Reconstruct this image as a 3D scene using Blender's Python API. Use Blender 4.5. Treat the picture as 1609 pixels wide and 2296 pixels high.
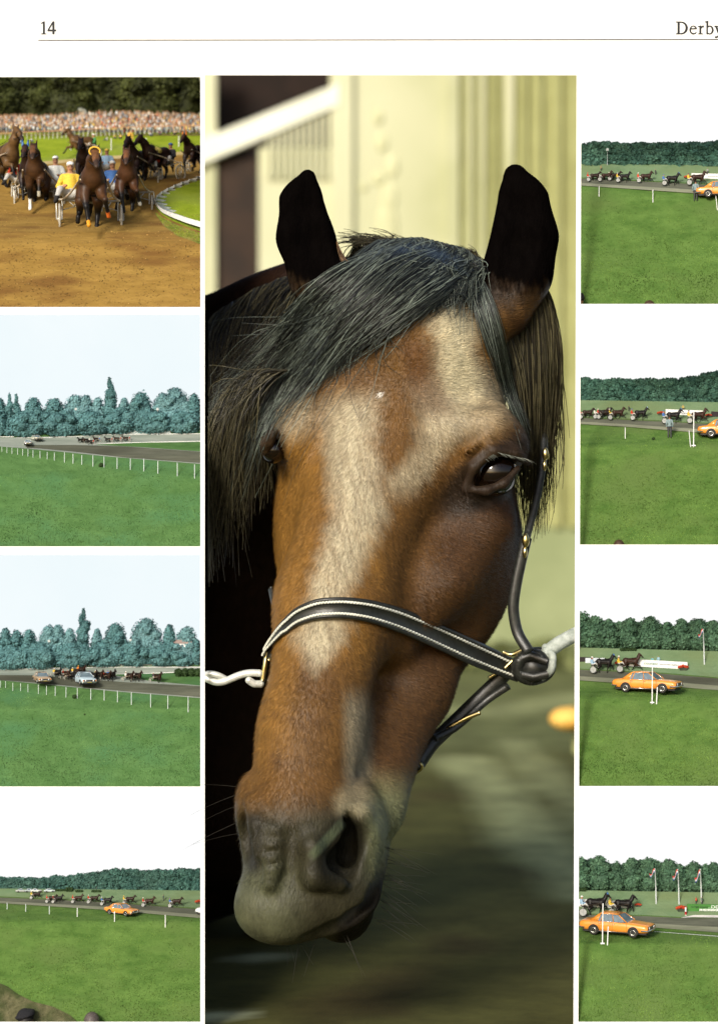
import bpy, bmesh, math, random
import numpy as np
from mathutils import Vector, Matrix, Euler

R = math.radians
sc = bpy.context.scene
for _o in list(bpy.data.objects):
    bpy.data.objects.remove(_o)
random.seed(7)
rng = np.random.default_rng(11)

# The page stands upright facing -Y; lengths on it are measured in page units (1609 across the photograph).
S = 7.17 / 1609.0          # metres per page unit
DIST = 25.0                # camera to page, metres

# ---------------------------------------------------------------- camera
cam_data = bpy.data.cameras.new('camera')
cam = bpy.data.objects.new('camera', cam_data)
sc.collection.objects.link(cam)
cam.location = (0, -DIST, 0)
cam.rotation_euler = (R(90), 0, 0)
cam_data.sensor_fit = 'HORIZONTAL'
cam_data.sensor_width = 36
cam_data.lens = 36 * DIST / 7.17
cam_data.clip_start = 0.5
cam_data.clip_end = 600
cam_data.dof.use_dof = True
cam_data.dof.focus_distance = DIST + 0.1
cam_data.dof.aperture_fstop = cam_data.lens / 1000 / 0.17
sc.camera = cam

# ---------------------------------------------------------------- light: bright hazy day, sun behind the viewer's left shoulder
SUN_EL, SUN_AZ = 26, 24
world = bpy.data.worlds.new('World')
sc.world = world
world.use_nodes = True
_nt = world.node_tree
_nt.nodes.clear()
_sky = _nt.nodes.new('ShaderNodeTexSky')
_sky.sky_type = 'NISHITA'
_sky.sun_disc = False
_sky.sun_elevation = R(SUN_EL)
_sky.sun_rotation = R(180 + SUN_AZ)
_sky.dust_density = 3.0
_bg = _nt.nodes.new('ShaderNodeBackground')
_bg.inputs['Strength'].default_value = 0.07
_out = _nt.nodes.new('ShaderNodeOutputWorld')
_nt.links.new(_sky.outputs[0], _bg.inputs[0])
_nt.links.new(_bg.outputs[0], _out.inputs[0])
sun_data = bpy.data.lights.new('sun', 'SUN')
sun_data.energy = 1.5
sun_data.angle = R(14)
sun_data.color = (1.0, 0.96, 0.88)
sun = bpy.data.objects.new('sun', sun_data)
sc.collection.objects.link(sun)
_sv = Vector((-math.sin(R(SUN_AZ)) * math.cos(R(SUN_EL)), -math.cos(R(SUN_AZ)) * math.cos(R(SUN_EL)), math.sin(R(SUN_EL))))
sun.rotation_euler = _sv.to_track_quat('Z', 'Y').to_euler()
sun.location = _sv * 40
sc.view_settings.view_transform = 'Standard'
sc.view_settings.look = 'None'
sc.view_settings.gamma = 1
sc.view_settings.use_curve_mapping = False
sc.view_settings.exposure = 1.2


# ---------------------------------------------------------------- helpers
def W(px, py, d=0.0):
    """a point d units behind the page whose line of sight crosses the page at (px, py)"""
    y = d * S
    k = (DIST + y) / DIST
    return Vector(((px - 804.5) * S * k, y, (1148 - py) * S * k))


def Wn(px, py, d):
    px, py, d = np.broadcast_arrays(np.asarray(px, float), np.asarray(py, float), np.asarray(d, float))
    y = d * S
    k = (DIST + y) / DIST
    return np.stack([(px - 804.5) * S * k, y, (1148 - py) * S * k], -1)


def kd(d):
    return (DIST + d * S) / DIST


def lin(r, g, b):
    f = lambda c: (c / 255 / 12.92) if c / 255 <= 0.04045 else ((c / 255 + 0.055) / 1.055) ** 2.4
    return (f(r), f(g), f(b))


MATS = {}


def mat(name, c1, c2=None, scale=6.0, rough=0.7, spec=0.3, bump=0.0, bscale=None, stretch=(1, 1, 1), detail=5,
        attr=None, metal=0.0, coord='Object', lo=0.35, hi=0.65, objcol=False, c3=None, scale3=1.5, coat=0.0, emit=0.0, sheen=0.0, specattr=False):
    """procedural material: two (three) colours mixed by noise, or a colour attribute broken up by noise"""
    if name in MATS:
        return MATS[name]
    m = bpy.data.materials.new(name)
    m.use_nodes = True
    nt = m.node_tree
    N, L = nt.nodes, nt.links
    b = N['Principled BSDF']
    b.inputs['Roughness'].default_value = rough
    b.inputs['Specular IOR Level'].default_value = spec
    b.inputs['Metallic'].default_value = metal
    b.inputs['Coat Weight'].default_value = coat
    if sheen:
        b.inputs['Sheen Weight'].default_value = sheen
        b.inputs['Sheen Roughness'].default_value = 0.4
    tc = N.new('ShaderNodeTexCoord')
    mp = N.new('ShaderNodeMapping')
    mp.inputs['Scale'].default_value = stretch
    L.new(tc.outputs[coord], mp.inputs[0])
    nz = N.new('ShaderNodeTexNoise')
    nz.inputs['Scale'].default_value = scale
    nz.inputs['Detail'].default_value = detail
    nz.inputs['Roughness'].default_value = 0.65
    L.new(mp.outputs[0], nz.inputs[0])
    rp = N.new('ShaderNodeMapRange')
    rp.inputs['From Min'].default_value = lo
    rp.inputs['From Max'].default_value = hi
    L.new(nz.outputs[0], rp.inputs[0])
    mx = N.new('ShaderNodeMix')
    mx.data_type = 'RGBA'
    L.new(rp.outputs[0], mx.inputs[0])
    A, B = mx.inputs[6], mx.inputs[7]
    if attr or objcol:
        if attr:
            at = N.new('ShaderNodeAttribute')
            at.attribute_name = attr
            src = at.outputs['Color']
        if objcol:
            oi = N.new('ShaderNodeObjectInfo')
            if attr:                       # alpha of the attribute says where the object's own colour goes
                m2 = N.new('ShaderNodeMix')
                m2.data_type = 'RGBA'
                L.new(at.outputs['Alpha'], m2.inputs[0])
                L.new(oi.outputs['Color'], m2.inputs[6])
                L.new(at.outputs['Color'], m2.inputs[7])
                src = m2.outputs[2]
            else:
                src = oi.outputs['Color']
        k1, k2 = (0.78, 1.22) if c2 is None else (c1, c2)
        for sock, k in ((A, k1), (B, k2)):
            vm = N.new('ShaderNodeVectorMath')
            vm.operation = 'SCALE'
            vm.inputs['Scale'].default_value = k
            L.new(src, vm.inputs[0])
            L.new(vm.outputs[0], sock)
    else:
        if c2 is None:
            c2 = tuple(min(1, v * 1.15) for v in c1)
            c1 = tuple(v * 0.87 for v in c1)
        A.default_value = (*c1, 1)
        B.default_value = (*c2, 1)
    res = mx.outputs[2]
    if attr and specattr:
        sm_ = N.new('ShaderNodeMath')
        sm_.operation = 'MULTIPLY'
        sm_.inputs[1].default_value = spec
        L.new(at.outputs['Alpha'], sm_.inputs[0])
        L.new(sm_.outputs[0], b.inputs['Specular IOR Level'])
    if c3 is not None:
        n3 = N.new('ShaderNodeTexNoise')
        n3.inputs['Scale'].default_value = scale3
        n3.inputs['Detail'].default_value = 4
        L.new(mp.outputs[0], n3.inputs[0])
        r3 = N.new('ShaderNodeMapRange')
        r3.inputs['From Min'].default_value = 0.48
        r3.inputs['From Max'].default_value = 0.68
        L.new(n3.outputs[0], r3.inputs[0])
        m3 = N.new('ShaderNodeMix')
        m3.data_type = 'RGBA'
        L.new(r3.outputs[0], m3.inputs[0])
        L.new(res, m3.inputs[6])
        m3.inputs[7].default_value = (*c3, 1)
        res = m3.outputs[2]
    L.new(res, b.inputs['Base Color'])
    if emit:
        L.new(res, b.inputs['Emission Color'])
        b.inputs['Emission Strength'].default_value = emit
    if bump:
        bn = N.new('ShaderNodeTexNoise')
        bn.inputs['Scale'].default_value = bscale or scale * 3
        bn.inputs['Detail'].default_value = 4
        L.new(mp.outputs[0], bn.inputs[0])
        bp = N.new('ShaderNodeBump')
        bp.inputs['Strength'].default_value = bump
        bp.inputs['Distance'].default_value = 0.02
        L.new(bn.outputs[0], bp.inputs['Height'])
        L.new(bp.outputs[0], b.inputs['Normal'])
    MATS[name] = m
    return m


def mesh_np(name, V, F, smooth=False, col=None):
    """fast mesh from arrays; F is (n,3) or (n,4) or a list of such arrays; col is (nverts,4)"""
    V = np.ascontiguousarray(V, dtype=np.float32)
    Fs = F if isinstance(F, list) else [F]
    Fs = [np.asarray(f, dtype=np.int32) for f in Fs if len(f)]
    me = bpy.data.meshes.new(name)
    me.vertices.add(len(V))
    me.vertices.foreach_set('co', V.ravel())
    nl = sum(f.size for f in Fs)
    nf = sum(len(f) for f in Fs)
    me.loops.add(nl)
    me.polygons.add(nf)
    me.loops.foreach_set('vertex_index', np.concatenate([f.ravel() for f in Fs]))
    starts, p = [], 0
    for f in Fs:
        starts.append(p + np.arange(len(f), dtype=np.int32) * f.shape[1])
        p += f.size
    me.polygons.foreach_set('loop_start', np.concatenate(starts).astype(np.int32))
    me.update(calc_edges=True)
    if smooth:
        me.polygons.foreach_set('use_smooth', np.ones(nf, dtype=bool))
    if col is not None:
        ca = me.color_attributes.new('tint', 'FLOAT_COLOR', 'POINT')
        ca.data.foreach_set('color', np.ascontiguousarray(col, dtype=np.float32).ravel())
    return me


def link(name, me, m=None, parent=None, loc=None):
    o = bpy.data.objects.new(name, me)
    sc.collection.objects.link(o)
    if m is not None and me is not None:
        if not len(me.materials):
            me.materials.append(m)
    if parent is not None:
        o.parent = parent
    if loc is not None:
        o.location = loc
    return o


def tag(o, label=None, cat=None, group=None, kind=None):
    if label:
        o['label'] = label
    if cat:
        o['category'] = cat
    if group:
        o['group'] = group
    if kind:
        o['kind'] = kind
    return o


def empty(name, loc=(0, 0, 0), rz=0.0, scale=1.0):
    o = bpy.data.objects.new(name, None)
    sc.collection.objects.link(o)
    o.location = loc
    o.rotation_euler = (0, 0, rz)
    o.scale = (scale,) * 3
    o.empty_display_size = 0.05
    return o


def copy_tree(o, parent=None):
    c = o.copy()
    sc.collection.objects.link(c)
    c.parent = parent
    for ch in list(o.children):
        copy_tree(ch, c)
    return c


CAMPOS = Vector((0, -DIST, 0))


def clip(root, px=None, py=None, keep='left'):
    """cut a thing at a picture's edge, as the print does; keep = the side that stays"""
    bpy.context.view_layer.update()
    if px is not None:
        n = Vector((DIST, -(px - 804.5) * S, 0)).normalized()      # points right of the edge
        if keep == 'right':
            n = -n
    else:
        n = Vector((0, (1148 - py) * S, -DIST)).normalized()       # points below the edge
        if keep == 'below':
            n = -n
    stack = [root]
    while stack:
        o = stack.pop()
        stack += list(o.children)
        if o.type != 'MESH':
            continue
        mw = o.matrix_world
        co = [(mw @ Vector(c) - CAMPOS).dot(n) for c in o.bound_box]
        if max(co) <= 0:
            continue
        if min(co) >= 0 and not o.children and o is not root:
            bpy.data.objects.remove(o)
            continue
        bm = bmesh.new()
        bm.from_mesh(o.data)
        inv = mw.inverted()
        lc = inv @ CAMPOS
        ln = (mw.to_3x3().transposed() @ n).normalized()
        bmesh.ops.bisect_plane(bm, geom=bm.verts[:] + bm.edges[:] + bm.faces[:], plane_co=lc, plane_no=ln, clear_outer=True)
        me = o.data.copy()
        bm.to_mesh(me)
        bm.free()
        o.data = me


class MB:
    """collects simple solids into one mesh"""
    def __init__(s):
        s.v, s.f, s.n = [], [], 0
        s.c = []

    def add(s, V, F, col=None):
        V = np.asarray(V, float)
        s.v.append(V)
        for f in F:
            s.f.append([int(i) + s.n for i in f])
        s.n += len(V)
        s.c.append(np.tile(np.array(col if col is not None else (1, 1, 1, 1), float), (len(V), 1)))
        return s

    def box(s, x0, x1, y0, y1, z0, z1, col=None, M=None):
        V = np.array([(x, y, z) for x in (x0, x1) for y in (y0, y1) for z in (z0, z1)], float)
        if M is not None:
            V = V @ np.array(M.to_3x3()).T + np.array(M.translation)
        return s.add(V, [(0, 1, 3, 2), (4, 6, 7, 5), (0, 4, 5, 1), (2, 3, 7, 6), (0, 2, 6, 4), (1, 5, 7, 3)], col)

    def tube(s, P, r, n=8, closed=False, col=None, caps=True, flat=1.0, up=None):
        P = np.asarray(P, float)
        m = len(P)
        r = np.broadcast_to(np.asarray(r, float), (m,))
        T = np.gradient(P, axis=0) if not closed else (np.roll(P, -1, 0) - np.roll(P, 1, 0))
        T /= np.linalg.norm(T, axis=1)[:, None] + 1e-12
        u = np.array(up if up is not None else ((0, 0, 1) if abs(T[0, 2]) < 0.9 else (1, 0, 0)), float)
        V = []
        for i in range(m):
            a = u - T[i] * (u @ T[i])
            if np.linalg.norm(a) < 1e-6:
                a = np.array((0.0, 1.0, 0.0)) - T[i] * T[i][1]
            a /= np.linalg.norm(a)
            if up is None:
                u = a
            b = np.cross(T[i], a)
            for j in range(n):
                t = 2 * math.pi * j / n
                V.append(P[i] + r[i] * (a * math.cos(t) + b * math.sin(t) * flat))
        F = []
        for i in range(m if closed else m - 1):
            i2 = (i + 1) % m
            for j in range(n):
                j2 = (j + 1) % n
                F.append((i * n + j, i2 * n + j, i2 * n + j2, i * n + j2))
        if caps and not closed:
            F.append(tuple(range(n))[::-1])
            F.append(tuple((m - 1) * n + j for j in range(n)))
        return s.add(V, F, col)

    def ball(s, c, r, n=8, col=None):
        r = np.broadcast_to(np.asarray(r, float), (3,))
        V, F = [], []
        h = max(4, n // 2 + 1)
        for i in range(h + 1):
            ph = math.pi * i / h
            for j in range(n):
                t = 2 * math.pi * j / n
                V.append((c[0] + r[0] * math.sin(ph) * math.cos(t), c[1] + r[1] * math.sin(ph) * math.sin(t), c[2] + r[2] * math.cos(ph)))
        for i in range(h):
            for j in range(n):
                j2 = (j + 1) % n
                F.append((i * n + j, (i + 1) * n + j, (i + 1) * n + j2, i * n + j2))
        return s.add(V, F, col)

    def mesh(s, name, smooth=False, colors=False):
        V = np.concatenate(s.v)
        me = bpy.data.meshes.new(name)
        me.from_pydata(V.tolist(), [], s.f)
        me.update()
        if smooth:
            me.polygons.foreach_set('use_smooth', np.ones(len(me.polygons), dtype=bool))
        if colors:
            ca = me.color_attributes.new('tint', 'FLOAT_COLOR', 'POINT')
            ca.data.foreach_set('color', np.concatenate(s.c).astype(np.float32).ravel())
        return me

    def build(s, name, m, parent=None, smooth=False, colors=False, loc=None):
        return link(name, s.mesh(name, smooth, colors), m, parent, loc)


# ---------------------------------------------------------------- soft sculpting: signed distances blended on a grid, then meshed
class Sculpt:
    def __init__(s, lo, hi, h):
        s.lo = np.array(lo, float)
        s.h = float(h)
        s.n = np.ceil((np.array(hi, float) - s.lo) / h).astype(int) + 1
        s.F = np.full(s.n, 1e3, np.float32)
        s.ax = [s.lo[i] + np.arange(s.n[i]) * h for i in range(3)]

    def _win(s, lo, hi):
        a = np.clip(np.floor((np.array(lo) - s.lo) / s.h).astype(int), 0, s.n)
        b = np.clip(np.ceil((np.array(hi) - s.lo) / s.h).astype(int) + 1, 0, s.n)
        sl = tuple(slice(a[i], b[i]) for i in range(3))
        X = s.ax[0][sl[0]].astype(np.float32)[:, None, None]
        Y = s.ax[1][sl[1]].astype(np.float32)[None, :, None]
        Z = s.ax[2][sl[2]].astype(np.float32)[None, None, :]
        return sl, X, Y, Z

    def _blend(s, sl, d, k, cut):
        f = s.F[sl]
        if cut:
            d = -d
            h = np.maximum(k - np.abs(f - d), 0) / k
            s.F[sl] = np.maximum(f, d) + h * h * k * 0.25
        else:
            h = np.maximum(k - np.abs(f - d), 0) / k
            s.F[sl] = np.minimum(f, d) - h * h * k * 0.25

    def cone(s, a, b, ra, rb, k=20.0, cut=False, sq=(1, 1, 1)):
        """tapered capsule; sq stretches space (sq > 1 flattens the shape along that axis)"""
        a, b, q = np.array(a, float), np.array(b, float), np.array(sq, float)
        m = max(ra, rb)
        lo = np.minimum(a - m / q, b - m / q) - k - 2 * s.h
        hi = np.maximum(a + m / q, b + m / q) + k + 2 * s.h
        sl, X, Y, Z = s._win(lo, hi)
        if s.F[sl].size == 0:
            return s
        A, B = a * q, b * q
        ab = B - A
        L2 = max(ab @ ab, 1e-9)
        X, Y, Z = X * q[0] - A[0], Y * q[1] - A[1], Z * q[2] - A[2]
        t = np.clip((X * ab[0] + Y * ab[1] + Z * ab[2]) / L2, 0, 1)
        d = np.sqrt((X - t * ab[0]) ** 2 + (Y - t * ab[1]) ** 2 + (Z - t * ab[2]) ** 2) - (ra + (rb - ra) * t)
        s._blend(sl, d / q.max() if q.max() > 1 else d, k, cut)
        return s

    def path(s, pts, k=20.0, cut=False, sq=(1, 1, 1)):
        """pts: (x, y, z, r) joined by tapered capsules"""
        for p, q in zip(pts[:-1], pts[1:]):
            s.cone(p[:3], q[:3], p[3], q[3], k, cut, sq)
        return s

    def ell(s, c, r, k=20.0, cut=False, rot=None):
        c, r = np.array(c, float), np.array(r, float)
        Mx = np.eye(3) if rot is None else np.array(Euler([R(v) for v in rot]).to_matrix()).T
        ext = np.abs(Mx.T) @ r
        mg = k * (2.2 if cut else 1.3) + 2 * s.h
        sl, X, Y, Z = s._win(c - ext - mg, c + ext + mg)
        if s.F[sl].size == 0:
            return s
        X, Y, Z = X - c[0], Y - c[1], Z - c[2]
        u = [(Mx[i, 0] * X + Mx[i, 1] * Y + Mx[i, 2] * Z) / r[i] for i in range(3)]
        k0 = np.sqrt(u[0] ** 2 + u[1] ** 2 + u[2] ** 2)
        k1 = np.sqrt((u[0] / r[0]) ** 2 + (u[1] / r[1]) ** 2 + (u[2] / r[2]) ** 2) + 1e-9
        s._blend(sl, k0 * (k0 - 1) / k1, k, cut)
        return s

    def mesh(s, relax=1):
        """naive surface nets -> (V, quads) in sculpt coordinates"""
        F = s.F
        nx, ny, nz = F.shape
        ins = F < 0
        cnt = np.zeros((nx - 1, ny - 1, nz - 1), np.int8)
        offs = [(i, j, k) for i in (0, 1) for j in (0, 1) for k in (0, 1)]
        for i, j, k in offs:
            cnt += ins[i:nx - 1 + i, j:ny - 1 + j, k:nz - 1 + k]
        act = (cnt > 0) & (cnt < 8)
        ci = np.argwhere(act)
        idx = np.full(act.shape, -1, np.int32)
        idx[act] = np.arange(len(ci))
        cv = np.stack([F[ci[:, 0] + i, ci[:, 1] + j, ci[:, 2] + k] for i, j, k in offs], 1).astype(np.float64)
        acc = np.zeros((len(ci), 3))
        num = np.zeros(len(ci))
        O = np.array(offs, float)
        for a in range(8):
            for b in range(a + 1, 8):
                if np.abs(O[a] - O[b]).sum() != 1:
                    continue
                fa, fb = cv[:, a], cv[:, b]
                m = (fa < 0) != (fb < 0)
                t = fa[m] / (fa[m] - fb[m])
                acc[m] += O[a] + (O[b] - O[a]) * t[:, None]
                num[m] += 1
        V = s.lo + s.h * (ci + acc / num[:, None])
        Q = []
        for ax in range(3):
            sa = [slice(1, n - 1) for n in (nx, ny, nz)]
            sb = list(sa)
            sa[ax] = slice(0, F.shape[ax] - 1)
            sb[ax] = slice(1, F.shape[ax])
            A, B = ins[tuple(sa)], ins[tuple(sb)]
            e = np.argwhere(A != B)
            flip = A[tuple(e.T)]
            base = e + 1
            base[:, ax] -= 1
            u, v = [i for i in range(3) if i != ax]
            def cell(du, dv):
                c = base.copy()
                c[:, u] -= du
                c[:, v] -= dv
                return idx[tuple(c.T)]
            q = np.stack([cell(1, 1), cell(0, 1), cell(0, 0), cell(1, 0)], 1)
            if ax == 1:
                flip = ~flip
            q[~flip] = q[~flip][:, ::-1]
            Q.append(q)
        Q = np.concatenate(Q)
        Q = Q[(Q >= 0).all(1)]
        for _ in range(relax):
            sm = np.zeros_like(V)
            c = np.zeros(len(V))
            for a, b in ((0, 1), (1, 2), (2, 3), (3, 0)):
                np.add.at(sm, Q[:, a], V[Q[:, b]])
                np.add.at(c, Q[:, a], 1)
                np.add.at(sm, Q[:, b], V[Q[:, a]])
                np.add.at(c, Q[:, b], 1)
            V = V * 0.5 + 0.5 * sm / np.maximum(c, 1)[:, None]
        return V, Q


def sstep(a, b, x):
    t = np.clip((np.asarray(x, float) - a) / (b - a), 0, 1)
    return t * t * (3 - 2 * t)


def noise3(P, sc_, seed=0):
    """cheap smooth value noise in [-1, 1] for placing colours and lumps"""
    r = np.random.default_rng(seed)
    out = np.zeros(len(P))
    amp = 1.0
    for o in range(3):
        ph = r.uniform(0, 6.28, (3, 3))
        dr = r.normal(size=(3, 3))
        for i in range(3):
            out += amp * np.sin(P @ (dr[i] * sc_) + ph[i, 0] + 1.7 * np.sin(P @ (dr[(i + 1) % 3] * sc_ * 0.7) + ph[i, 1])) / 3
        amp *= 0.55
        sc_ *= 2.1
    return out / 1.6


def ribbons(paths, w0, w1=0.2, n=3):
    """thin three-sided hairs; paths (k, m, 3), w0 per-hair radius"""
    P = np.asarray(paths, float)
    k, m, _ = P.shape
    w = np.broadcast_to(np.asarray(w0, float), (k,))[:, None] * np.linspace(1, w1, m)[None]
    T = np.gradient(P, axis=1)
    T /= np.linalg.norm(T, axis=2, keepdims=True) + 1e-9
    up = np.array((0.0, -1.0, 0.0))
    a = np.cross(T, up)
    a /= np.linalg.norm(a, axis=2, keepdims=True) + 1e-9
    b = np.cross(T, a)
    V = np.stack([P + w[..., None] * (a * math.cos(t) + b * math.sin(t)) for t in (0, 2.094, 4.189)], 2)
    idx = np.arange(k * m * 3).reshape(k, m, 3)
    F = []
    for j in range(3):
        j2 = (j + 1) % 3
        F.append(np.stack([idx[:, :-1, j], idx[:, 1:, j], idx[:, 1:, j2], idx[:, :-1, j2]], -1).reshape(-1, 4))
    return V.reshape(-1, 3), np.concatenate(F)
# ---------------------------------------------------------------- the printed page: a white sheet with nine openings
M_paper = mat('white_paper', (0.80, 0.80, 0.775), (0.83, 0.83, 0.81), scale=1.2, rough=0.55, spec=0.25, bump=0.05, bscale=60)
M_ink = mat('black_ink', (0.012, 0.012, 0.014), (0.02, 0.02, 0.022), rough=0.6)
page = empty('magazine_page', (0, 0, 0))
tag(page, 'white magazine page numbered 14 with nine picture openings and a ruled Derby heading', 'magazine page')
_pb = MB()


def sheet(x0, x1, y0, y1, x0b=None, x1b=None):
    x0b = x0 if x0b is None else x0b
    x1b = x1 if x1b is None else x1b
    c = [(x0, y0), (x1, y0), (x1b, y1), (x0b, y1)]
    V = [((x - 804.5) * S, yy, (1148 - y) * S) for yy in (0.0, 0.005) for x, y in c]
    _pb.add(V, [(3, 2, 1, 0), (4, 5, 6, 7), (0, 1, 5, 4), (1, 2, 6, 5), (2, 3, 7, 6), (3, 0, 4, 7)])


XL, XR, YT, YB = -70, 1700, -12, 2312
def hr(y): return 1292 - 7 * (y - 168) / 2128     # right edge of the tall opening
def rl(y): return 1303 - 7 * (y - 168) / 2128     # left edge of the right-hand openings
L_OPEN = [(172, 688), (705, 1225), (1244, 1764), (1781, 2292)]
R_OPEN = [(188, 681), (700, 1221), (1240, 1763), (1781, 2292)]
sheet(XL, XR, YT, 168)
sheet(449, 459, 168, YB, 449, 459)
sheet(hr(168), rl(168), 168, YB, hr(YB), rl(YB))
_p = 168
for a, b in L_OPEN + [(YB, YB)]:
    sheet(XL, 449, _p, a)
    _p = b
_p = 168
for a, b in R_OPEN + [(YB, YB)]:
    sheet(rl(_p), XR, _p, a, rl(a))
    _p = b
_pb.build('sheet', M_paper, page)
_dv = MB()                                                 # dark board behind the page between the left-hand pictures and the tall one
_dv.add([tuple(W(px, py, d)) for px in (453.6, 455.6) for d in (330, 1450) for py in (150, 2306)],
        [(0, 1, 3, 2), (4, 6, 7, 5), (0, 4, 5, 1), (2, 3, 7, 6), (0, 2, 6, 4), (1, 5, 7, 3)])
_dv.build('divider', mat('dark_card', (0.012, 0.009, 0.007), (0.02, 0.015, 0.012), scale=2, rough=.9), page)


def flat_poly(pts, holes=(), z=0.003, name='letter'):
    cu = bpy.data.curves.new(name, 'CURVE')
    cu.dimensions = '2D'
    cu.fill_mode = 'BOTH'
    cu.extrude = 0.001
    cu.offset = 0.0022
    for ring in [pts] + list(holes):
        sp = cu.splines.new('POLY')
        sp.points.add(len(ring) - 1)
        for p, (x, y) in zip(sp.points, ring):
            p.co = (x, y, 0, 1)
        sp.use_cyclic_u = True
    o = bpy.data.objects.new(name, cu)
    dg = bpy.context.evaluated_depsgraph_get()
    sc.collection.objects.link(o)
    dg.update()
    me = bpy.data.meshes.new_from_object(o.evaluated_get(dg))
    bpy.data.objects.remove(o)
    return me


def arc(cx, cy, rx, ry, a0, a1, n=14):
    return [(cx + rx * math.cos(R(a0 + (a1 - a0) * i / n)), cy + ry * math.sin(R(a0 + (a1 - a0) * i / n))) for i in range(n + 1)]


# glyphs of an old-style serif face, drawn on an em whose capital height is 1
GLYPH = {
    '1': [[(.06, .86), (.30, 1.0), (.36, 1.0), (.36, .10), (.38, .04), (.50, .02), (.50, 0), (.08, 0), (.08, .02), (.21, .04), (.235, .10), (.235, .84), (.20, .88), (.07, .84)]],
    '4': [[(.40, 1.0), (.52, 1.0), (.52, .34), (.66, .34), (.66, .24), (.52, .24), (.52, 0), (.39, 0), (.39, .24), (.0, .24), (.0, .32)], [(.39, .34), (.39, .82), (.08, .34)]],
    'D': [[(0, 1), (.40, 1)] + arc(.42, .5, .52, .5, 88, -88) + [(.40, 0), (0, 0), (0, .03), (.11, .05), (.13, .10), (.13, .90), (.11, .95), (0, .97)],
          [(.27, .94), (.40, .94)] + arc(.40, .5, .38, .44, 86, -86) + [(.40, .06), (.29, .06), (.27, .10)]],
    'e': [[(.60, .42)] + arc(.31, .33, .30, .345, 20, 320, 22) + [(.56, .13)] + arc(.34, .34, .24, .28, 310, 185, 12) + [(.11, .40)],
          [(.115, .46)] + arc(.29, .46, .17, .17, 175, 5, 10) + [(.46, .46)]],
    'r': [[(0, .62), (.20, .68), (.23, .68), (.23, .55), (.30, .64), (.38, .68), (.45, .67), (.44, .55), (.36, .57), (.27, .50), (.23, .42), (.23, .09), (.26, .04), (.36, .03), (.36, 0), (0, 0), (0, .03), (.09, .05), (.11, .09), (.11, .56), (.08, .60), (0, .59)]],
    'b': [[(-.02, 1.0), (.20, 1.06), (.22, 1.06), (.22, .58)] + arc(.36, .335, .30, .345, 115, -110, 18) + [(.20, .03), (.14, -.01), (.10, 0), (.10, .92), (.07, .96), (-.02, .97)],
          arc(.34, .33, .20, .29, 140, -140, 16)],
    'y': [[(-.02, .66), (.28, .66), (.28, .63), (.20, .61), (.35, .17), (.49, .60), (.42, .63), (.42, .66), (.66, .66), (.66, .63), (.58, .60), (.36, -.08), (.28, -.23), (.18, -.30), (.06, -.31), (.02, -.26), (.05, -.19), (.14, -.20), (.22, -.20), (.29, -.02), (.06, .58), (-.02, .63)]],
}


def letter(ch, px, py, h, parent, name):
    g = GLYPH[ch]
    me = flat_poly([(x * h, y * h) for x, y in g[0]], [[(x * h, y * h) for x, y in r_] for r_ in g[1:]])
    me.materials.clear()
    o = link(name, me, M_ink, parent)
    o.rotation_euler = (R(90), 0, 0)
    o.location = W(px, py) + Vector((0, -0.004, 0))
    return o


for ch, px in (('1', 90), ('4', 107)):
    letter(ch, px, 75.5, 28 * S, page, 'numeral')
for ch, px in (('D', 1515), ('e', 1545), ('r', 1564.5), ('b', 1580.5), ('y', 1601.5)):
    letter(ch, px, 75.5, 27.5 * S, page, 'letter')
_rule = MB()
_a, _b = W(86, 90.2), W(1660, 88.6)
_rule.add([(_a.x, -.004, _a.z), (_b.x, -.004, _b.z), (_b.x, -.004, _b.z + .008), (_a.x, -.004, _a.z + .008),
           (_a.x, -.001, _a.z), (_b.x, -.001, _b.z), (_b.x, -.001, _b.z + .008), (_a.x, -.001, _a.z + .008)],
          [(0, 1, 2, 3), (7, 6, 5, 4), (0, 4, 5, 1), (2, 6, 7, 3)])
_rule.build('ruled_line', mat('rule_ink', (0.03, 0.022, 0.026), (0.04, 0.03, 0.03)), page)
# ---------------------------------------------------------------- the stable yard behind the horse
GZ = -5.25                                                 # ground level
M_yard = mat('yard_ground', 0.55, 1.45, scale=0.9, rough=0.9, spec=0.1, bump=0.5, bscale=6, attr='tint', lo=.25, hi=.75)
_gx = np.concatenate([np.linspace(-220, -22, 12), np.linspace(-20, 20, 150), np.linspace(22, 220, 12)])
_gy = np.concatenate([np.linspace(-120, -2, 8), np.linspace(-1, 32, 170), np.linspace(33, 90, 60), np.linspace(95, 320, 10)])
_X, _Y = np.meshgrid(_gx, _gy, indexing='ij')
_V = np.stack([_X.ravel(), _Y.ravel(), np.full(_X.size, GZ)], 1)
_i = np.arange(_X.size).reshape(_X.shape)


def _sight(px, py):
    k = GZ / ((1148 - py) * S)
    return ((px - 804.5) * S * k, (k - 1) * DIST)


def _near(pts):
    d = np.full(len(_V), 1e9)
    P = [_sight(*q) for q in pts]
    for a, b in zip(P[:-1], P[1:]):
        a, b = np.array(a), np.array(b)
        t = np.clip(((_V[:, :2] - a) @ (b - a)) / ((b - a) @ (b - a)), 0, 1)
        d = np.minimum(d, np.linalg.norm(_V[:, :2] - (a + t[:, None] * (b - a)), axis=1))
    return d


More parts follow.
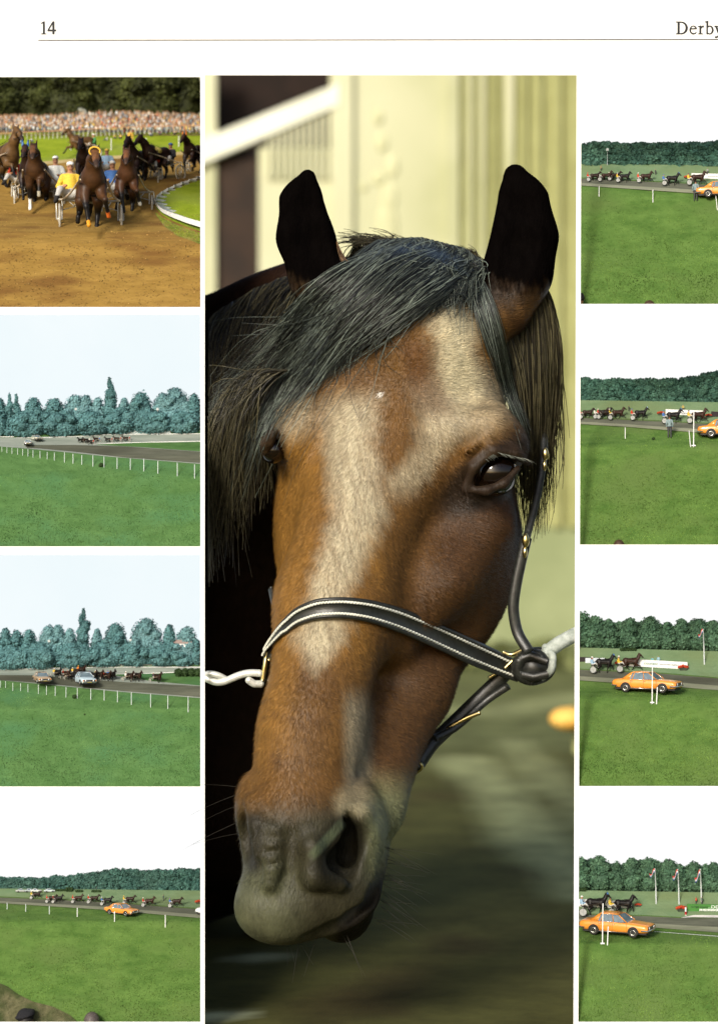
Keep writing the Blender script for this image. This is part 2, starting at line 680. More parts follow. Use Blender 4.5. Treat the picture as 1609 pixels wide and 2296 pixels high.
_gc = np.tile(np.array((0.075, 0.074, 0.022)), (len(_V), 1))
_nn1 = noise3(_V * np.array((1, .5, 1)), 0.8, 31)
def _paint(t, col):
    global _gc
    t = np.clip(t, 0, 1)[:, None]
    _gc = _gc * (1 - t) + np.array(col) * t
_paint(.8 * sstep(.1, .8, _nn1), (0.050, 0.036, 0.014))
_paint(.9 * sstep(24, 34, _V[:, 1]), (0.13, 0.145, 0.060))
_worn = (0.30, 0.32, 0.15)
_paint(.8 * sstep(1.0, .15, _near([(1030, 1700), (1120, 1780), (1200, 1880), (1340, 2010)]) + .25 * _nn1), _worn)
_paint(.7 * sstep(1.6, .2, _near([(960, 1590), (1090, 1600), (1330, 1560)]) + .4 * _nn1), _worn)
_paint(.6 * sstep(.7, .1, _near([(1150, 1660), (1240, 1760), (1340, 1850)]) + .25 * _nn1), _worn)
_paint(.95 * sstep(.42, .1, _near([(566, 2150), (592, 2146)])), (0.34, 0.36, 0.22))
_paint(.9 * sstep(.34, .1, _near([(440, 2286), (520, 2276)])), (0.30, 0.32, 0.2))
_c4 = np.ones((len(_V), 4))
_c4[:, :3] = _gc
link('ground', mesh_np('ground', _V, np.stack([_i[:-1, :-1], _i[1:, :-1], _i[1:, 1:], _i[:-1, 1:]], -1).reshape(-1, 4), False, _c4), M_yard)['kind'] = 'structure'
YW = 60.0                                                  # the stable front stands well behind, far out of focus
dW = YW / S
M_cream = mat('cream_paint', (0.50, 0.50, 0.32), (0.60, 0.60, 0.41), scale=0.3, rough=0.6, c3=(0.40, 0.41, 0.23), scale3=0.15)
M_olive = mat('olive_paint', (0.265, 0.27, 0.10), (0.35, 0.355, 0.15), scale=0.6, rough=0.6)
M_plinth = mat('olive_render', (0.23, 0.265, 0.13), (0.31, 0.345, 0.18), scale=0.25, rough=0.8)
M_footing = mat('dark_olive_render', (0.085, 0.10, 0.040), (0.155, 0.17, 0.075), scale=0.4, rough=0.9, c3=(0.22, 0.24, 0.13), scale3=0.25)  # darker olive than the plinth above, with random paler patches
M_dark = mat('dark_interior', (0.010, 0.006, 0.004), (0.022, 0.012, 0.008), scale=0.6, rough=0.9)
stable = empty('stable_building', W(870, 1700, dW))
stable.location.z = GZ
tag(stable, 'cream timber stable front with dark openings and fluted pilasters behind the bay horse', 'stable building')


def sbox(name, x0, x1, y0, y1, d0, d1, m_, parent=None, rot=None):
    """box on the stable front between page-unit sight lines at the wall"""
    a, c = W(x0, y1, dW), W(x1, y0, dW)
    b = MB()
    b.box(a.x, c.x, YW + d0, YW + d1, a.z, c.z)
    o = b.build(name, m_, stable)
    if parent is None:
        o.location = -stable.location
    return o


# wall pieces round two dark openings
sbox('wall_panel', 740, 1010, 100, 1182, 0, 0.4, M_cream)
sbox('wall_panel', 300, 484, 100, 1182, 0, 0.4, M_cream)
sbox('wall_panel', 580, 740, 330, 1182, 0, 0.4, M_cream)
sbox('wall_panel', 1010, 1500, 100, 1182, 0, 0.4, M_olive)
o = sbox('plinth', 200, 1700, 1182, 1440, -0.06, 0.4, M_plinth)
sbox('dark_footing', 200, 1700, 1440, 1500, -0.10, 0.4, M_footing)
b = MB()
b.box(-30, 30, YW + 2.4, YW + 2.6, GZ, 24)
o = b.build('back_wall', M_dark, stable)
o.location = -stable.location
sbox('door_panel', 484, 580, 355, 1182, 0.25, 0.36, mat('brown_door', (0.016, 0.008, 0.004), (0.035, 0.017, 0.008), scale=0.6))
b = MB()                                                   # sloping stair rail
p0, p1 = W(380, 345, dW), W(760, 190, dW)
q0, q1 = W(380, 395, dW), W(760, 300 - 70, dW)
_a = [(p0.x, p0.z), (p1.x, p1.z), (q1.x, q1.z - .12), (q0.x, q0.z - .1)]
b.add([(x, YW - 0.35, z) for x, z in _a] + [(x, YW + 0.1, z) for x, z in _a], [(0, 3, 2, 1), (4, 5, 6, 7), (0, 1, 5, 4), (1, 2, 6, 5), (2, 3, 7, 6), (3, 0, 4, 7)])
o = b.build('stair_rail', mat('white_rail', (0.74, 0.75, 0.60), (0.80, 0.81, 0.68), scale=0.8), stable)
o.location = -stable.location
for x in np.arange(600, 742, 14):
    sbox('baluster', x, x + 7, 245 + (742 - x) * 0.38, 400, -0.2, -0.05, M_cream)
for x0, x1, m_ in ((745, 790, M_cream), (1000, 1028, M_cream), (1046, 1058, M_cream), (1074, 1086, M_cream), (1100, 1112, M_olive),
                   (1130, 1150, M_cream), (1168, 1178, M_olive), (1198, 1212, M_olive), (1240, 1256, M_olive), (1276, 1300, M_olive)):
    sbox('pilaster', x0, x1, 100, 1182, -0.3, -0.002, m_)
# ornament on the wall between the ears: a carved olive scroll bracket
b = MB()
for x, y, r, q in ((848, 262, 22, 1.5), (856, 318, 26, 1.6), (880, 372, 26, 1.8), (872, 440, 34, 1.9), (868, 505, 44, 2.2), (862, 560, 46, 2.4), (815, 418, 20, 1.0), (850, 400, 30, 1.0)):
    p = W(x, y, dW)
    b.ball((p.x, YW - 0.0, p.z), (r * S * 1.9, 0.10, r * S * 1.9 * q), 18)
o = b.build('scroll_bracket', mat('scroll_paint', (0.48, 0.48, 0.28), (0.60, 0.60, 0.38), scale=.6), stable, True)
o.location = -stable.location
# made-up low shrubs, added to hide the dark shade at the stable front's foot
b = MB()
_pp, _nn = [], []
for _ in range(1500):
    x = rng.uniform(-22, 28)
    h = rng.random()
    _pp.append((x, YW - 0.3 - rng.random() * 2.6 * (1 - h * .6), GZ + h * (0.55 + .35 * math.sin(x * 1.3) + .2 * math.sin(x * 3.1))))
_pp = np.array(_pp)
_a = rng.normal(size=(len(_pp), 3))
_a /= np.linalg.norm(_a, axis=1, keepdims=True)
_b2 = np.cross(_a, rng.normal(size=(len(_pp), 3)))
_b2 /= np.linalg.norm(_b2, axis=1, keepdims=True)
_sz = rng.uniform(.2, .5, (len(_pp), 1))
_q3 = np.stack([_pp - _a * _sz, _pp - _b2 * _sz * .6, _pp + _a * _sz, _pp + _b2 * _sz * .6], 1).reshape(-1, 3)
o = link('added_shrubbery', mesh_np('added_shrubbery', _q3, np.arange(len(_q3)).reshape(-1, 4)), mat('added_shrub_leaves', (0.07, 0.085, 0.025), (0.15, 0.165, 0.06), scale=1.5, rough=.8))
o['kind'] = 'stuff'
# the bright jacket of somebody at the right edge, far out of focus: an orange ball on a made-up post
post = empty('orange_blob', W(1275, 1640, 6500))
tag(post, 'blurred rounded orange blob on a made-up post at the right edge of the tall picture', 'float')  # stands in for the blurred jacket, no real float
b = MB()
p = W(1274, 1612, 6500)
k = kd(6500)
b.ball(p, (44 * S * k, 44 * S * k, 27 * S * k), 20)
o = b.build('float', mat('orange_blob_color', (0.80, 0.42, 0.07), (0.88, 0.55, 0.14), scale=2), post, True)  # ball in place of the blurred jacket
o.location = -post.location
b = MB()
b.tube([(p.x + .2, p.y + .45, GZ), (p.x + .2, p.y + .45, p.z + .3)], 0.08, 8)
o = b.build('post', M_olive, post, True)  # made-up post under the orange ball
o.location = -post.location
# ---------------------------------------------------------------- the bay horse looking out of the tall middle opening
def Pc(px, py, d):
    k = kd(d)
    return (804.5 + (px - 804.5) * k, d, -(1148 + (py - 1148) * k))


def to_world(V):
    V = np.asarray(V, float)
    return np.stack([(V[..., 0] - 804.5) * S, V[..., 1] * S, (1148 + V[..., 2]) * S], -1)


H = Sculpt((505, -340, -2140), (1275, 560, -335), 5.0)


def hc(a, b, k=30, cut=False, sq=(1, 1, 1)):
    """a, b = (px, py, depth, radius)"""
    H.cone(Pc(*a[:3]), Pc(*b[:3]), a[3], b[3], k, cut, sq)


def hp(pts, k=30, cut=False, sq=(1, 1, 1)):
    for a, b in zip(pts[:-1], pts[1:]):
        hc(a, b, k, cut, sq)


def he(px, py, d, r, k=30, cut=False, rot=None):
    H.ell(Pc(px, py, d), r, k, cut, rot)


# skull and forehead
he(905, 800, 235, (235, 225, 255), 40)
he(885, 990, 215, (262, 205, 210), 70)
# nasal bone: a long flat-topped beam towards the nostrils
hp([(862, 1000, 150, 158), (755, 1350, 42, 130), (697, 1640, -52, 106), (668, 1800, -96, 112)], 60)
# jaw and cheek
hp([(1000, 1230, 380, 168), (900, 1540, 200, 100), (846, 1660, 120, 84), (820, 1750, 60, 78), (795, 1930, -30, 70)], 80)
he(985, 1180, 320, (182, 225, 320), 70)
he(720, 1180, 330, (112, 205, 290), 60)
# facial crest, running from below the eye
hp([(1095, 1165, 150, 40), (985, 1300, 96, 36), (895, 1430, 72, 20)], 110)
# brow ridges / eye sockets
he(672, 965, 130, (64, 85, 75), 50)
he(1085, 1000, 105, (92, 92, 92), 50)
hp([(1010, 960, 42, 40), (1090, 950, 48, 44), (1140, 1000, 82, 34)], 40)
# hollows over the eyes and the dip between brow and crest
he(1085, 868, 30, (44, 16, 40), 40, True)
# muzzle
he(690, 1880, -80, (150, 138, 140), 60)
he(560, 1800, -70, (30, 60, 62), 30)
he(800, 1850, -75, (56, 76, 88), 36)
he(700, 2000, -95, (150, 108, 100), 50)
he(625, 2035, -130, (98, 84, 82), 40)
he(765, 2030, -8, (74, 80, 84), 26)
he(868, 1800, 10, (36, 50, 60), 40)
# mouth line
hp([(868, 1885, -40, 7), (852, 1950, -84, 15), (826, 2005, -124, 17), (784, 2052, -150, 15), (742, 2084, -160, 12), (690, 2104, -165, 8)], 26, True)
# nostrils
hp([(780, 1834, -160, 24), (786, 1885, -160, 34), (768, 1938, -185, 38), (730, 1955, -210, 30)], 16, True)
hp([(784, 1850, -120, 24), (780, 1920, -120, 28)], 16, True)
hp([(764, 1852, -168, 13), (732, 1886, -188, 13), (700, 1924, -208, 14)], 14)
hp([(766, 1806, -160, 16), (806, 1822, -140, 16), (824, 1872, -122, 15), (818, 1940, -125, 14)], 22)
hp([(700, 1900, -224, 22), (706, 1965, -222, 22), (760, 1982, -205, 16)], 26)
he(552, 1880, -150, (22, 60, 56), 22, True)
hp([(563, 1800, -160, 16), (580, 1850, -190, 20), (584, 1910, -200, 18)], 20)
# groove and small folds between the nostrils
hp([(650, 1875, -232, 13), (640, 1930, -236, 14), (632, 1975, -232, 11)], 22, True)
hp([(617, 1862, -210, 14), (611, 1900, -212, 12), (611, 1940, -214, 13), (604, 1980, -212, 15)], 26)
for _x, _y in ((614, 1878), (611, 1908), (611, 1938)):
    hp([(_x - 16, _y + 3, -228, 3.5), (_x + 16, _y - 2, -228, 3.5)], 9, True)
# ears: cupped leaves
_er = [(1154, 392, 215, 26), (1172, 450, 210, 52), (1176, 530, 205, 70), (1160, 610, 200, 74), (1120, 690, 190, 74)]
_el = [(690, 396, 185, 18), (676, 450, 182, 44), (684, 530, 180, 60), (716, 620, 182, 64), (770, 690, 190, 64)]
hp(_er, 26, sq=(1, 1.5, 1))
hp(_el, 24, sq=(1, 1.5, 1))
hp([(1156, 420, 165, 6), (1166, 465, 150, 22), (1162, 540, 140, 32), (1144, 610, 134, 28)], 30, True)
hp([(690, 420, 146, 5), (684, 460, 134, 18), (696, 535, 124, 26), (722, 600, 122, 22)], 30, True)
# eyes: an almond cut, lids folded round it
_ex, _ey = 1108, 1060
he(_ex, _ey, 0, (70, 56, 37), 14, True, (0, -33, 0))
hp([(1042, 1096, 20, 10), (1062, 1048, 2, 11), (1106, 1011, -2, 12), (1156, 1017, 22, 11), (1182, 1038, 52, 8)], 12)
hp([(1042, 1098, 22, 9), (1090, 1100, 8, 10), (1130, 1084, 16, 10), (1160, 1050, 34, 8)], 12)
hp([(1050, 1040, 6, 5), (1095, 998, -6, 6), (1150, 1000, 26, 5)], 10)
hp([(1040, 1014, 8, 5), (1095, 976, -4, 6), (1160, 985, 40, 5)], 10)
he(598, 1010, 85, (24, 46, 34), 14, True)
hp([(612, 970, 60, 12), (600, 990, 66, 12), (596, 1010, 76, 10)], 14)

Vh, Qh = H.mesh(2)
# front surface as a relief, to lay hair and leather on
_in = H.F < 0
_has = _in.any(1)
_zf = np.where(_has, H.lo[1] + np.argmax(_in, 1) * H.h, np.nan)
_fill = np.where(np.isnan(_zf), 260.0, _zf)
_known = ~np.isnan(_zf)
for _ in range(60):
    _b = (np.roll(_fill, 1, 0) + np.roll(_fill, -1, 0) + np.roll(_fill, 1, 1) + np.roll(_fill, -1, 1)) / 4
    _fill = np.where(_known, np.where(_known, _zf, 0), _b)
RELIEF = _fill
SMOOTHED = RELIEF.copy()
for _ in range(30):
    SMOOTHED = np.minimum(SMOOTHED, (SMOOTHED + np.roll(SMOOTHED, 1, 0) + np.roll(SMOOTHED, -1, 0) + np.roll(SMOOTHED, 1, 1) + np.roll(SMOOTHED, -1, 1)) / 5)


def relief(x, y, tab=None):
    """depth of the head's front surface under sculpt point (x, y-down)"""
    tab = RELIEF if tab is None else tab
    fx = np.clip((np.asarray(x, float) - H.lo[0]) / H.h, 0, tab.shape[0] - 1.01)
    fz = np.clip((-np.asarray(y, float) - H.lo[2]) / H.h, 0, tab.shape[1] - 1.01)
    i, j = fx.astype(int), fz.astype(int)
    a, b = fx - i, fz - j
    return (tab[i, j] * (1 - a) * (1 - b) + tab[i + 1, j] * a * (1 - b) + tab[i, j + 1] * (1 - a) * b + tab[i + 1, j + 1] * a * b)


# neck, chest and forelegs, coarser
Nk = Sculpt((60, 150, -2960), (1290, 2050, -480), 16.0)
def nc(a, b, k=60):
    Nk.cone(Pc(*a[:3]), Pc(*b[:3]), a[3], b[3], k)
nc((905, 780, 420, 200), (690, 900, 700, 260))
nc((690, 900, 700, 260), (560, 1150, 980, 330))
nc((560, 1150, 980, 330), (480, 1650, 1250, 390))
nc((480, 1650, 1250, 390), (420, 1780, 1600, 370))
nc((660, 640, 560, 60), (470, 740, 900, 90), 120)
nc((1010, 1000, 400, 150), (980, 1250, 420, 120), 60)
nc((390, 1850, 1320, 120), (330, 2360, 1330, 60))
nc((620, 1850, 1320, 120), (640, 2300, 1330, 62))
nc((330, 2360, 1330, 52), (330, 2560, 1330, 60))
nc((640, 2300, 1330, 54), (645, 2560, 1330, 60))
Vn, Qn = Nk.mesh(2)

# coat colours (real markings: bay coat, dark points, star, grey skin at the muzzle; sheen and shade are painted in too)
def coat(V):
    d = V[:, 1]
    kk_ = (DIST + d * S) / DIST
    x, y = 804.5 + (V[:, 0] - 804.5) / kk_, 1148 + (-V[:, 2] - 1148) / kk_
    n1 = noise3(V, 0.012, 1)
    n2 = noise3(V, 0.035, 2)
    n3 = noise3(V * np.array((1.6, 1, 0.6)), 0.11, 12)
    bay = np.array((0.122, 0.060, 0.0150))
    gold = np.array((0.255, 0.128, 0.0255))
    tan = np.array((0.46, 0.415, 0.285))
    dark = np.array((0.030, 0.011, 0.006))
    black = np.array((0.0022, 0.0017, 0.0016))
    skin = np.array((0.030, 0.027, 0.014))
    c = np.tile(bay, (len(V), 1))

    def mixin(c, t, col):
        t = np.clip(t, 0, 1)[:, None]
        return c * (1 - t) + col * t
    c = mixin(c, 0.55 * sstep(-0.3, 0.7, n1), gold)
    c = mixin(c, 0.8 * sstep(760, 640, x + 0.12 * (y - 1250)) * sstep(900, 1000, y) * sstep(1800, 1600, y), gold * 0.95)  # lit left side of the face painted golden
    # right cheek and edge: shade painted in as a darker bay
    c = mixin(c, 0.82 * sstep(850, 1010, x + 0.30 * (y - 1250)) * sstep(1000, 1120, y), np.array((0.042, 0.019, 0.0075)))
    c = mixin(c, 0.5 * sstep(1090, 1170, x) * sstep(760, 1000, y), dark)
    # pale stripe and brow sides: coat sheen painted in as paler hair
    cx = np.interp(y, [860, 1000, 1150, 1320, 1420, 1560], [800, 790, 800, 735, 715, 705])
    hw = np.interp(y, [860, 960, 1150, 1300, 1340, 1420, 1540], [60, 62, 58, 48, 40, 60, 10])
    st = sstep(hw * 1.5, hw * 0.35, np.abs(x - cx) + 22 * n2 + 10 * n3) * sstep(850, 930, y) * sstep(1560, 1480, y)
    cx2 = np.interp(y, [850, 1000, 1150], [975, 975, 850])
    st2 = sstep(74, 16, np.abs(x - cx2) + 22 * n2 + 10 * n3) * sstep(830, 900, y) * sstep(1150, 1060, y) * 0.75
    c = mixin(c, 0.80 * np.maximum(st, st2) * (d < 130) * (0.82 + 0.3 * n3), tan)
    c = mixin(c, 0.55 * sstep(110, 40, np.hypot((x - 1050) * 0.8, (y - 900))) + 0, tan * 0.8)
    c = mixin(c, 0.5 * sstep(90, 30, np.hypot((x - 650), (y - 925))), tan * 0.8)
    # star under the forelock
    sx = np.interp(y, [690, 760, 850, 900], [1005, 1015, 1022, 1045])
    sw = np.interp(y, [680, 720, 800, 880, 915], [30, 55, 46, 40, 10])
    c = mixin(c, sstep(sw * 1.7, sw * 0.3, np.abs(x - sx) + 22 * n2 + 12 * n3) * sstep(660, 690, y) * sstep(960, 850, y) * (d < 200), np.array((0.50, 0.44, 0.285)))
    # darker brown between the sheen stripe and star
    c = mixin(c, 0.6 * sstep(60, 15, np.abs(x - np.interp(y, [760, 900, 1000], [925, 965, 1010]))) * sstep(740, 790, y) * sstep(960, 900, y), np.array((0.10, 0.042, 0.012)))
    # mottles of dark roan below the noseband
    c = mixin(c, 0.55 * sstep(0.1, 0.6, n2 + 0.5 * n1) * sstep(1450, 1520, y) * sstep(1800, 1700, y), np.array((0.055, 0.026, 0.010)))
    c = mixin(c, 0.5 * sstep(1440, 1560, y) * sstep(600, 690, x), np.array((0.085, 0.043, 0.014)))
    c = mixin(c, 0.6 * sstep(45, 12, np.abs(x - np.interp(y, [1500, 1750], [800, 800]))) * sstep(1520, 1600, y) * sstep(1790, 1720, y), tan * 0.7)
    c = c * (1 + 0.22 * n3 + 0.12 * n2)[:, None]
    c = mixin(c, sstep(7, 3, np.hypot(x - 853, y - 884)), np.array((0.75, 0.74, 0.68)))
    # muzzle skin
    mz = sstep(1760, 1850, y + 18 * n1)
    c = mixin(c, mz, skin)
    c = mixin(c, 0.75 * sstep(1900, 1985, y) * sstep(720, 600, x) * mz, np.array((0.082, 0.086, 0.046)))
    c = mixin(c, 0.7 * sstep(795, 850, x) * sstep(1700, 1800, y) * sstep(2010, 1900, y), np.array((0.17, 0.185, 0.095)))
    c = mixin(c, 0.5 * sstep(60, 20, np.hypot(x - 790, y - 1796)), np.array((0.36, 0.32, 0.20)))
    c = mixin(c, 0.95 * sstep(82, 48, np.hypot((x - 762) * 1.1 + (y - 1915) * .25, (y - 1912) * 0.78)), np.array((0.012, 0.011, 0.007)))  # nostril hollow's darkness put into the colour
    c = mixin(c, 0.6 * sstep(15, 5, np.abs((x - 732) * 0.74 + (y - 1884) * 0.68)) * sstep(64, 40, np.hypot(x - 732, y - 1884)), np.array((0.075, 0.095, 0.05)))
    c = mixin(c, 0.85 * sstep(25, 5, np.abs(x - 570)) * sstep(1810, 1840, y) * sstep(1970, 1940, y), np.array((0.02, 0.018, 0.012)))
    lip = sstep(0, 26, x - np.interp(y, [1880, 1950, 2005, 2052, 2082, 2120], [866, 848, 820, 780, 742, 735]))
    c = mixin(c, 0.95 * lip * sstep(1885, 1910, y), np.array((0.009, 0.0075, 0.0055)))
    c = mixin(c, 0.4 * sstep(0.2, 0.7, n2) * mz, skin * 0.5)
    # dark skin round the eyes
    ed = np.hypot((x - 1100) * 0.85 + (y - 1060) * 0.35, (y - 1060) * 1.15 + (x - 1100) * 0.45)
    c = mixin(c, 0.9 * sstep(105, 62, ed), np.array((0.018, 0.012, 0.008)))
    c = mixin(c, 0.9 * sstep(60, 30, np.hypot((x - 600), (y - 1010) * 0.7)), np.array((0.015, 0.010, 0.007)))
    # black ears and poll
    c = mixin(c, sstep(770, 610, y + 30 * n2 + 16 * n3), black)
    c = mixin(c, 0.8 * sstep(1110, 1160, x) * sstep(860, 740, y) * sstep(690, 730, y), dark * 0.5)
    # back of the head, neck: their shade painted in as near black
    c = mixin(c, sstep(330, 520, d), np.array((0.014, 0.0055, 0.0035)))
    return c


Cn = np.tile(np.array((0.018, 0.0085, 0.005)), (len(Vn), 1)) * (1 + 0.35 * noise3(Vn, 0.01, 5))[:, None]  # neck and chest shade put into the coat colour
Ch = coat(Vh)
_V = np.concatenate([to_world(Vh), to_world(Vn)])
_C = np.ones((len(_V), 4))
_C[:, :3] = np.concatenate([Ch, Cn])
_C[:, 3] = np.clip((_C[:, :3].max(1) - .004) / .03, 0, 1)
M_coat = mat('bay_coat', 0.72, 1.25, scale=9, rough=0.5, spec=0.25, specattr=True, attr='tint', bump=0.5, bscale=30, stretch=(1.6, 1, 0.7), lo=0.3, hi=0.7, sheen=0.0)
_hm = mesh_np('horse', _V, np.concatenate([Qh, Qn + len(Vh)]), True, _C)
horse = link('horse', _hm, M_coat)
tag(horse, 'large bay horse head with black forelock and white star filling the tall middle picture', 'horse')

# short coat: one small triangle per hair, lying down the face
_ok = (Vh[:, 1] < 330) & (-Vh[:, 2] > 660) & (-Vh[:, 2] < 2060)
_fc = Vh[Qh].mean(1)
_e1 = Vh[Qh[:, 1]] - Vh[Qh[:, 0]]
_e2 = Vh[Qh[:, 3]] - Vh[Qh[:, 0]]
_nr = np.cross(_e1, _e2)
_area = np.linalg.norm(_nr, axis=1)
_nr /= _area[:, None] + 1e-9
if (_nr[:, 1] * (_fc[:, 1] < 0)).sum() > 0:
    _nr = -_nr
_w = _area * (_fc[:, 1] < 330) * (_nr[:, 1] < 0.3)
_yy = -_fc[:, 2]
_w = _w * ((_yy > 372) & (_yy < 1960)) * np.where(_yy > 1780, 0.35, 1.0) * np.where(_yy < 650, 0.0, 1.0)
_w = _w * ~((np.hypot((_fc[:, 0] - 1108) * .8, _yy - 1060) < 62)) * ~(np.hypot((_fc[:, 0] - 757), (_yy - 1890) * .8) < 70)
_nh = 110000
_pick = rng.choice(len(_fc), _nh, p=_w / _w.sum())
_uv = rng.random((_nh, 2))
_q = Vh[Qh[_pick]]
_pt = (_q[:, 0] * ((1 - _uv[:, 0]) * (1 - _uv[:, 1]))[:, None] + _q[:, 1] * (_uv[:, 0] * (1 - _uv[:, 1]))[:, None]
       + _q[:, 2] * (_uv[:, 0] * _uv[:, 1])[:, None] + _q[:, 3] * ((1 - _uv[:, 0]) * _uv[:, 1])[:, None])
_n = _nr[_pick]
_sx = np.interp(-_pt[:, 2], [700, 1000, 1350, 1850], [960, 860, 745, 640])
_flow = np.stack([(_pt[:, 0] - _sx) * 0.006, np.zeros(_nh), -np.ones(_nh)], 1)
_up = sstep(1000, 760, -_pt[:, 2])[:, None]         # hair fans upwards on the forehead, from a whorl between the eyes
_flow = _flow * (1 - _up) + np.stack([(_pt[:, 0] - 900) * 0.012, np.zeros(_nh), 0.4 * np.ones(_nh)], 1) * _up
_flow += rng.normal(0, 0.32, (_nh, 3))
_flow -= _n * (_flow * _n).sum(1, keepdims=True)
_flow /= np.linalg.norm(_flow, axis=1, keepdims=True) + 1e-9
_len = rng.uniform(9, 17, _nh)[:, None]
_dir = _flow * 0.93 + _n * rng.uniform(0.16, 0.42, (_nh, 1))
_sd = np.cross(_flow, _n) * 0.75
_tri = np.stack([_pt + _sd - _n, _pt - _sd - _n, _pt + _dir * _len], 1).reshape(-1, 3)
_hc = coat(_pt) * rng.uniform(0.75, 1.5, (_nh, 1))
_c4 = np.ones((_nh * 3, 4))
_c4[:, :3] = np.repeat(_hc, 3, 0)
M_fur = mat('coat_hair', 0.85, 1.15, rough=0.5, spec=0.22, attr='tint')
fur = link('coat_hair', mesh_np('coat_hair', to_world(_tri), np.arange(_nh * 3).reshape(-1, 3), False, _c4), M_fur, horse)
fur['kind'] = 'stuff'

# eyes
def sphere_mesh(c, r, n=24):
    b = MB()
    b.ball((0, 0, 0), r, n)
    return b
M_eye = mat('eye_brown', (0.0025, 0.0014, 0.001), (0.008, 0.004, 0.002), scale=3, rough=0.05, spec=0.5)
for (ex, ey, ed, r) in ((1108, 1060, 68, 54), (612, 1010, 100, 30)):
    p = to_world(np.array(Pc(ex, ey, ed)))
    b = MB()
    b.ball((0, 0, 0), r * S, 28)
    o = b.build('eye', M_eye, horse, True)
    o.location = p
# lashes
_lp = []
for _i in range(46):
    t = 0.25 + 0.75 * rng.random()
    x0 = 1062 + 104 * t
    y0 = np.interp(x0, [1062, 1112, 1166], [1048, 1014, 1026])
    d0 = np.interp(x0, [1062, 1112, 1166], [-8, -14, 30])
    l = rng.uniform(16, 36) * (0.4 + 0.7 * t)
    pts = [Pc(x0 + l * s_ * (0.25 + 0.75 * t), y0 + l * (0.30 * s_ * s_ + 0.10 * s_) , d0 - 14 * s_) for s_ in np.linspace(0, 1, 5)]
    _lp.append(pts)
_V, _F = ribbons(to_world(np.array(_lp)), 0.9 * S, 0.2)
M_lash = mat('lash_hair', (0.10, 0.11, 0.09), (0.16, 0.17, 0.14), rough=0.4)
link('eyelash', mesh_np('eyelash', _V, _F, True), M_lash, horse)


# ---- long hair
def strands(n, root, mid, tip, lift, spread, wav=6, m=12, off0=4, tab=None, jitter=0.12, dfix=None):
    """root/mid/tip: polylines [(px, py), ...]; a hair starts at parameter t on root, passes mid, ends on tip"""
    def along(poly, t):
        P = np.array(poly, float)
        s_ = np.linspace(0, 1, len(P))
        return np.stack([np.interp(t, s_, P[:, 0]), np.interp(t, s_, P[:, 1])], -1)
    t0 = rng.random(n)
    clump = np.round(t0 * 26) / 26
    t0 = t0 * 0.55 + clump * 0.45
    t1 = np.clip(t0 + rng.normal(0, jitter, n), 0, 1)
    t2 = np.clip(t0 + rng.normal(0, jitter * 1.5, n), 0, 1)
    A, B, C = along(root, t0), along(mid, t1), along(tip, t2)
    cut = rng.uniform(0.62, 1.08, n)[:, None]
    s_ = np.linspace(0, 1, m)[None, :, None] * cut[:, None]
    ctrl = 2 * B - 0.5 * (A + C)
    XY = A[:, None] * (1 - s_) ** 2 + 2 * ctrl[:, None] * s_ * (1 - s_) + C[:, None] * s_ ** 2
    ph = rng.uniform(0, 6.28, n)[:, None]
    fq = rng.uniform(4, 9, n)[:, None]
    wv = np.sin(s_[..., 0] * fq + ph) * wav * s_[..., 0]
    XY[..., 0] += wv * 0.5
    XY[..., 1] += wv
    XY += rng.normal(0, spread, (n, 1, 2)) * s_
    ci = np.round(t0 * 1000).astype(int) * 0 + np.round(clump * 26).astype(int)
    cl = rng.random(64)[ci % 64]
    lf = (0.35 * rng.random(n) + 0.65 * cl)[:, None] ** 1.2 * lift
    XY[..., 1] += ((rng.random(64)[ci % 64] - .5) * 26)[:, None] * s_[..., 0] ** 1.5
    if dfix is None:
        d = relief(XY[..., 0], XY[..., 1], SMOOTHED if tab is None else tab) - off0 - lf * np.sin(np.clip(s_[..., 0], 0, 1) * 2.9) ** 0.7
    else:
        d = along([(a, 0) for a in dfix], np.clip(s_[..., 0], 0, 1))[..., 0] - lf
    lim = 804.5 + (466 - 804.5) * (1 + np.maximum(d, 0) * S / DIST)
    XY[..., 0] = np.where(XY[..., 0] < lim, lim + (lim - XY[..., 0]) * 0.25, XY[..., 0])
    return np.stack([XY[..., 0], d, -XY[..., 1]], -1)


M_hair = mat('black_horsehair', 0.75, 1.25, scale=14, rough=0.36, spec=0.5, attr='tint')
M_hair_dark = M_hair


def hair(name, lists, w, m_, dark=(0.006, 0.006, 0.005), pale=(0.16, 0.19, 0.155), bias=2.6):  # default pale strands put the forelock's sheen into the colour
    V, F, C, n = [], [], [], 0
    for P in lists:
        t = rng.random(len(P)) ** bias
        t = np.clip(t + 0.35 * (noise3(P[:, len(P[0]) // 2], 0.030, 21)), 0, 1)[:, None]
        C.append(np.repeat(np.array(dark) * (1 - t) + np.array(pale) * t, P.shape[1] * 3, 0))
        v, f = ribbons(to_world(P), rng.uniform(0.6, 1.25, len(P)) * w * S, 0.25)
        V.append(v)
        F.append(f + n)
        n += len(v)
    CC = np.ones((n, 4))
    CC[:, :3] = np.concatenate(C)
    return link(name, mesh_np(name, np.concatenate(V), np.concatenate(F), True, CC), m_, horse)


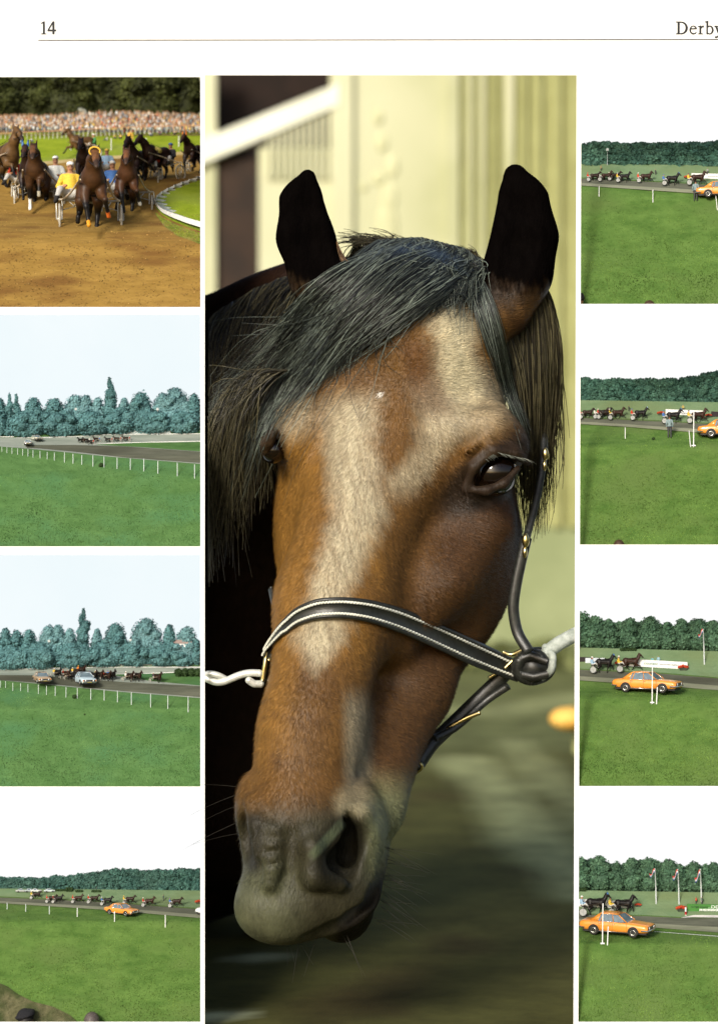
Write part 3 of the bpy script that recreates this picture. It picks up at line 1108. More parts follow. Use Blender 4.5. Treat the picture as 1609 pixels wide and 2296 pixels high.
# forelock: from between the ears, swept down to the left across the brow
hair('forelock', [
    strands(2600, [(860, 528), (960, 520), (1050, 545), (1085, 590)], [(750, 625), (850, 630), (925, 650), (985, 655)],
            [(545, 815), (600, 850), (680, 845), (770, 800), (880, 730)], 46, 11, 9),
    strands(2300, [(870, 535), (960, 540), (1040, 575)], [(695, 660), (785, 690), (880, 675)],
            [(480, 890), (500, 970), (560, 940), (640, 865), (740, 800)], 36, 22, 13),
    strands(380, [(900, 540), (1000, 560)], [(660, 720), (760, 740)], [(490, 1000), (540, 1040), (585, 930)], 34, 26, 18),
    strands(90, [(920, 560), (1040, 590)], [(740, 730), (880, 720)], [(600, 900), (680, 900), (780, 860), (900, 790)], 40, 26, 16),
    strands(60, [(900, 540), (1000, 560)], [(680, 720), (780, 760)], [(470, 760), (480, 860), (560, 1050), (700, 900)], 60, 50, 30),
    strands(420, [(1040, 590), (1075, 600), (1095, 620)], [(1085, 720), (1110, 730), (1130, 740)],
            [(1140, 840), (1165, 900), (1185, 960)], 20, 10, 5),
    strands(260, [(960, 610), (1040, 640), (1070, 640)], [(935, 660), (985, 660), (1040, 655)],
            [(880, 715), (950, 695), (1010, 680)], 18, 8, 4),
    strands(240, [(1030, 560), (1080, 560), (1100, 600)], [(1010, 590), (1050, 590), (1080, 600)],
            [(960, 600), (1010, 640), (1060, 650)], 40, 22, 12),
    strands(700, [(850, 512), (950, 506), (1050, 530), (1090, 565)], [(800, 560), (900, 560), (1000, 570), (1060, 600)],
            [(730, 640), (820, 640), (920, 640), (1030, 640)], 22, 10, 6),
    strands(420, [(960, 590), (1040, 600), (1080, 610)], [(940, 580), (1000, 600), (1060, 640)], [(900, 600), (990, 660), (1040, 700)], 40, 30, 22),
], 1.9, M_hair)
# tuft of mane standing behind the poll between the ears
hair('mane', [
    strands(900, [(760, 560), (880, 540), (1010, 555), (1090, 570)], [(800, 512), (890, 512), (1000, 535), (1080, 545)],
            [(760, 505), (850, 500), (960, 528), (1060, 540)], 10, 6, 3, dfix=(330, 300, 290)),
    # left side of the neck
    strands(1500, [(700, 570), (620, 575), (540, 610), (460, 660)], [(600, 700), (540, 720), (480, 760), (400, 800)],
            [(560, 960), (500, 1000), (440, 1040), (360, 1060)], 60, 22, 16, dfix=(520, 420, 400)),
    strands(1500, [(720, 690), (680, 700), (640, 720), (600, 760)], [(620, 860), (580, 880), (540, 900), (480, 930)],
            [(590, 1010), (550, 1100), (500, 1180), (430, 1240)], 50, 26, 14, dfix=(330, 260, 300)),
    strands(70, [(640, 820), (600, 830)], [(560, 900), (520, 860)], [(560, 1080), (440, 940)], 40, 40, 26, dfix=(200, 180, 220)),
    # right side, behind the cheek strap
    strands(900, [(1130, 690), (1170, 650), (1205, 620), (1232, 606)], [(1160, 880), (1195, 870), (1228, 830), (1266, 780)],
            [(1180, 1130), (1200, 1160), (1220, 1120), (1250, 1000)], 40, 12, 10, dfix=(240, 260, 330)),
    strands(170, [(1190, 650), (1220, 620), (1236, 612)], [(1225, 950), (1250, 920), (1275, 860)],
            [(1215, 1200), (1245, 1150), (1265, 1060)], 60, 14, 12, dfix=(320, 330, 360)),
], 2.2, M_hair_dark, (0.010, 0.008, 0.005), (0.10, 0.088, 0.045), 1.5)
hair('ear_tuft', [
    strands(110, [(752, 520), (770, 560), (795, 585)], [(765, 560), (785, 585), (800, 600)], [(790, 590), (805, 600), (815, 612)], 14, 5, 3, dfix=(168, 150, 150)),
], 1.1, M_hair, (0.02, 0.010, 0.005), (0.22, 0.12, 0.045), 2.0)['kind'] = 'stuff'
# whiskers
_wp = []
for _i in range(46):
    a = rng.random()
    x0, y0, d0 = (rng.uniform(838, 862), rng.uniform(1890, 2070), -30) if a < .62 else (rng.uniform(530, 545), rng.uniform(1730, 1950), -80) if a < .8 else (rng.uniform(640, 800), 2098, -80)
    L_ = rng.uniform(50, 130)
    dx, dy = (1, rng.uniform(-.1, .7)) if a < .62 else (-1, rng.uniform(-.2, .5)) if a < .8 else (rng.uniform(-.4, .6), .8)
    _wp.append([Pc(x0 + dx * L_ * s_, y0 + dy * L_ * s_ + 10 * s_ * s_, d0 - 30 * s_) for s_ in np.linspace(0, 1, 6)])
_V, _F = ribbons(to_world(np.array(_wp)), 0.75 * S, 0.25)
link('whisker', mesh_np('whisker', _V, _F, True), mat('whisker_hair', (0.012, 0.010, 0.007), (0.03, 0.026, 0.018), rough=0.5), horse)['kind'] = 'stuff'

# ---------------------------------------------------------------- the halter
M_leather = mat('black_leather', (0.010, 0.010, 0.009), (0.024, 0.026, 0.022), scale=20, rough=0.36, spec=0.5, bump=0.15, bscale=90)
M_thread = mat('white_thread', (0.62, 0.62, 0.52), (0.75, 0.75, 0.66), rough=0.6)
M_brass = mat('worn_brass', (0.50, 0.38, 0.14), (0.68, 0.58, 0.30), scale=9, rough=0.28, metal=1.0)
M_steel = mat('dull_steel', (0.55, 0.56, 0.54), (0.75, 0.76, 0.74), scale=12, rough=0.3, metal=1.0)
halter = empty('halter', to_world(np.array(Pc(860, 1420, 0))))
tag(halter, 'black leather halter with white stitched noseband buckled round the bay horse head', 'halter')


def hpart(name, b, m_, parent=None, smooth=True):
    o = b.build(name, m_, parent or halter, smooth)
    if (parent or halter) is halter:
        o.location = -halter.location
    return o


_nx = np.array([592, 600, 622, 660, 710, 770, 830, 900, 980, 1060, 1130, 1160], float)
_nt_ = np.array([1452, 1436, 1402, 1362, 1341, 1338, 1344, 1362, 1396, 1432, 1466, 1482], float)
_nb_ = np.array([1474, 1462, 1440, 1404, 1388, 1386, 1396, 1420, 1456, 1494, 1520, 1530], float)
_q = np.linspace(0, 1, 80)
_s0 = np.linspace(0, 1, len(_nx))
def _sm(a):
    v = np.interp(_q, _s0, a)
    for _ in range(6):
        v[1:-1] = (v[:-2] + v[1:-1] * 2 + v[2:]) / 4
    return v
_bx, _bt, _bb = _sm(_nx), _sm(_nt_), _sm(_nb_)
_dd = relief(_bx, (_bt + _bb) / 2)
_dd = np.minimum(_dd, 260)
_dd = np.where(_bx < 640, np.minimum(_dd, np.interp(_bx, [590, 640], [40, -60])), _dd)
_dd = np.where(_bx > 1080, np.interp(_bx, [1080, 1160], [np.interp(1080, _bx, _dd), np.interp(1080, _bx, _dd) + 60]), _dd)
for _ in range(10):
    _dd[1:-1] = (_dd[:-2] + _dd[1:-1] * 2 + _dd[2:]) / 4
_dd -= 14
band = MB()
_V, _F = [], []
_prof = [(0.0, 6), (0.0, -3), (0.07, -9), (0.16, -8), (0.24, -3), (0.5, -4), (0.76, -3), (0.84, -8), (0.93, -9), (1.0, -3), (1.0, 6)]
for i in range(len(_q)):
    for (u, lift) in _prof:
        _V.append(Pc(_bx[i] - (6 if _bx[i] < 640 else 0) * u, _bt[i] + (_bb[i] - _bt[i]) * u, _dd[i] + lift))
_np = len(_prof)
for i in range(len(_q) - 1):
    for j in range(_np):
        j2 = (j + 1) % _np
        _F.append((i * _np + j, i * _np + j2, (i + 1) * _np + j2, (i + 1) * _np + j))
band.add(to_world(np.array(_V)), _F)
noseband = hpart('noseband', band, M_leather)
for u in (0.23, 0.77):
    st = MB()
    ln = [(_bx[i] - (6 if _bx[i] < 640 else 0) * u, _bt[i] + (_bb[i] - _bt[i]) * u, _dd[i] - 8) for i in range(len(_q))]
    ln = np.array(ln)
    cum = np.concatenate([[0], np.cumsum(np.hypot(np.diff(ln[:, 0]), np.diff(ln[:, 1])))])
    n_st = int(cum[-1] / 7.2)
    for k in range(n_st):
        seg = [np.array([np.interp(c, cum, ln[:, a]) for a in range(3)]) for c in ((k + .08) * 7.2, (k + .5) * 7.2, (k + 1.0) * 7.2)]
        pts = [Pc(p[0], p[1] + dy, p[2] + dz) for p, dy, dz in zip(seg, (1.6, 0, -1.6), (0, -1.5, 0))]
        st.tube(to_world(np.array(pts)), [2.2 * S, 3.0 * S, 2.2 * S], 5)
    o = st.build('stitching', M_thread, noseband, True)


def strap(pts, w, th, name='strap', parent=None, m_=None):
    """flat leather strap through (px, py, d)"""
    P = np.array(pts, float)
    s_ = np.linspace(0, 1, len(P))
    q = np.linspace(0, 1, len(P) * 6)
    Q = np.stack([np.interp(q, s_, P[:, i]) for i in range(3)], 1)
    for _ in range(8):
        Q[1:-1] = (Q[:-2] + Q[1:-1] * 2 + Q[2:]) / 4
    b = MB()
    b.tube(to_world(np.array([Pc(*p) for p in Q])), w * S, 10, flat=th, up=(0.02, -1, 0.03) if th > 1 else None)
    return hpart(name, b, m_ or M_leather, parent)


def ring(px, py, d, rx, ry, w, name, m_, rz=0, ry_=0, part=None):
    P = []
    for i in range(28):
        a = 2 * math.pi * i / 28
        x, y = rx * math.cos(a), ry * math.sin(a)
        P.append((px + x * math.cos(R(rz)) - y * math.sin(R(rz)), py + x * math.sin(R(rz)) + y * math.cos(R(rz)), d + x * ry_))
    b = MB()
    b.tube(to_world(np.array([Pc(*p) for p in P])), w * S, 8, closed=True)
    return hpart(name, b, m_, part)


_dr = float(_dd[-1])
# cheek strap down the right-hand side, from under the ear through a buckle to the side ring
strap([(1192, 760, 330), (1212, 900, 320), (1222, 1010, 250), (1205, 1110, 200), (1180, 1205, 150)], 9, 0.5, 'cheek_strap')
strap([(1180, 1205, 150), (1160, 1290, 150), (1148, 1360, 150), (1158, 1420, 150), (1186, 1462, 130)], 13, 0.6, 'cheek_strap')
for py, px, rr in ((1018, 1222, 8), (1212, 1178, 9)):
    b = MB()
    b.ball(to_world(np.array(Pc(px, py, 130))), (rr * S, rr * S, rr * 1.9 * S), 12)
    b.ball(to_world(np.array(Pc(px - 2, py + 26, 134))), (rr * .7 * S, rr * S, rr * 1.6 * S), 10)
    hpart('stud', b, M_brass)
strap([(606, 1320, 60), (612, 1350, 40), (624, 1385, 10), (630, 1410, 0)], 10, 0.5, 'cheek_strap')
# side rings
ring(1205, 1492, _dr - 20, 34, 34, 8, 'ring', M_leather)
b = MB()
for i in range(26):                                       # the knotted leather end
    a = i / 25 * 5.4
    b.ball(to_world(np.array(Pc(1192 + 32 * math.cos(a), 1496 + 26 * math.sin(a), _dr - 18 - 1.2 * i))), 17 * S, 8)
b.ball(to_world(np.array(Pc(1198, 1496, _dr - 24))), (38 * S, 36 * S, 36 * S), 14)
b.tube(to_world(np.array([Pc(1160, 1480, _dr - 30), Pc(1190, 1470, _dr - 66), Pc(1222, 1482, _dr - 50)])), 11 * S, 8)
b.tube(to_world(np.array([Pc(1166, 1512, _dr - 30), Pc(1196, 1518, _dr - 64), Pc(1224, 1512, _dr - 44)])), 11 * S, 8)
hpart('knot', b, M_leather)
strap([(1128, 1462, _dr - 24), (1146, 1470, _dr - 34), (1172, 1456, _dr - 30)], 5, 1, 'buckle', None, M_brass)
strap([(1095, 1520, _dr - 14), (1130, 1500, _dr - 24), (1150, 1480, _dr - 24)], 4, 1, 'buckle', None, M_brass)
# throat strap down to the chin buckle
strap([(1142, 1502, _dr - 4), (1080, 1560, _dr + 10), (1010, 1628, _dr - 10), (966, 1668, _dr - 40), (938, 1712, _dr - 60)], 17, 0.55, 'chin_strap')
strap([(1140, 1538, _dr - 14), (1090, 1570, _dr), (1020, 1635, _dr - 24), (975, 1655, _dr - 46)], 9, 0.6, 'chin_strap')
strap([(992, 1640, _dr - 20), (1040, 1612, _dr - 26), (1076, 1598, _dr - 22)], 5.5, 1, 'buckle', None, M_brass)
strap([(922, 1712, _dr - 74), (944, 1712, _dr - 78), (946, 1724, _dr - 76), (920, 1740, _dr - 66), (908, 1758, _dr - 60)], 4.5, 1, 'buckle', None, M_brass)
strap([(928, 1718, _dr - 80), (942, 1720, _dr - 80)], 8, 1, 'keeper', None, M_leather)
# left side buckle
strap([(598, 1462, 30), (594, 1490, 26), (588, 1528, 26)], 5.5, 1, 'buckle', None, M_brass)
strap([(604, 1480, 20), (630, 1452, 4)], 6, 1, 'buckle', None, M_brass)
strap([(622, 1490, 8), (616, 1512, 6), (608, 1530, 10)], 10, 0.7, 'keeper', None, M_steel)
strap([(604, 1466, 24), (618, 1476, 14), (626, 1500, 12), (612, 1528, 14)], 13, 0.7, 'keeper', None, M_leather)

# lead chain to the left, lead rope to the right
def rope(name, runs, m_, label, cat):
    o0 = empty(name, to_world(np.array(Pc(*runs[0][0][0]))))
    tag(o0, label, cat)
    for pts, w in runs:
        P = np.array(pts, float)
        q = np.linspace(0, 1, 40)
        s_ = np.linspace(0, 1, len(P))
        Q = np.stack([np.interp(q, s_, P[:, i]) for i in range(3)], 1)
        for _ in range(14):
            Q[1:-1] = (Q[:-2] + Q[1:-1] * 2 + Q[2:]) / 4
        b = MB()
        b.tube(to_world(np.array([Pc(*p) for p in Q])), w * S, 10)
        b.ball(to_world(np.array(Pc(*P[0]))), w * S, 10)
        b.ball(to_world(np.array(Pc(*P[-1]))), w * S, 10)
        o = b.build('strand', m_, o0, True)
        o.location = -o0.location
    return o0


M_wire = mat('pale_wire', (0.62, 0.64, 0.58), (0.80, 0.80, 0.74), scale=8, rough=0.35, metal=0.35)
rope('twisted_lead', [([(582, 1510, 26), (560, 1508, 24), (534, 1514, 28), (508, 1528, 34), (486, 1532, 40), (470, 1525, 40), (461, 1520, 44), (453, 1516, 48)], 8.5),
                      ([(508, 1524, 40), (490, 1514, 34), (470, 1510, 36), (461, 1513, 44), (453, 1517, 50)], 7),
                      ([(584, 1534, 24), (570, 1534, 20), (558, 1526, 16)], 8.5)],
     M_wire, 'pale twisted wire lead hooked to the buckle left of the noseband', 'lead')
rope('lead_rope', [([(1214, 1520, _dr - 30), (1236, 1504, _dr - 50), (1240, 1470, _dr - 54), (1222, 1452, _dr - 40)], 9),
                   ([(1228, 1462, _dr - 40), (1250, 1444, _dr - 40), (1272, 1432, max(30, _dr - 30)), (1293, 1421, max(40, _dr - 20))], 17)],
     mat('grey_rope', (0.30, 0.34, 0.30), (0.52, 0.56, 0.52), scale=16, rough=0.6, bump=0.4), 'thick pale grey lead rope knotted to the ring right of the noseband', 'rope')
clip(bpy.data.objects['lead_rope'], px=1293)
clip(bpy.data.objects['twisted_lead'], px=454, keep='right')
# ---------------------------------------------------------------- model kit: trotters, sulkies, drivers, cars, posts, trees
def leaves(P, N, size, jit=0.55):
    """one small bent leaf-clump (two triangles) per point"""
    n = len(P)
    a = rng.normal(size=(n, 3))
    nn = N + rng.normal(0, jit, (n, 3))
    nn /= np.linalg.norm(nn, axis=1, keepdims=True) + 1e-9
    u = np.cross(nn, a)
    u /= np.linalg.norm(u, axis=1, keepdims=True) + 1e-9
    v = np.cross(nn, u)
    s = (size * rng.uniform(0.6, 1.4, n))[:, None]
    V = np.stack([P - u * s, P - v * s * .7 + nn * s * .2, P + u * s, P + v * s * .7 + nn * s * .2], 1).reshape(-1, 3)
    i = np.arange(n)[:, None] * 4
    return V, np.concatenate([i + [0, 1, 2], i + [0, 2, 3]])


def ico(r=2):
    bm = bmesh.new()
    bmesh.ops.create_icosphere(bm, subdivisions=r, radius=1)
    V = np.array([v.co[:] for v in bm.verts])
    F = np.array([[v.index for v in f.verts] for f in bm.faces])
    bm.free()
    return V, F


ICO2, ICO3 = ico(2), ico(3)


def crown_mesh(name, lobes, leaf, dens=1.0, seed=0, soft=1.0):
    """lobes: (x, y, z, rx, ry, rz). A lumpy core plus leaf clumps that break its outline. Per-clump tint in the attribute."""
    Vs, Fs, Cs, n = [], [], [], 0
    r = np.random.default_rng(seed + 5)
    for li, (x, y, z, rx, ry, rz) in enumerate(lobes):
        v0, f0 = ICO3 if max(rx, rz) > 7 * leaf else ICO2
        rad = np.array((rx, ry, rz))
        nz = 1 + 0.13 * noise3(v0 * 3 + li * 7.3, 1.0, seed + li) + 0.06 * noise3(v0 * 9, 1.0, seed + li + 3)
        core = v0 * rad * nz[:, None] * 0.94 + (x, y, z)
        Vs.append(core)
        Fs.append(f0 + n)
        n += len(core)
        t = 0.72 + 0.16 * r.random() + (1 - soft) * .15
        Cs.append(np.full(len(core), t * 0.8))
        area = 4 * math.pi * ((rx * rz + rx * ry + ry * rz) / 3)
        k = int(area / (leaf * leaf) * 0.9 * dens)
        p = r.normal(size=(k, 3))
        p /= np.linalg.norm(p, axis=1, keepdims=True)
        p = p[(p[:, 1] < 0.45)]
        nzp = 1 + 0.13 * noise3(p * 3 + li * 7.3, 1.0, seed + li)
        pos = p * rad * (nzp * r.uniform(0.90, 1.12, len(p)))[:, None] + (x, y, z)
        v, f = leaves(pos, p, leaf, .55 * soft)
        Vs.append(v)
        Fs.append(f + n)
        n += len(v)
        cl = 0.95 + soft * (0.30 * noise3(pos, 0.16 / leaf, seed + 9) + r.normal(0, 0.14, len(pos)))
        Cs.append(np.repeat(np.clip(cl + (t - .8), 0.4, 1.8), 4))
    C = np.ones((n, 4))
    C[:, :3] = np.concatenate(Cs)[:, None]
    return mesh_np(name, np.concatenate(Vs), np.concatenate(Fs), False, C)


def leaf_mat(name, c1, c2):
    m = mat(name, c1, c2, scale=3.0, rough=0.65, spec=0.15)
    nt = m.node_tree
    if 'tintmul' not in nt.nodes:
        b = nt.nodes['Principled BSDF']
        src = b.inputs['Base Color'].links[0].from_socket
        at = nt.nodes.new('ShaderNodeAttribute')
        at.attribute_name = 'tint'
        vm = nt.nodes.new('ShaderNodeVectorMath')
        vm.name = 'tintmul'
        vm.operation = 'MULTIPLY'
        nt.links.new(src, vm.inputs[0])
        nt.links.new(at.outputs['Color'], vm.inputs[1])
        nt.links.new(vm.outputs[0], b.inputs['Base Color'])
    return m


# ---- a harness horse, 1.6 m at the withers, nose along +X
BAY, DBAY, BLACKH = (0.070, 0.026, 0.009), (0.022, 0.009, 0.0045), (0.007, 0.0055, 0.005)


def horse_mesh(name, h, pose, headup=0.0, headturn=0.0, coatc=DBAY, socks=(), slim=1.0):
    b = Sculpt((-1.75, -.75, -.06), (1.75, .75, 2.55), h)
    k = .10
    b.cone((-.50, 0, 1.22), (.42, 0, 1.16 + (1 - slim) * .3), .30 * slim, .30 * slim, k, sq=(1, .98, 1))
    b.ell((-.62, 0, 1.28), (.33, .28, .29), k)
    b.ell((.50, 0, 1.12 + (1 - slim) * .5), (.27, .29 * slim, .34 * slim), k)
    b.ell((.30, 0, 1.42), (.30, .10, .16), k)
    hx, hz = 1.02 - headup * .25, 1.86 + headup * .22
    hy = headturn
    b.path([(.52, 0, 1.25, .25), (.80, hy * .3, 1.58, .165), (hx - .02, hy * .7, hz - .04, .115)], k)
    b.path([(hx - .01, hy * .8, hz, .105), (hx + .16, hy, hz - .14, .098), (hx + .36, hy * 1.3, hz - .34, .062), (hx + .43, hy * 1.35, hz - .41, .062)], .05)
    b.ell((hx + .10, hy, hz - .19, ), (.11, .07, .10), .04)
    for s in (-1, 1):
        b.cone((hx - .05, hy * .8 + s * .075, hz + .07), (hx - .05, hy * .8 + s * .10, hz + .23), .040, .012, .03)
    b.cone((hx - .10, hy * .7, hz + .03), (.55, 0, 1.52), .05, .06, .05, sq=(1, 1.8, 1))
    legs = {
        # shoulder/hip, elbow/stifle, knee/hock, fetlock, hoof
        'trot': [((.48, -.16, 1.00), (.55, -.17, .78), (.92, -.17, .72), (1.08, -.17, .40), (1.20, -.17, .30)),
                 ((.46, .16, 1.00), (.42, .17, .75), (.26, .17, .50), (.10, .17, .22), (-.02, .17, .12)),
                 ((-.62, -.16, 1.05), (-.60, -.17, .78), (-.98, -.17, .58), (-1.12, -.17, .26), (-1.22, -.17, .10)),
                 ((-.60, .16, 1.05), (-.38, .17, .80), (-.48, .17, .52), (-.22, .17, .22), (-.12, .17, .05))],
        'trot_b': [((.48, .16, 1.00), (.55, .17, .78), (.88, .17, .80), (.92, .17, .46), (.90, .17, .36)),
                   ((.46, -.16, 1.00), (.40, -.17, .72), (.30, -.17, .42), (.24, -.17, .14), (.30, -.17, .04)),
                   ((-.62, .16, 1.05), (-.55, .17, .78), (-.80, .17, .52), (-.62, .17, .26), (-.66, .17, .12)),
                   ((-.60, -.16, 1.05), (-.45, -.17, .78), (-.68, -.17, .50), (-.62, -.17, .16), (-.54, -.17, .04))],
        'drive': [((.48, -.17, 1.00), (.56, -.20, .78), (.70, -.17, .50), (.72, -.12, .16), (.80, -.11, .05)),
                  ((.46, .17, 1.00), (.56, .20, .80), (.78, .27, .66), (.60, .34, .40), (.52, .37, .30)),
                  ((-.62, -.16, 1.05), (-.50, -.24, .78), (-.70, -.26, .52), (-.52, -.30, .40), (-.55, -.31, .28)),
                  ((-.60, .16, 1.05), (-.42, .18, .78), (-.60, .17, .50), (-.50, .14, .18), (-.44, .14, .05))],
    }[pose]
    for i, (a, e, kn, f, hf) in enumerate(legs):
        r = (.165, .115, .066, .046, .060) if i < 2 else (.20, .14, .068, .048, .060)
        b.path([(*p, q) for p, q in zip((a, e, kn, f, hf), r)], .045)
    b.path([(-.88, 0, 1.30, .07), (-1.06, 0, 1.12, .09), (-1.16, .02, .80, .08), (-1.22, .02, .50, .03)], .06)
    V, Q = b.mesh(1)
    if len(socks) or True:
        c = np.ones((len(V), 4))
        c[:, :3] = coatc
        dk = np.maximum.reduce([sstep(.75, .55, V[:, 2]), sstep(.0, -.06, V[:, 0] + .92) * (V[:, 2] < 1.35), sstep(.03, 0, np.abs(V[:, 1])) * sstep(1.5, 1.65, V[:, 2]) * (V[:, 0] < hx - .02) * .8])
        c[:, :3] = c[:, :3] * (1 - dk[:, None]) + np.array(BLACKH) * dk[:, None]
        c[:, :3] *= (1 + 0.25 * noise3(V, 4.0, 3))[:, None]
        if slim < 1:
            fc = sstep(hx - .02, hx + .10, V[:, 0]) * (V[:, 2] > hz - .50) * (V[:, 2] < hz + .03)
            c[:, :3] *= (1 + 1.1 * fc)[:, None]
        mz = sstep(hx + .30, hx + .36, V[:, 0]) * (V[:, 2] > 1.2)
        c[:, :3] = c[:, :3] * (1 - .8 * mz[:, None]) + np.array((.02, .016, .014)) * .8 * mz[:, None]
        for (li, colr, z0, z1) in socks:
            f, hf, kn = legs[li][3], legs[li][4], legs[li][2]
            P0 = np.array(kn) + (np.array(f) - np.array(kn)) * z0
            near = np.linalg.norm(V - np.array(f), axis=1) < z1
            if z0 == 0:
                near = np.linalg.norm(V - np.array(hf), axis=1) < z1
            c[near, :3] = colr
    return mesh_np(name, V, Q, True, c)


M_horse = mat('harness_horse_coat', 0.75, 1.25, scale=6, rough=0.45, spec=0.25, attr='tint')


def tack_mesh(headup=0.0, headturn=0.0):
    """bridle, breast strap, saddle pad straps"""
    b = MB()
    hx, hz, hy = 1.02 - headup * .25, 1.86 + headup * .22, headturn
    for t, r in ((.18, .115), (.34, .078)):
        c = np.array((hx + t, hy * (1 + t), hz - t * .98))
        P = [c + r * np.array((0.7 * math.sin(a) * .7, math.cos(a), .7 * math.sin(a))) for a in np.linspace(0, 2 * math.pi, 14, endpoint=False)]
        b.tube(P, .014, 5, closed=True)
    for x, z0, ry, rz in ((.22, 1.14, .32, .34),):
        P = [(x, ry * math.cos(a), z0 + rz * math.sin(a)) for a in np.linspace(0, 2 * math.pi, 18, endpoint=False)]
        b.tube(P, .022, 5, closed=True)
    P = [(.80 - .34 * abs(math.cos(a)) - 0.0, .285 * math.cos(a), 1.20 + 0.02 * math.sin(a)) for a in np.linspace(0, math.pi, 12)]
    b.tube(P, .026, 5)
    for s in (-1, 1):
        b.tube([(hx + .34, hy * 1.3 + s * .07, hz - .36), (.7, s * .16, 1.62), (.25, s * .12, 1.55), (-.9, s * .10, 1.42)], .011, 4)
    return b.mesh('harness', True)


def wheel_meshes(disc):
    t = MB()
    P = [(.35 * math.cos(a), 0, .35 * math.sin(a)) for a in np.linspace(0, 2 * math.pi, 26, endpoint=False)]
    t.tube(P, .028, 6, closed=True)
    s = MB()
    n = 14
    for i in range(n):
        a = 2 * math.pi * i / n
        s.tube([(.03 * math.cos(a), 0.012 * (-1) ** i, .03 * math.sin(a)), (.33 * math.cos(a), 0, .33 * math.sin(a))], .011 if disc else .007, 4)
    P2 = [(.315 * math.cos(a), 0, .315 * math.sin(a)) for a in np.linspace(0, 2 * math.pi, 26, endpoint=False)]
    s.tube(P2, .022, 5, closed=True)
    s.ball((0, 0, 0), (.045, .06, .045), 8)
    d = None
    if disc:
        d = MB()
        m = 26
        V = [(0, y, 0) for y in (-.02, .02)]
        for y in (-.006, .006):
            V += [(.30 * math.cos(2 * math.pi * j / m), y, .30 * math.sin(2 * math.pi * j / m)) for j in range(m)]
        F = [(0, 2 + j, 2 + (j + 1) % m) for j in range(m)] + [(1, 2 + m + (j + 1) % m, 2 + m + j) for j in range(m)]
        d.add(V, F)
    return t.mesh('tyre', True), s.mesh('rim', True), (d.mesh('disc') if d else None)


M_tyre = mat('tyre_rubber', (0.020, 0.019, 0.017), (0.035, 0.033, 0.030))
M_tyre_pale = mat('dusty_tyre', (0.36, 0.33, 0.26), (0.52, 0.49, 0.42), scale=20)
M_silver = mat('sulky_metal', (0.50, 0.49, 0.43), (0.66, 0.64, 0.58), rough=0.35, metal=0.5)
M_disc = mat('white_disc', (0.28, 0.29, 0.28), (0.42, 0.43, 0.41), rough=0.5)
M_shaft_dark = mat('dark_shaft', (0.03, 0.022, 0.016), (0.07, 0.05, 0.035), rough=0.5)
M_shaft = mat('shaft_wood', (0.42, 0.33, 0.22), (0.60, 0.52, 0.40), scale=10, rough=0.4)
M_tack = mat('tack_leather', (0.010, 0.008, 0.006), (0.02, 0.016, 0.012), rough=0.4)
M_seat = mat('seat_vinyl', (0.03, 0.03, 0.035), (0.06, 0.06, 0.065), rough=0.5)


def sulky_proto(disc, hub=(-1.28, .62)):
    root = empty('sulky')
    b = MB()
    for s in (-1, 1):
        b.tube([(.42, s * .32, 1.12), (-.2, s * .40, 1.04), (-.80, s * .50, .94), (-1.10, s * .60, .88), (-1.28, s * .70, .84)], [.024, .026, .026, .024, .022], 7)
    b.build('shafts', M_shaft_dark if disc else M_shaft, root, True)
    f = MB()
    f.tube([(-1.28, -.74, .84), (-1.30, 0, .80), (-1.28, .74, .84)], .022, 6)
    for s in (-1, 1):
        for dy in (-.065, .065):
            f.tube([(-1.28, s * .70 + dy * .2, .86), (-1.28, s * .74 + dy * .9, .84), (-1.28, s * .74 + dy * 1.1, .74), (-1.28, s * .74 + dy, .36)], .017, 5)
        f.tube([(-1.28, s * .66, .60), (-1.29, 0, .78)], .012, 5)
        f.tube([(-1.28, s * .50, .80), (-.72, s * .40, .62), (-.62, s * .40, .66)], .012, 5)
    f.build('frame', M_silver, root, True)
    st = MB()
    st.ball((-1.34, 0, .86), (.19, .17, .055), 12)
    st.tube([(-1.34, 0, .84), (-1.30, 0, .80)], .05, 6)
    st.build('seat', M_seat, root, True)
    t, r, d = wheel_meshes(disc)
    for s in (-1, 1):
        w = link('wheel', t, M_tyre if disc else M_tyre_pale, root, (-1.28, s * .74, .378))
        link('rim', r, M_disc if disc else M_silver, w)
        if d:
            link('disc', d, M_disc, w)
    return root


SKIN = (0.40, 0.20, 0.11)


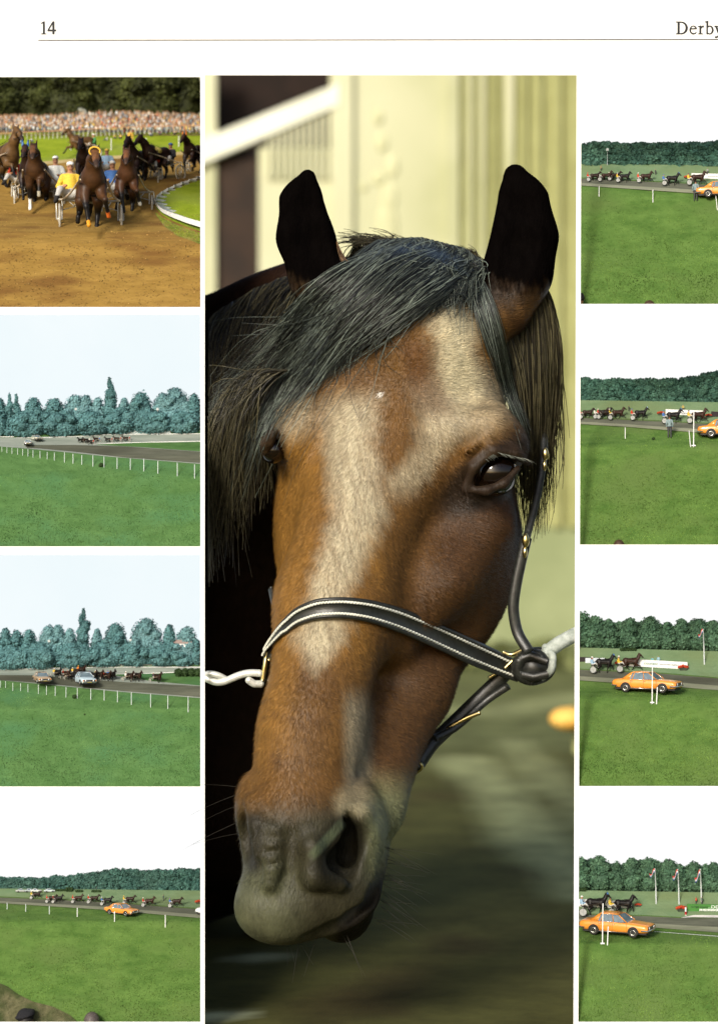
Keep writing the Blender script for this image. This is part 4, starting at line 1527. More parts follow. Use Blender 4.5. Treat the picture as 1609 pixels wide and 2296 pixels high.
def driver_mesh(name, h, arms='rein'):
    """seated, leaning back a little, legs out to the foot rests; alpha 0 marks the silks"""
    b = Sculpt((-1.75, -.5, .55), (-.45, .5, 1.9), h)
    k = .06
    b.ell((-1.32, 0, .98), (.17, .18, .14), k)
    b.path([(-1.34, 0, 1.0, .155), (-1.40, 0, 1.22, .165), (-1.40, 0, 1.38, .15)], k)
    b.cone((-1.40, -.16, 1.42), (-1.40, .16, 1.42), .075, .075, k)
    b.cone((-1.39, 0, 1.46), (-1.37, 0, 1.54), .058, .055, .03)
    b.ell((-1.35, 0, 1.63), (.095, .078, .115), .03)
    b.ell((-1.262, 0, 1.615), (.022, .016, .024), .015)
    for s in (-1, 1):
        b.ell((-1.36, s * .08, 1.62), (.025, .014, .032), .01)
        b.path([(-1.40, s * .19, 1.40, .072), (-1.30, s * .30, 1.16, .055), (-1.06, s * .17, 1.14, .042), (-1.00, s * .13, 1.15, .036)], .03)
        b.ell((-.965, s * .11, 1.155), (.05, .032, .04), .02)
        b.path([(-1.30, s * .09, .96, .105), (-.98, s * .26, 1.06, .082), (-.72, s * .37, .76, .055)], .04)
        b.cone((-.70, s * .38, .72), (-.55, s * .40, .70), .05, .035, .03)
    V, Q = b.mesh(1)
    c = np.ones((len(V), 4))
    x, y, z = V.T
    c[:, :3] = (0.46, 0.45, 0.42)                                       # breeches
    torso = (z > 1.02) & (x < -1.20 + .0) | (np.abs(y) > .22) & (z > 1.10) & (x < -1.04) | (z > 1.09) & (x < -1.03) & (np.abs(y) < .30) & (z < 1.3) & (x < -1.03) & (z > 1.12)
    c[torso, 3] = 0
    head = (z > 1.485) & (x > -1.5)
    hand = (x > -1.03) & (z > 1.10) & (np.abs(y) < .20) & (x < -.9)
    for m_ in (head, hand):
        c[m_, :3] = SKIN
        c[m_, 3] = 1
    eye = (np.hypot(np.abs(y) - .032, z - 1.645) < .017) & (x > -1.30)
    c[eye, :3] = (.02, .015, .012)
    mouth = (np.abs(y) < .026) & (np.abs(z - 1.572) < .008) & (x > -1.30)
    c[mouth, :3] = (.20, .06, .05)
    boot = (x > -.80) & (z < .88)
    c[boot, :3] = (0.02, 0.018, 0.016)
    return mesh_np(name, V, Q, True, c)


def helmet_mesh():
    b = MB()
    V, F = ico(3)
    keep = V[:, 2] > -0.12
    V2 = V * np.array((.122, .102, .118))
    b.ball((-1.37, 0, 1.715), (.118, .098, .072), 14)
    b.ball((-1.285, 0, 1.695), (.072, .075, .010), 10)
    return b.mesh('helmet', True)


M_driver = mat('driver_clothes', 0.8, 1.2, scale=18, rough=0.7, attr='tint', objcol=True)
M_helmet = mat('helmet_paint', 0.9, 1.05, scale=5, rough=0.3, objcol=True)

# ---- a boxy 1970s saloon, 4.6 m long, nose along +X; its wheels, glass and brightwork are parts
M_glass = mat('car_glass', (0.10, 0.14, 0.17), (0.16, 0.22, 0.26), scale=2, rough=0.08, spec=0.6)
M_chrome = mat('chrome_trim', (0.62, 0.62, 0.60), (0.75, 0.75, 0.73), rough=0.2, metal=0.9)
M_black = mat('black_trim', (0.012, 0.012, 0.012), (0.025, 0.025, 0.025), rough=0.5)
M_lamp = mat('lamp_glass', (0.75, 0.75, 0.72), (0.82, 0.82, 0.78), rough=0.1)
M_amber = mat('amber_lamp', (0.60, 0.20, 0.03), (0.70, 0.26, 0.05), rough=0.2)
M_red = mat('red_lamp', (0.35, 0.02, 0.02), (0.45, 0.03, 0.03), rough=0.2)
M_car = mat('car_paint', 0.94, 1.06, scale=2, rough=0.28, spec=0.5, objcol=True, coat=0.5)
M_plate = mat('yellow_plate', (0.65, 0.48, 0.05), (0.72, 0.55, 0.08))


def loft(stations, m_none=None):
    """stations: (x, [(y, z)...]) mirrored in y, joined into a smooth shell"""
    V, F = [], []
    n = None
    for x, prof in stations:
        ring = [(x, y, z) for y, z in prof] + [(x, -y, z) for y, z in reversed(prof)]
        n = len(ring)
        V += ring
    for i in range(len(stations) - 1):
        for j in range(n):
            j2 = (j + 1) % n
            F.append((i * n + j, (i + 1) * n + j, (i + 1) * n + j2, i * n + j2))
    F.append(tuple(range(n))[::-1])
    F.append(tuple((len(stations) - 1) * n + j for j in range(n)))
    return V, F


def car_proto():
    root = empty('car')
    b = MB()
    # lower body: front, wings, cabin sides, boot
    xs = [(2.30, .80, .66, .36), (2.27, .84, .76, .34), (2.05, .855, .80, .30), (1.55, .865, .85, .28), (.75, .87, .915, .27), (.2, .875, .925, .27),
          (-.7, .875, .935, .27), (-1.35, .87, .935, .28), (-1.9, .86, .90, .32), (-2.18, .83, .865, .38), (-2.28, .78, .80, .44), (-2.30, .74, .70, .48)]
    st = []
    for x, hw, top, bot in xs:
        crown = top + .018
        st.append((x, [(hw * .80, bot), (hw * .965, bot + .05), (hw, bot + .22), (hw * .995, (bot + top) / 2 + .06), (hw * .975, top - .09), (hw * .90, top - .015), (hw * .5, crown)]))
    st = sorted(st, key=lambda s: -s[0])
    V, F = loft(st)
    b.add(V, F)
    body = b.build('body', M_car, root, True)
    # cut-out wheel arches read as dark half discs proud of the flank
    for x in (1.36, -1.30):
        for s in (-1, 1):
            ar = MB()
            P = [(x, s * .70, .33), ]
            m = 18
            ring = [(x + .37 * math.cos(a), .33 + .37 * math.sin(a)) for a in np.linspace(-.25, math.pi + .25, m)]
            Vv = [(px_, s * y_, pz_) for y_ in (.60, .884) for px_, pz_ in ring]
            Ff = [(i, i + 1, m + i + 1, m + i) for i in range(m - 1)] + [tuple(range(m)), tuple(range(2 * m - 1, m - 1, -1))]
            ar.add(Vv, Ff)
            ar.build('wheel_arch', M_black, root)
    # cabin: roof on pillars, glazing set in
    c = MB()
    zr, zb = 1.40, .90
    roof = loft([(.30, [(.56, zr - .075), (.60, zr - .05), (.56, zr - .012), (.3, zr + .008)]), (-.2, [(.58, zr - .05), (.615, zr - .02), (.57, zr + .022), (.3, zr + .040)]),
                 (-.75, [(.58, zr - .05), (.61, zr - .025), (.56, zr + .015), (.3, zr + .034)]), (-1.0, [(.55, zr - .09), (.585, zr - .06), (.54, zr - .02), (.3, zr - .005)])])
    c.add(*roof)
    for s in (-1, 1):
        def pillar(p, q, w):
            c.tube([p, q], w, 4, flat=.6)
        pillar((.93, s * .78, zb), (.30, s * .585, zr - .05), .042)
        pillar((.02, s * .80, zb), (-.10, s * .60, zr - .04), .036)
        pillar((-.84, s * .80, zb), (-.72, s * .60, zr - .04), .034)
        c.add([(-1.02, s * .805, zb), (-1.66, s * .74, zb), (-1.02, s * .57, zr - .04), (-.88, s * .60, zr - .04),
               (-1.02, s * .76, zb), (-1.66, s * .70, zb), (-1.02, s * .54, zr - .04), (-.88, s * .56, zr - .04)],
              [(0, 1, 2, 3), (7, 6, 5, 4), (0, 3, 7, 4), (1, 5, 6, 2), (2, 6, 7, 3), (0, 4, 5, 1)])
    c.build('roof', M_car, root, True)

    def pane(name, pts, m_=M_glass, th=.012, n_=None):
        V = np.array(pts, float)
        nrm = np.cross(V[1] - V[0], V[2] - V[0])
        nrm /= np.linalg.norm(nrm)
        bb = MB()
        k = len(V)
        bb.add(np.concatenate([V, V - nrm * th]), [tuple(range(k)), tuple(range(2 * k - 1, k - 1, -1))] + [(i, k + i, k + (i + 1) % k, (i + 1) % k) for i in range(k)])
        return bb.build(name, m_, root)
    pane('windscreen', [(.90, .74, zb), (.30, .55, zr - .065), (.30, -.55, zr - .065), (.90, -.74, zb)][::-1])
    pane('rear_window', [(-1.60, .68, zb), (-1.02, .53, zr - .075), (-1.02, -.53, zr - .075), (-1.60, -.68, zb)])
    for s in (-1, 1):
        for P in ([(.86, zb), (.06, zb), (-.08, zr - .07), (.28, zr - .075)], [(-.02, zb), (-.80, zb), (-.70, zr - .07), (-.13, zr - .065)],
                  [(-.88, zb), (-1.06, zb), (-.90, zr - .12), (-.76, zr - .075)]):
            q = [(x, s * (.785 if z == zb else .595), z) for x, z in P]
            pane('side_window', q if s < 0 else q[::-1])
    # brightwork
    for s in (-1, 1):
        t = MB()
        t.tube([(.90, s * .80, zb + .005), (-.02, s * .815, zb + .01), (-1.05, s * .815, zb + .01)], .014, 5)
        t.tube([(.93, s * .76, zb), (.32, s * .575, zr - .06)], .012, 5)
        t.tube([(.33, s * .60, zr - .055), (-.2, s * .625, zr - .028), (-.85, s * .612, zr - .045)], .012, 5)
        t.tube([(1.02, s * .868, .30), (-.95, s * .872, .30)], .02, 5)
        t.build('chrome_strip', M_chrome, root, True)
        for x in (.93, .0, -.93):
            d = MB()
            d.tube([(x, s * .8785, .88), (x - .01, s * .884, .60), (x + (.0 if x > -.5 else .15), s * .866, .33)], .006, 4)
            d.build('door_seam', M_black, root)
        for x in (.14, -.78):
            hnd = MB()
            hnd.tube([(x, s * .892, .80), (x - .14, s * .892, .80)], .016, 5)
            hnd.build('door_handle', M_chrome, root, True)
        mr = MB()
        mr.ball((.70, s * .93, .98), (.05, .07, .05), 8)
        mr.tube([(.72, s * .82, .92), (.70, s * .90, .96)], .015, 5)
        mr.build('mirror', M_chrome, root, True)
    for x, nm in ((2.36, 'front_bumper'), (-2.36, 'rear_bumper')):
        t = MB()
        sg = 1 if x > 0 else -1
        t.tube([(x - sg * .45, -.90, .47), (x - sg * .10, -.875, .47), (x, -.72, .47), (x + sg * .02, 0, .47), (x, .72, .47), (x - sg * .10, .875, .47), (x - sg * .45, .90, .47)], .05, 6, flat=1.0)
        t.build(nm, M_chrome, root, True)
    g = MB()
    g.box(2.29, 2.325, -.66, .66, .52, .70)
    grille = g.build('grille', M_black, root)
    for z in (.55, .59, .63, .67):
        s_ = MB()
        s_.box(2.325, 2.331, -.34, .34, z, z + .010)
        s_.build('grille_bar', M_chrome, grille)
    for s in (-1, 1):
        l = MB()
        l.ball((2.33, s * .45, .61), (.03, .085, .085), 12)
        l.build('headlight', M_lamp, root, True)
        l = MB()
        l.box(2.22, 2.318, s * .70 - .07, s * .70 + .07, .54, .68)
        l.build('indicator', M_amber, root)
        l = MB()
        l.box(-2.318, -2.26, s * .58 - .13, s * .58 + .13, .58, .72)
        l.build('tail_light', M_red, root)
    pl = MB()
    pl.box(2.395, 2.405, -.24, .24, .40, .50)
    pl.build('number_plate', M_plate, root)
    bl = MB()
    bl.box(-2.1, 2.2, -.70, .70, .20, .34)
    bl.build('underside', M_black, root)
    tb, rb = MB(), MB()
    P = [(.245 * math.cos(a), 0, .245 * math.sin(a)) for a in np.linspace(0, 2 * math.pi, 24, endpoint=False)]
    tb.tube(P, .075, 8, closed=True)
    rb.ball((0, 0, 0), (.19, .05, .19), 16)
    P = [(.165 * math.cos(a), -.055, .165 * math.sin(a)) for a in np.linspace(0, 2 * math.pi, 16, endpoint=False)]
    rb.tube(P, .022, 6, closed=True)
    P = [(.165 * math.cos(a), .055, .165 * math.sin(a)) for a in np.linspace(0, 2 * math.pi, 16, endpoint=False)]
    rb.tube(P, .022, 6, closed=True)
    tm, rm = tb.mesh('tyre', True), rb.mesh('rim', True)
    for x in (1.36, -1.30):
        for s in (-1, 1):
            w = link('wheel', tm, M_tyre, root, (x, s * .835, .318))
            link('rim', rm, M_chrome, w)
    return root


def person_mesh(name, h, pose='stand'):
    b = Sculpt((-.5, -.5, -.05), (.5, .5, 1.85), h)
    k = .05
    if pose == 'stand':
        for s in (-1, 1):
            b.path([(0, s * .09, .92, .10), (.01, s * .10, .50, .068), (-.01, s * .11, .09, .05)], .04)
            b.cone((-.03, s * .11, .04), (.13, s * .125, .03), .045, .035, .03)
            b.path([(0, s * .20, 1.40, .068), (-.03, s * .26, 1.12, .052), (.05, s * .25, .88, .04)], .03)
            b.ell((.07, s * .245, .80), (.04, .03, .06), .02)
        b.path([(0, 0, .95, .15), (0, 0, 1.15, .145), (0, 0, 1.36, .155)], k)
        b.cone((0, -.14, 1.42), (0, .14, 1.42), .07, .07, k)
        b.cone((0, 0, 1.44), (.01, 0, 1.54), .058, .055, .03)
        b.ell((.02, 0, 1.65), (.098, .08, .12), .03)
        b.ell((.115, 0, 1.635), (.022, .016, .024), .015)
        for s in (-1, 1):
            b.ell((.01, s * .082, 1.64), (.025, .014, .032), .01)
    V, Q = b.mesh(1)
    c = np.ones((len(V), 4))
    x, y, z = V.T
    c[:, :3] = (0.05, 0.05, 0.055)
    c[(z > .93) & (z < 1.50), 3] = 0
    c[(np.abs(y) > .2) & (z > .84), 3] = 0
    sk = (z > 1.50) | ((np.abs(y) > .19) & (z < .86) & (z > .70))
    c[sk, :3] = SKIN
    c[sk, 3] = 1
    hair_ = (z > 1.665) & (x < .075) | (z > 1.72) | (z > 1.60) & (x < -.02)
    c[hair_, :3] = (0.03, 0.02, 0.013)
    eye = (np.hypot(np.abs(y) - .033, z - 1.665) < .014) & (x > .08)
    c[eye, :3] = (.02, .015, .012)
    c[z < .09, :3] = (.02, .018, .016)
    return mesh_np(name, V, Q, True, c)
# ---------------------------------------------------------------- the eight landscapes behind the side openings
def emit_mat(name, c1, c2, strength, scale=1.2):
    m = bpy.data.materials.new(name)
    m.use_nodes = True
    nt = m.node_tree
    nt.nodes.clear()
    tc = nt.nodes.new('ShaderNodeTexCoord')
    nz = nt.nodes.new('ShaderNodeTexNoise')
    nz.inputs['Scale'].default_value = scale
    nz.inputs['Detail'].default_value = 3
    mx = nt.nodes.new('ShaderNodeMix')
    mx.data_type = 'RGBA'
    mx.inputs[6].default_value = (*c1, 1)
    mx.inputs[7].default_value = (*c2, 1)
    em = nt.nodes.new('ShaderNodeEmission')
    em.inputs['Strength'].default_value = strength
    ou = nt.nodes.new('ShaderNodeOutputMaterial')
    nt.links.new(tc.outputs['Object'], nz.inputs[0])
    nt.links.new(nz.outputs[0], mx.inputs[0])
    nt.links.new(mx.outputs[2], em.inputs['Color'])
    nt.links.new(em.outputs[0], ou.inputs['Surface'])
    return m


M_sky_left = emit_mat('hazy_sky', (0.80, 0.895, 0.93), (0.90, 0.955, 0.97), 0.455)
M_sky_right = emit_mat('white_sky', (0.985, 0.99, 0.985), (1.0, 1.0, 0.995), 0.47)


def grass_mat(name, c1, c2, c3):
    return mat(name, c1, c2, scale=9, rough=0.9, spec=0.1, bump=0.35, bscale=28, c3=c3, scale3=2.2, stretch=(.55, 1, 1.2), lo=.3, hi=.7)


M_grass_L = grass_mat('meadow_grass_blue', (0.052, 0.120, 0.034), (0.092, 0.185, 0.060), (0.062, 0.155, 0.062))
M_grass_R = grass_mat('meadow_grass', (0.052, 0.112, 0.022), (0.106, 0.188, 0.044), (0.092, 0.150, 0.040))
M_grass_sun = grass_mat('sunny_grass', (0.16, 0.22, 0.012), (0.24, 0.30, 0.022), (0.20, 0.25, 0.04))
M_field = grass_mat('far_field', (0.110, 0.180, 0.090), (0.165, 0.235, 0.130), (0.14, 0.19, 0.09))
M_dirt = mat('dark_track', (0.075, 0.082, 0.060), (0.125, 0.130, 0.098), scale=7, rough=0.95, spec=0.1, bump=0.4, stretch=(.3, 1, 2.5), c3=(0.06, 0.062, 0.045), scale3=2.5)
M_dirt_pale = mat('pale_track', (0.20, 0.235, 0.205), (0.28, 0.31, 0.275), scale=6, rough=0.95, spec=0.1, bump=0.3, stretch=(.3, 1, 2.5))
M_dirt_L1 = mat('sandy_track', (0.185, 0.108, 0.024), (0.320, 0.200, 0.052), scale=7, rough=0.95, spec=0.1, bump=0.6, bscale=22, stretch=(.35, 1, 1.6), c3=(0.150, 0.078, 0.022), scale3=3.6, lo=.2, hi=.8)
M_white = mat('white_paint', (0.70, 0.71, 0.69), (0.80, 0.80, 0.78), scale=10, rough=0.5)
M_postfaint = mat('weathered_white', (0.52, 0.58, 0.57), (0.62, 0.67, 0.66), scale=10, rough=0.6)
M_flower = mat('red_flowers', (0.42, 0.035, 0.012), (0.62, 0.09, 0.03), scale=30, rough=0.7)
M_trough = mat('dark_trough', (0.02, 0.03, 0.018), (0.05, 0.06, 0.035), scale=20)
M_pole = mat('pole_paint', (0.45, 0.49, 0.49), (0.60, 0.63, 0.62), scale=6, rough=0.4)
M_hedge = leaf_mat('hedge_leaves', (0.024, 0.050, 0.016), (0.050, 0.090, 0.030))


class Panel:
    def __init__(s, where, knots, x0, x1, zoom):
        s.where = where
        s.k = sorted(knots)
        s.x0, s.x1 = x0, x1
        s.zx, s.zy, s.q = zoom         # reading aid: where my measurements of this picture start on the page, and their scale

    def u(s, u, v):
        return s.zx + u * s.q, s.zy + v * s.q

    def d(s, py):
        return np.interp(py, [a for a, _ in s.k], [b for _, b in s.k])

    def at(s, px, py):
        return W(px, py, float(s.d(py)))

    def scale(s, py, upm):
        return upm * S * kd(float(s.d(py)))

    def put(s, root, px, py, upm, yaw=0.0):
        root.location = s.at(px, py)
        root.rotation_euler = (0, 0, R(yaw))
        root.scale = (s.scale(py, upm),) * 3
        return root

    def sheet(s, name, top, bot, m_, lift=0.0, nx=60, ny=40, x0=None, x1=None, rough=0.0):
        """ground between two page-height curves of x"""
        xs = np.linspace(s.x0 if x0 is None else x0, s.x1 if x1 is None else x1, nx)
        t = np.array([top(x) for x in xs])
        b = np.array([bot(x) for x in xs])
        f = np.linspace(0, 1, ny)[:, None]
        Y = t[None] * (1 - f) + b[None] * f
        X = np.broadcast_to(xs, Y.shape)
        Dp = s.d(Y) - lift
        if rough:
            Dp = Dp + rough * noise3(np.stack([X.ravel(), Y.ravel(), 0 * X.ravel()], 1), 0.05, 4).reshape(X.shape)
        V = Wn(X, Y, Dp).reshape(-1, 3)
        i = np.arange(nx * ny).reshape(ny, nx)
        o = link(name, mesh_np(name, V, np.stack([i[:-1, :-1], i[1:, :-1], i[1:, 1:], i[:-1, 1:]], -1).reshape(-1, 4), True), m_)
        o['kind'] = 'structure'
        return o

    def grass(s, n, top, bot, m_, size=6, x0=None, x1=None, name='grass'):
        x0 = s.x0 if x0 is None else x0
        x1 = s.x1 if x1 is None else x1
        X = rng.uniform(x0, x1, n)
        a, b = np.array([top(x) for x in X]), np.array([bot(x) for x in X])
        Y = a + (b - a) * rng.random(n) ** 0.8
        near = (Y - a.min()) / (b.max() - a.min() + 1e-6)
        P = Wn(X, Y, s.d(Y))
        h = (size * .55 * (0.45 + 0.75 * near) * rng.uniform(.5, 1.3, n) * S)[:, None]
        w = (rng.uniform(.5, 1.1, n) * size * .22 * S)[:, None]
        lean = rng.normal(0, .35, (n, 3)) + (0, -.15, 1.0)
        lean /= np.linalg.norm(lean, axis=1, keepdims=True)
        sd = np.stack([np.cos(t := rng.uniform(-.8, .8, n)), np.sin(t), 0 * t], 1)
        V = np.stack([P - sd * w, P + sd * w, P + lean * h], 1).reshape(-1, 3)
        c = np.ones((n * 3, 4))
        tone = np.clip(1.05 + .50 * noise3(P * np.array((1.0, 1.0, 4.0)), 2.6, 8) + .18 * noise3(P * np.array((1.0, 1.0, 5.0)), 9.0, 3) + rng.normal(0, .12, n), .62, 1.8)
        c[:, :3] = np.repeat(tone, 3)[:, None]
        o = link(name, mesh_np(name, V, np.arange(n * 3).reshape(-1, 3), False, c), m_)
        o['kind'] = 'stuff'
        return o

    def sky(s, y0, y1, dep, m_):
        X, Y = np.meshgrid(np.linspace(s.x0, s.x1, 12), np.linspace(y0, y1, 8))
        V = Wn(X, Y, dep).reshape(-1, 3)
        i = np.arange(96).reshape(8, 12)
        o = link('sky', mesh_np('sky', V, np.stack([i[:-1, :-1], i[1:, :-1], i[1:, 1:], i[:-1, 1:]], -1).reshape(-1, 4)), m_)
        o['kind'] = 'structure'
        return o


def line(*pts):
    xs, ys = [p[0] for p in pts], [p[1] for p in pts]
    return lambda x: float(np.interp(x, xs, ys))


def zline(p, *uv):
    return line(*[p.u(*q) for q in uv])


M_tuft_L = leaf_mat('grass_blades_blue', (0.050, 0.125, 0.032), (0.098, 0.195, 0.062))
M_tuft_R = leaf_mat('grass_blades', (0.058, 0.120, 0.020), (0.120, 0.200, 0.042))
M_tuft_sun = leaf_mat('grass_blades_sunny', (0.15, 0.21, 0.012), (0.25, 0.31, 0.025))
M_tree_haze = leaf_mat('far_foliage_blue', (0.082, 0.195, 0.210), (0.112, 0.240, 0.245))  # air haze mixed into the leaf colours, here and in the paler set
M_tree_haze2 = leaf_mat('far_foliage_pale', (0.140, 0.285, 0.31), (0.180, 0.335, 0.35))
M_wood = leaf_mat('wood_foliage', (0.042, 0.110, 0.085), (0.075, 0.165, 0.115))
M_tree_R = leaf_mat('tree_foliage', (0.054, 0.122, 0.074), (0.106, 0.200, 0.115))
M_tree_dark = leaf_mat('dark_foliage', (0.020, 0.024, 0.007), (0.075, 0.088, 0.022))
M_bark = mat('bark', (0.03, 0.035, 0.03), (0.06, 0.065, 0.055), scale=12, bump=0.5)

L1 = Panel('top left', [(700, 4), (688, 8), (545, 80), (520, 120), (480, 300), (440, 390), (400, 470), (380, 700), (350, 800), (305, 920), (250, 1060)], -110, 453, (0, 160.3, .2823))
L2 = Panel('second left', [(1240, 4), (1225, 8), (1070, 75), (1020, 140), (985, 235), (970, 262)], -110, 453, (0, 828.2, .2823))
L3 = Panel('third left', [(1780, 4), (1764, 8), (1590, 80), (1545, 150), (1510, 235), (1490, 265)], -110, 453, (0, 1349.2, .2823))
L4 = Panel('bottom left', [(2310, 52), (2292, 54), (2080, 100), (2066, 110), (2051, 160), (2020, 245), (1985, 300)], -110, 453, (0, 1930.3, .2823))
R1 = Panel('top right', [(695, 36), (681, 38), (450, 112), (425, 135), (400, 185), (385, 205), (360, 235)], 1297, 1740, (1289.1, 287.2, .19884))
R2 = Panel('second right', [(1235, 36), (1221, 38), (1010, 86), (1000, 92), (982, 145), (945, 215), (925, 245), (890, 285)], 1295, 1740, (1289.1, 814.85, .19884))
R3 = Panel('third right', [(1775, 4), (1763, 8), (1575, 75), (1562, 95), (1545, 170), (1510, 235), (1490, 262), (1445, 305)], 1292, 1740, (1289.1, 1355.9, .19884))
R4 = Panel('bottom right', [(2310, 4), (2292, 8), (2118, 70), (2108, 95), (2086, 180), (2055, 240), (2030, 270), (1990, 305)], 1290, 1740, (1289.1, 1896.9, .19884))

# ------------------------------------------------ shared small things
def make_post(pn, u, v0, v1, label, w=1.9, lean=0.0, group='white rail posts on the grass', du=0):
    px, pyb = pn.u(u, v1)
    _, pyt = pn.u(u, v0)
    k = kd(float(pn.d(pyb)))
    hgt = (pyb - pyt) * S * k
    b = MB()
    w_ = w * S * k / 2
    b.tube([(0, 0, -0.01), (lean * hgt * .5, 0, hgt * .5), (lean * hgt, 0, hgt)], [w_ * 1.05, w_, w_ * .95], 7)
    o = b.build('rail_post', M_white if w > 1.95 or pn.x0 > 0 else M_postfaint)
    o.location = pn.at(px, pyb)
    tag(o, label, 'post', group)
    return o


ORD = ['first', 'second', 'third', 'fourth', 'fifth', 'sixth', 'seventh', 'eighth', 'ninth', 'tenth', 'eleventh', 'twelfth', 'thirteenth', 'fourteenth',
       'fifteenth', 'sixteenth', 'seventeenth', 'eighteenth', 'nineteenth', 'twentieth', 'twenty-first', 'twenty-second']


def make_mast(pn, u, v0, v1, label, w=2.2, head=True):
    px, pyb = pn.u(u, v1)
    _, pyt = pn.u(u, v0)
    k = kd(float(pn.d(pyb)))
    h = (pyb - pyt) * S * k
    r0 = empty('lamp_mast', pn.at(px, pyb))
    tag(r0, label, 'lamp mast', 'thin lamp masts before the trees')
    b = MB()
    b.tube([(0, 0, 0), (0, 0, h * .5), (0, 0, h)], [w * S * k * .5, w * S * k * .42, w * S * k * .34], 7)
    b.build('pole', M_pole, r0, True)
    if head:
        b = MB()
        b.box(-2.6 * S * k, 2.6 * S * k, -.02, .02, h - .008, h + .016)
        b.build('lamp_head', M_pole, r0)
    return r0


def make_planter(pn, u, v, wz, label):
    px, py = pn.u(u, v)
    k = kd(float(pn.d(py)))
    w = wz * pn.q * S * k
    r0 = empty('flower_planter', pn.at(px, py))
    tag(r0, label, 'planter', 'red flower planters along the track')
    b = MB()
    b.add([(x * w, y * w, z * w) for z, f in ((0, .30), (.24, .42)) for x, y in ((-f, -.14), (f, -.14), (f, .14), (-f, .14))],
          [(0, 1, 5, 4), (1, 2, 6, 5), (2, 3, 7, 6), (3, 0, 4, 7), (4, 5, 6, 7), (3, 2, 1, 0)])
    for x in (-.25, .25):
        b.box((x - .03) * w, (x + .03) * w, -.05 * w, .05 * w, -.06 * w, .01 * w)
    b.build('trough', M_trough, r0)
    lob = [(x * w, 0, (.36 + .05 * math.cos(x * 9)) * w, .13 * w, .16 * w, .12 * w) for x in (-.36, -.18, 0, .18, .36)]
    me = crown_mesh('flowers', lob, .03 * w, 1.6, 3)
    o = link('flowers', me, M_flower, r0)
    return r0


def make_hedge(pn, u0, u1, v0, v1, label, seed=1):
    (x0, y0), (x1, y1) = pn.u(u0, v0), pn.u(u1, v1)
    k = kd(float(pn.d(y1)))
    w, h = (x1 - x0) * S * k, (y1 - y0) * S * k
    n = max(3, int(w / (h * .7)))
    lob = [((i + .5) / n * w - w / 2, 0, h * .5, w / n * .62, h * .45, h * .50) for i in range(n)]
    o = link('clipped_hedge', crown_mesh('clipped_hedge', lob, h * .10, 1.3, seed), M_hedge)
    o.location = pn.at((x0 + x1) / 2, y1)
    tag(o, label, 'hedge')
    if pn.x0 > 0 and x0 < 1305:
        clip(o, px=1300 - 7 * (y1 - 168) / 2128, keep='right')
    if pn.x0 < 0 and x1 > 448:
        clip(o, px=452)
    return o


def make_blob(pn, u, v, r, label):
    px, py = pn.u(u, v)
    k = kd(float(pn.d(py)))
    rr = r * pn.q * S * k
    o = link('dark_clump', crown_mesh('dark_clump', [(0, 0, rr * .8, rr, rr * .8, rr), (rr * .4, 0, rr * 1.1, rr * .6, rr * .6, rr * .6)], rr * .22, 1.2, 5), M_hedge)
    o.location = pn.at(px, py + r * pn.q)
    tag(o, label, 'clump')
    return o


# ------------------------------------------------ prototypes, used by the first thing of each kind and then copied
NULLS = []
PROTO_H = {k: horse_mesh('harness_horse', h, p, hu, ht, c) for k, (h, p, hu, ht, c) in {
    'a': (.050, 'trot', 0.2, 0, DBAY), 'b': (.050, 'trot_b', 0.5, 0, BLACKH), 'c': (.050, 'trot', 0.6, 0, (0.032, 0.012, 0.006))}.items()}
TACK = tack_mesh(.3)
DRV = driver_mesh('driver', .045)
HELM = helmet_mesh()
SULKY = {'disc': sulky_proto(True), 'spoke': sulky_proto(False)}
CAR = car_proto()
PERSON = person_mesh('person', .040)
USED = set()


def use(proto, key):
    if key not in USED:
        USED.add(key)
        return proto
    return copy_tree(proto)


SILK = {'red': (0.55, 0.05, 0.02), 'blue': (0.06, 0.16, 0.42), 'yellow': (0.70, 0.48, 0.05), 'pale blue': (0.30, 0.45, 0.60), 'white': (.65, .65, .6), 'green': (.06, .25, .08), 'orange': (.65, .20, .03), 'black': (.02, .02, .025), 'dark': (.05, .05, .06)}
HELMC = {'white': (.78, .78, .75), 'blue': (.05, .13, .36), 'red': (.5, .05, .03), 'yellow': (.7, .5, .06), 'dark': (.06, .06, .08)}


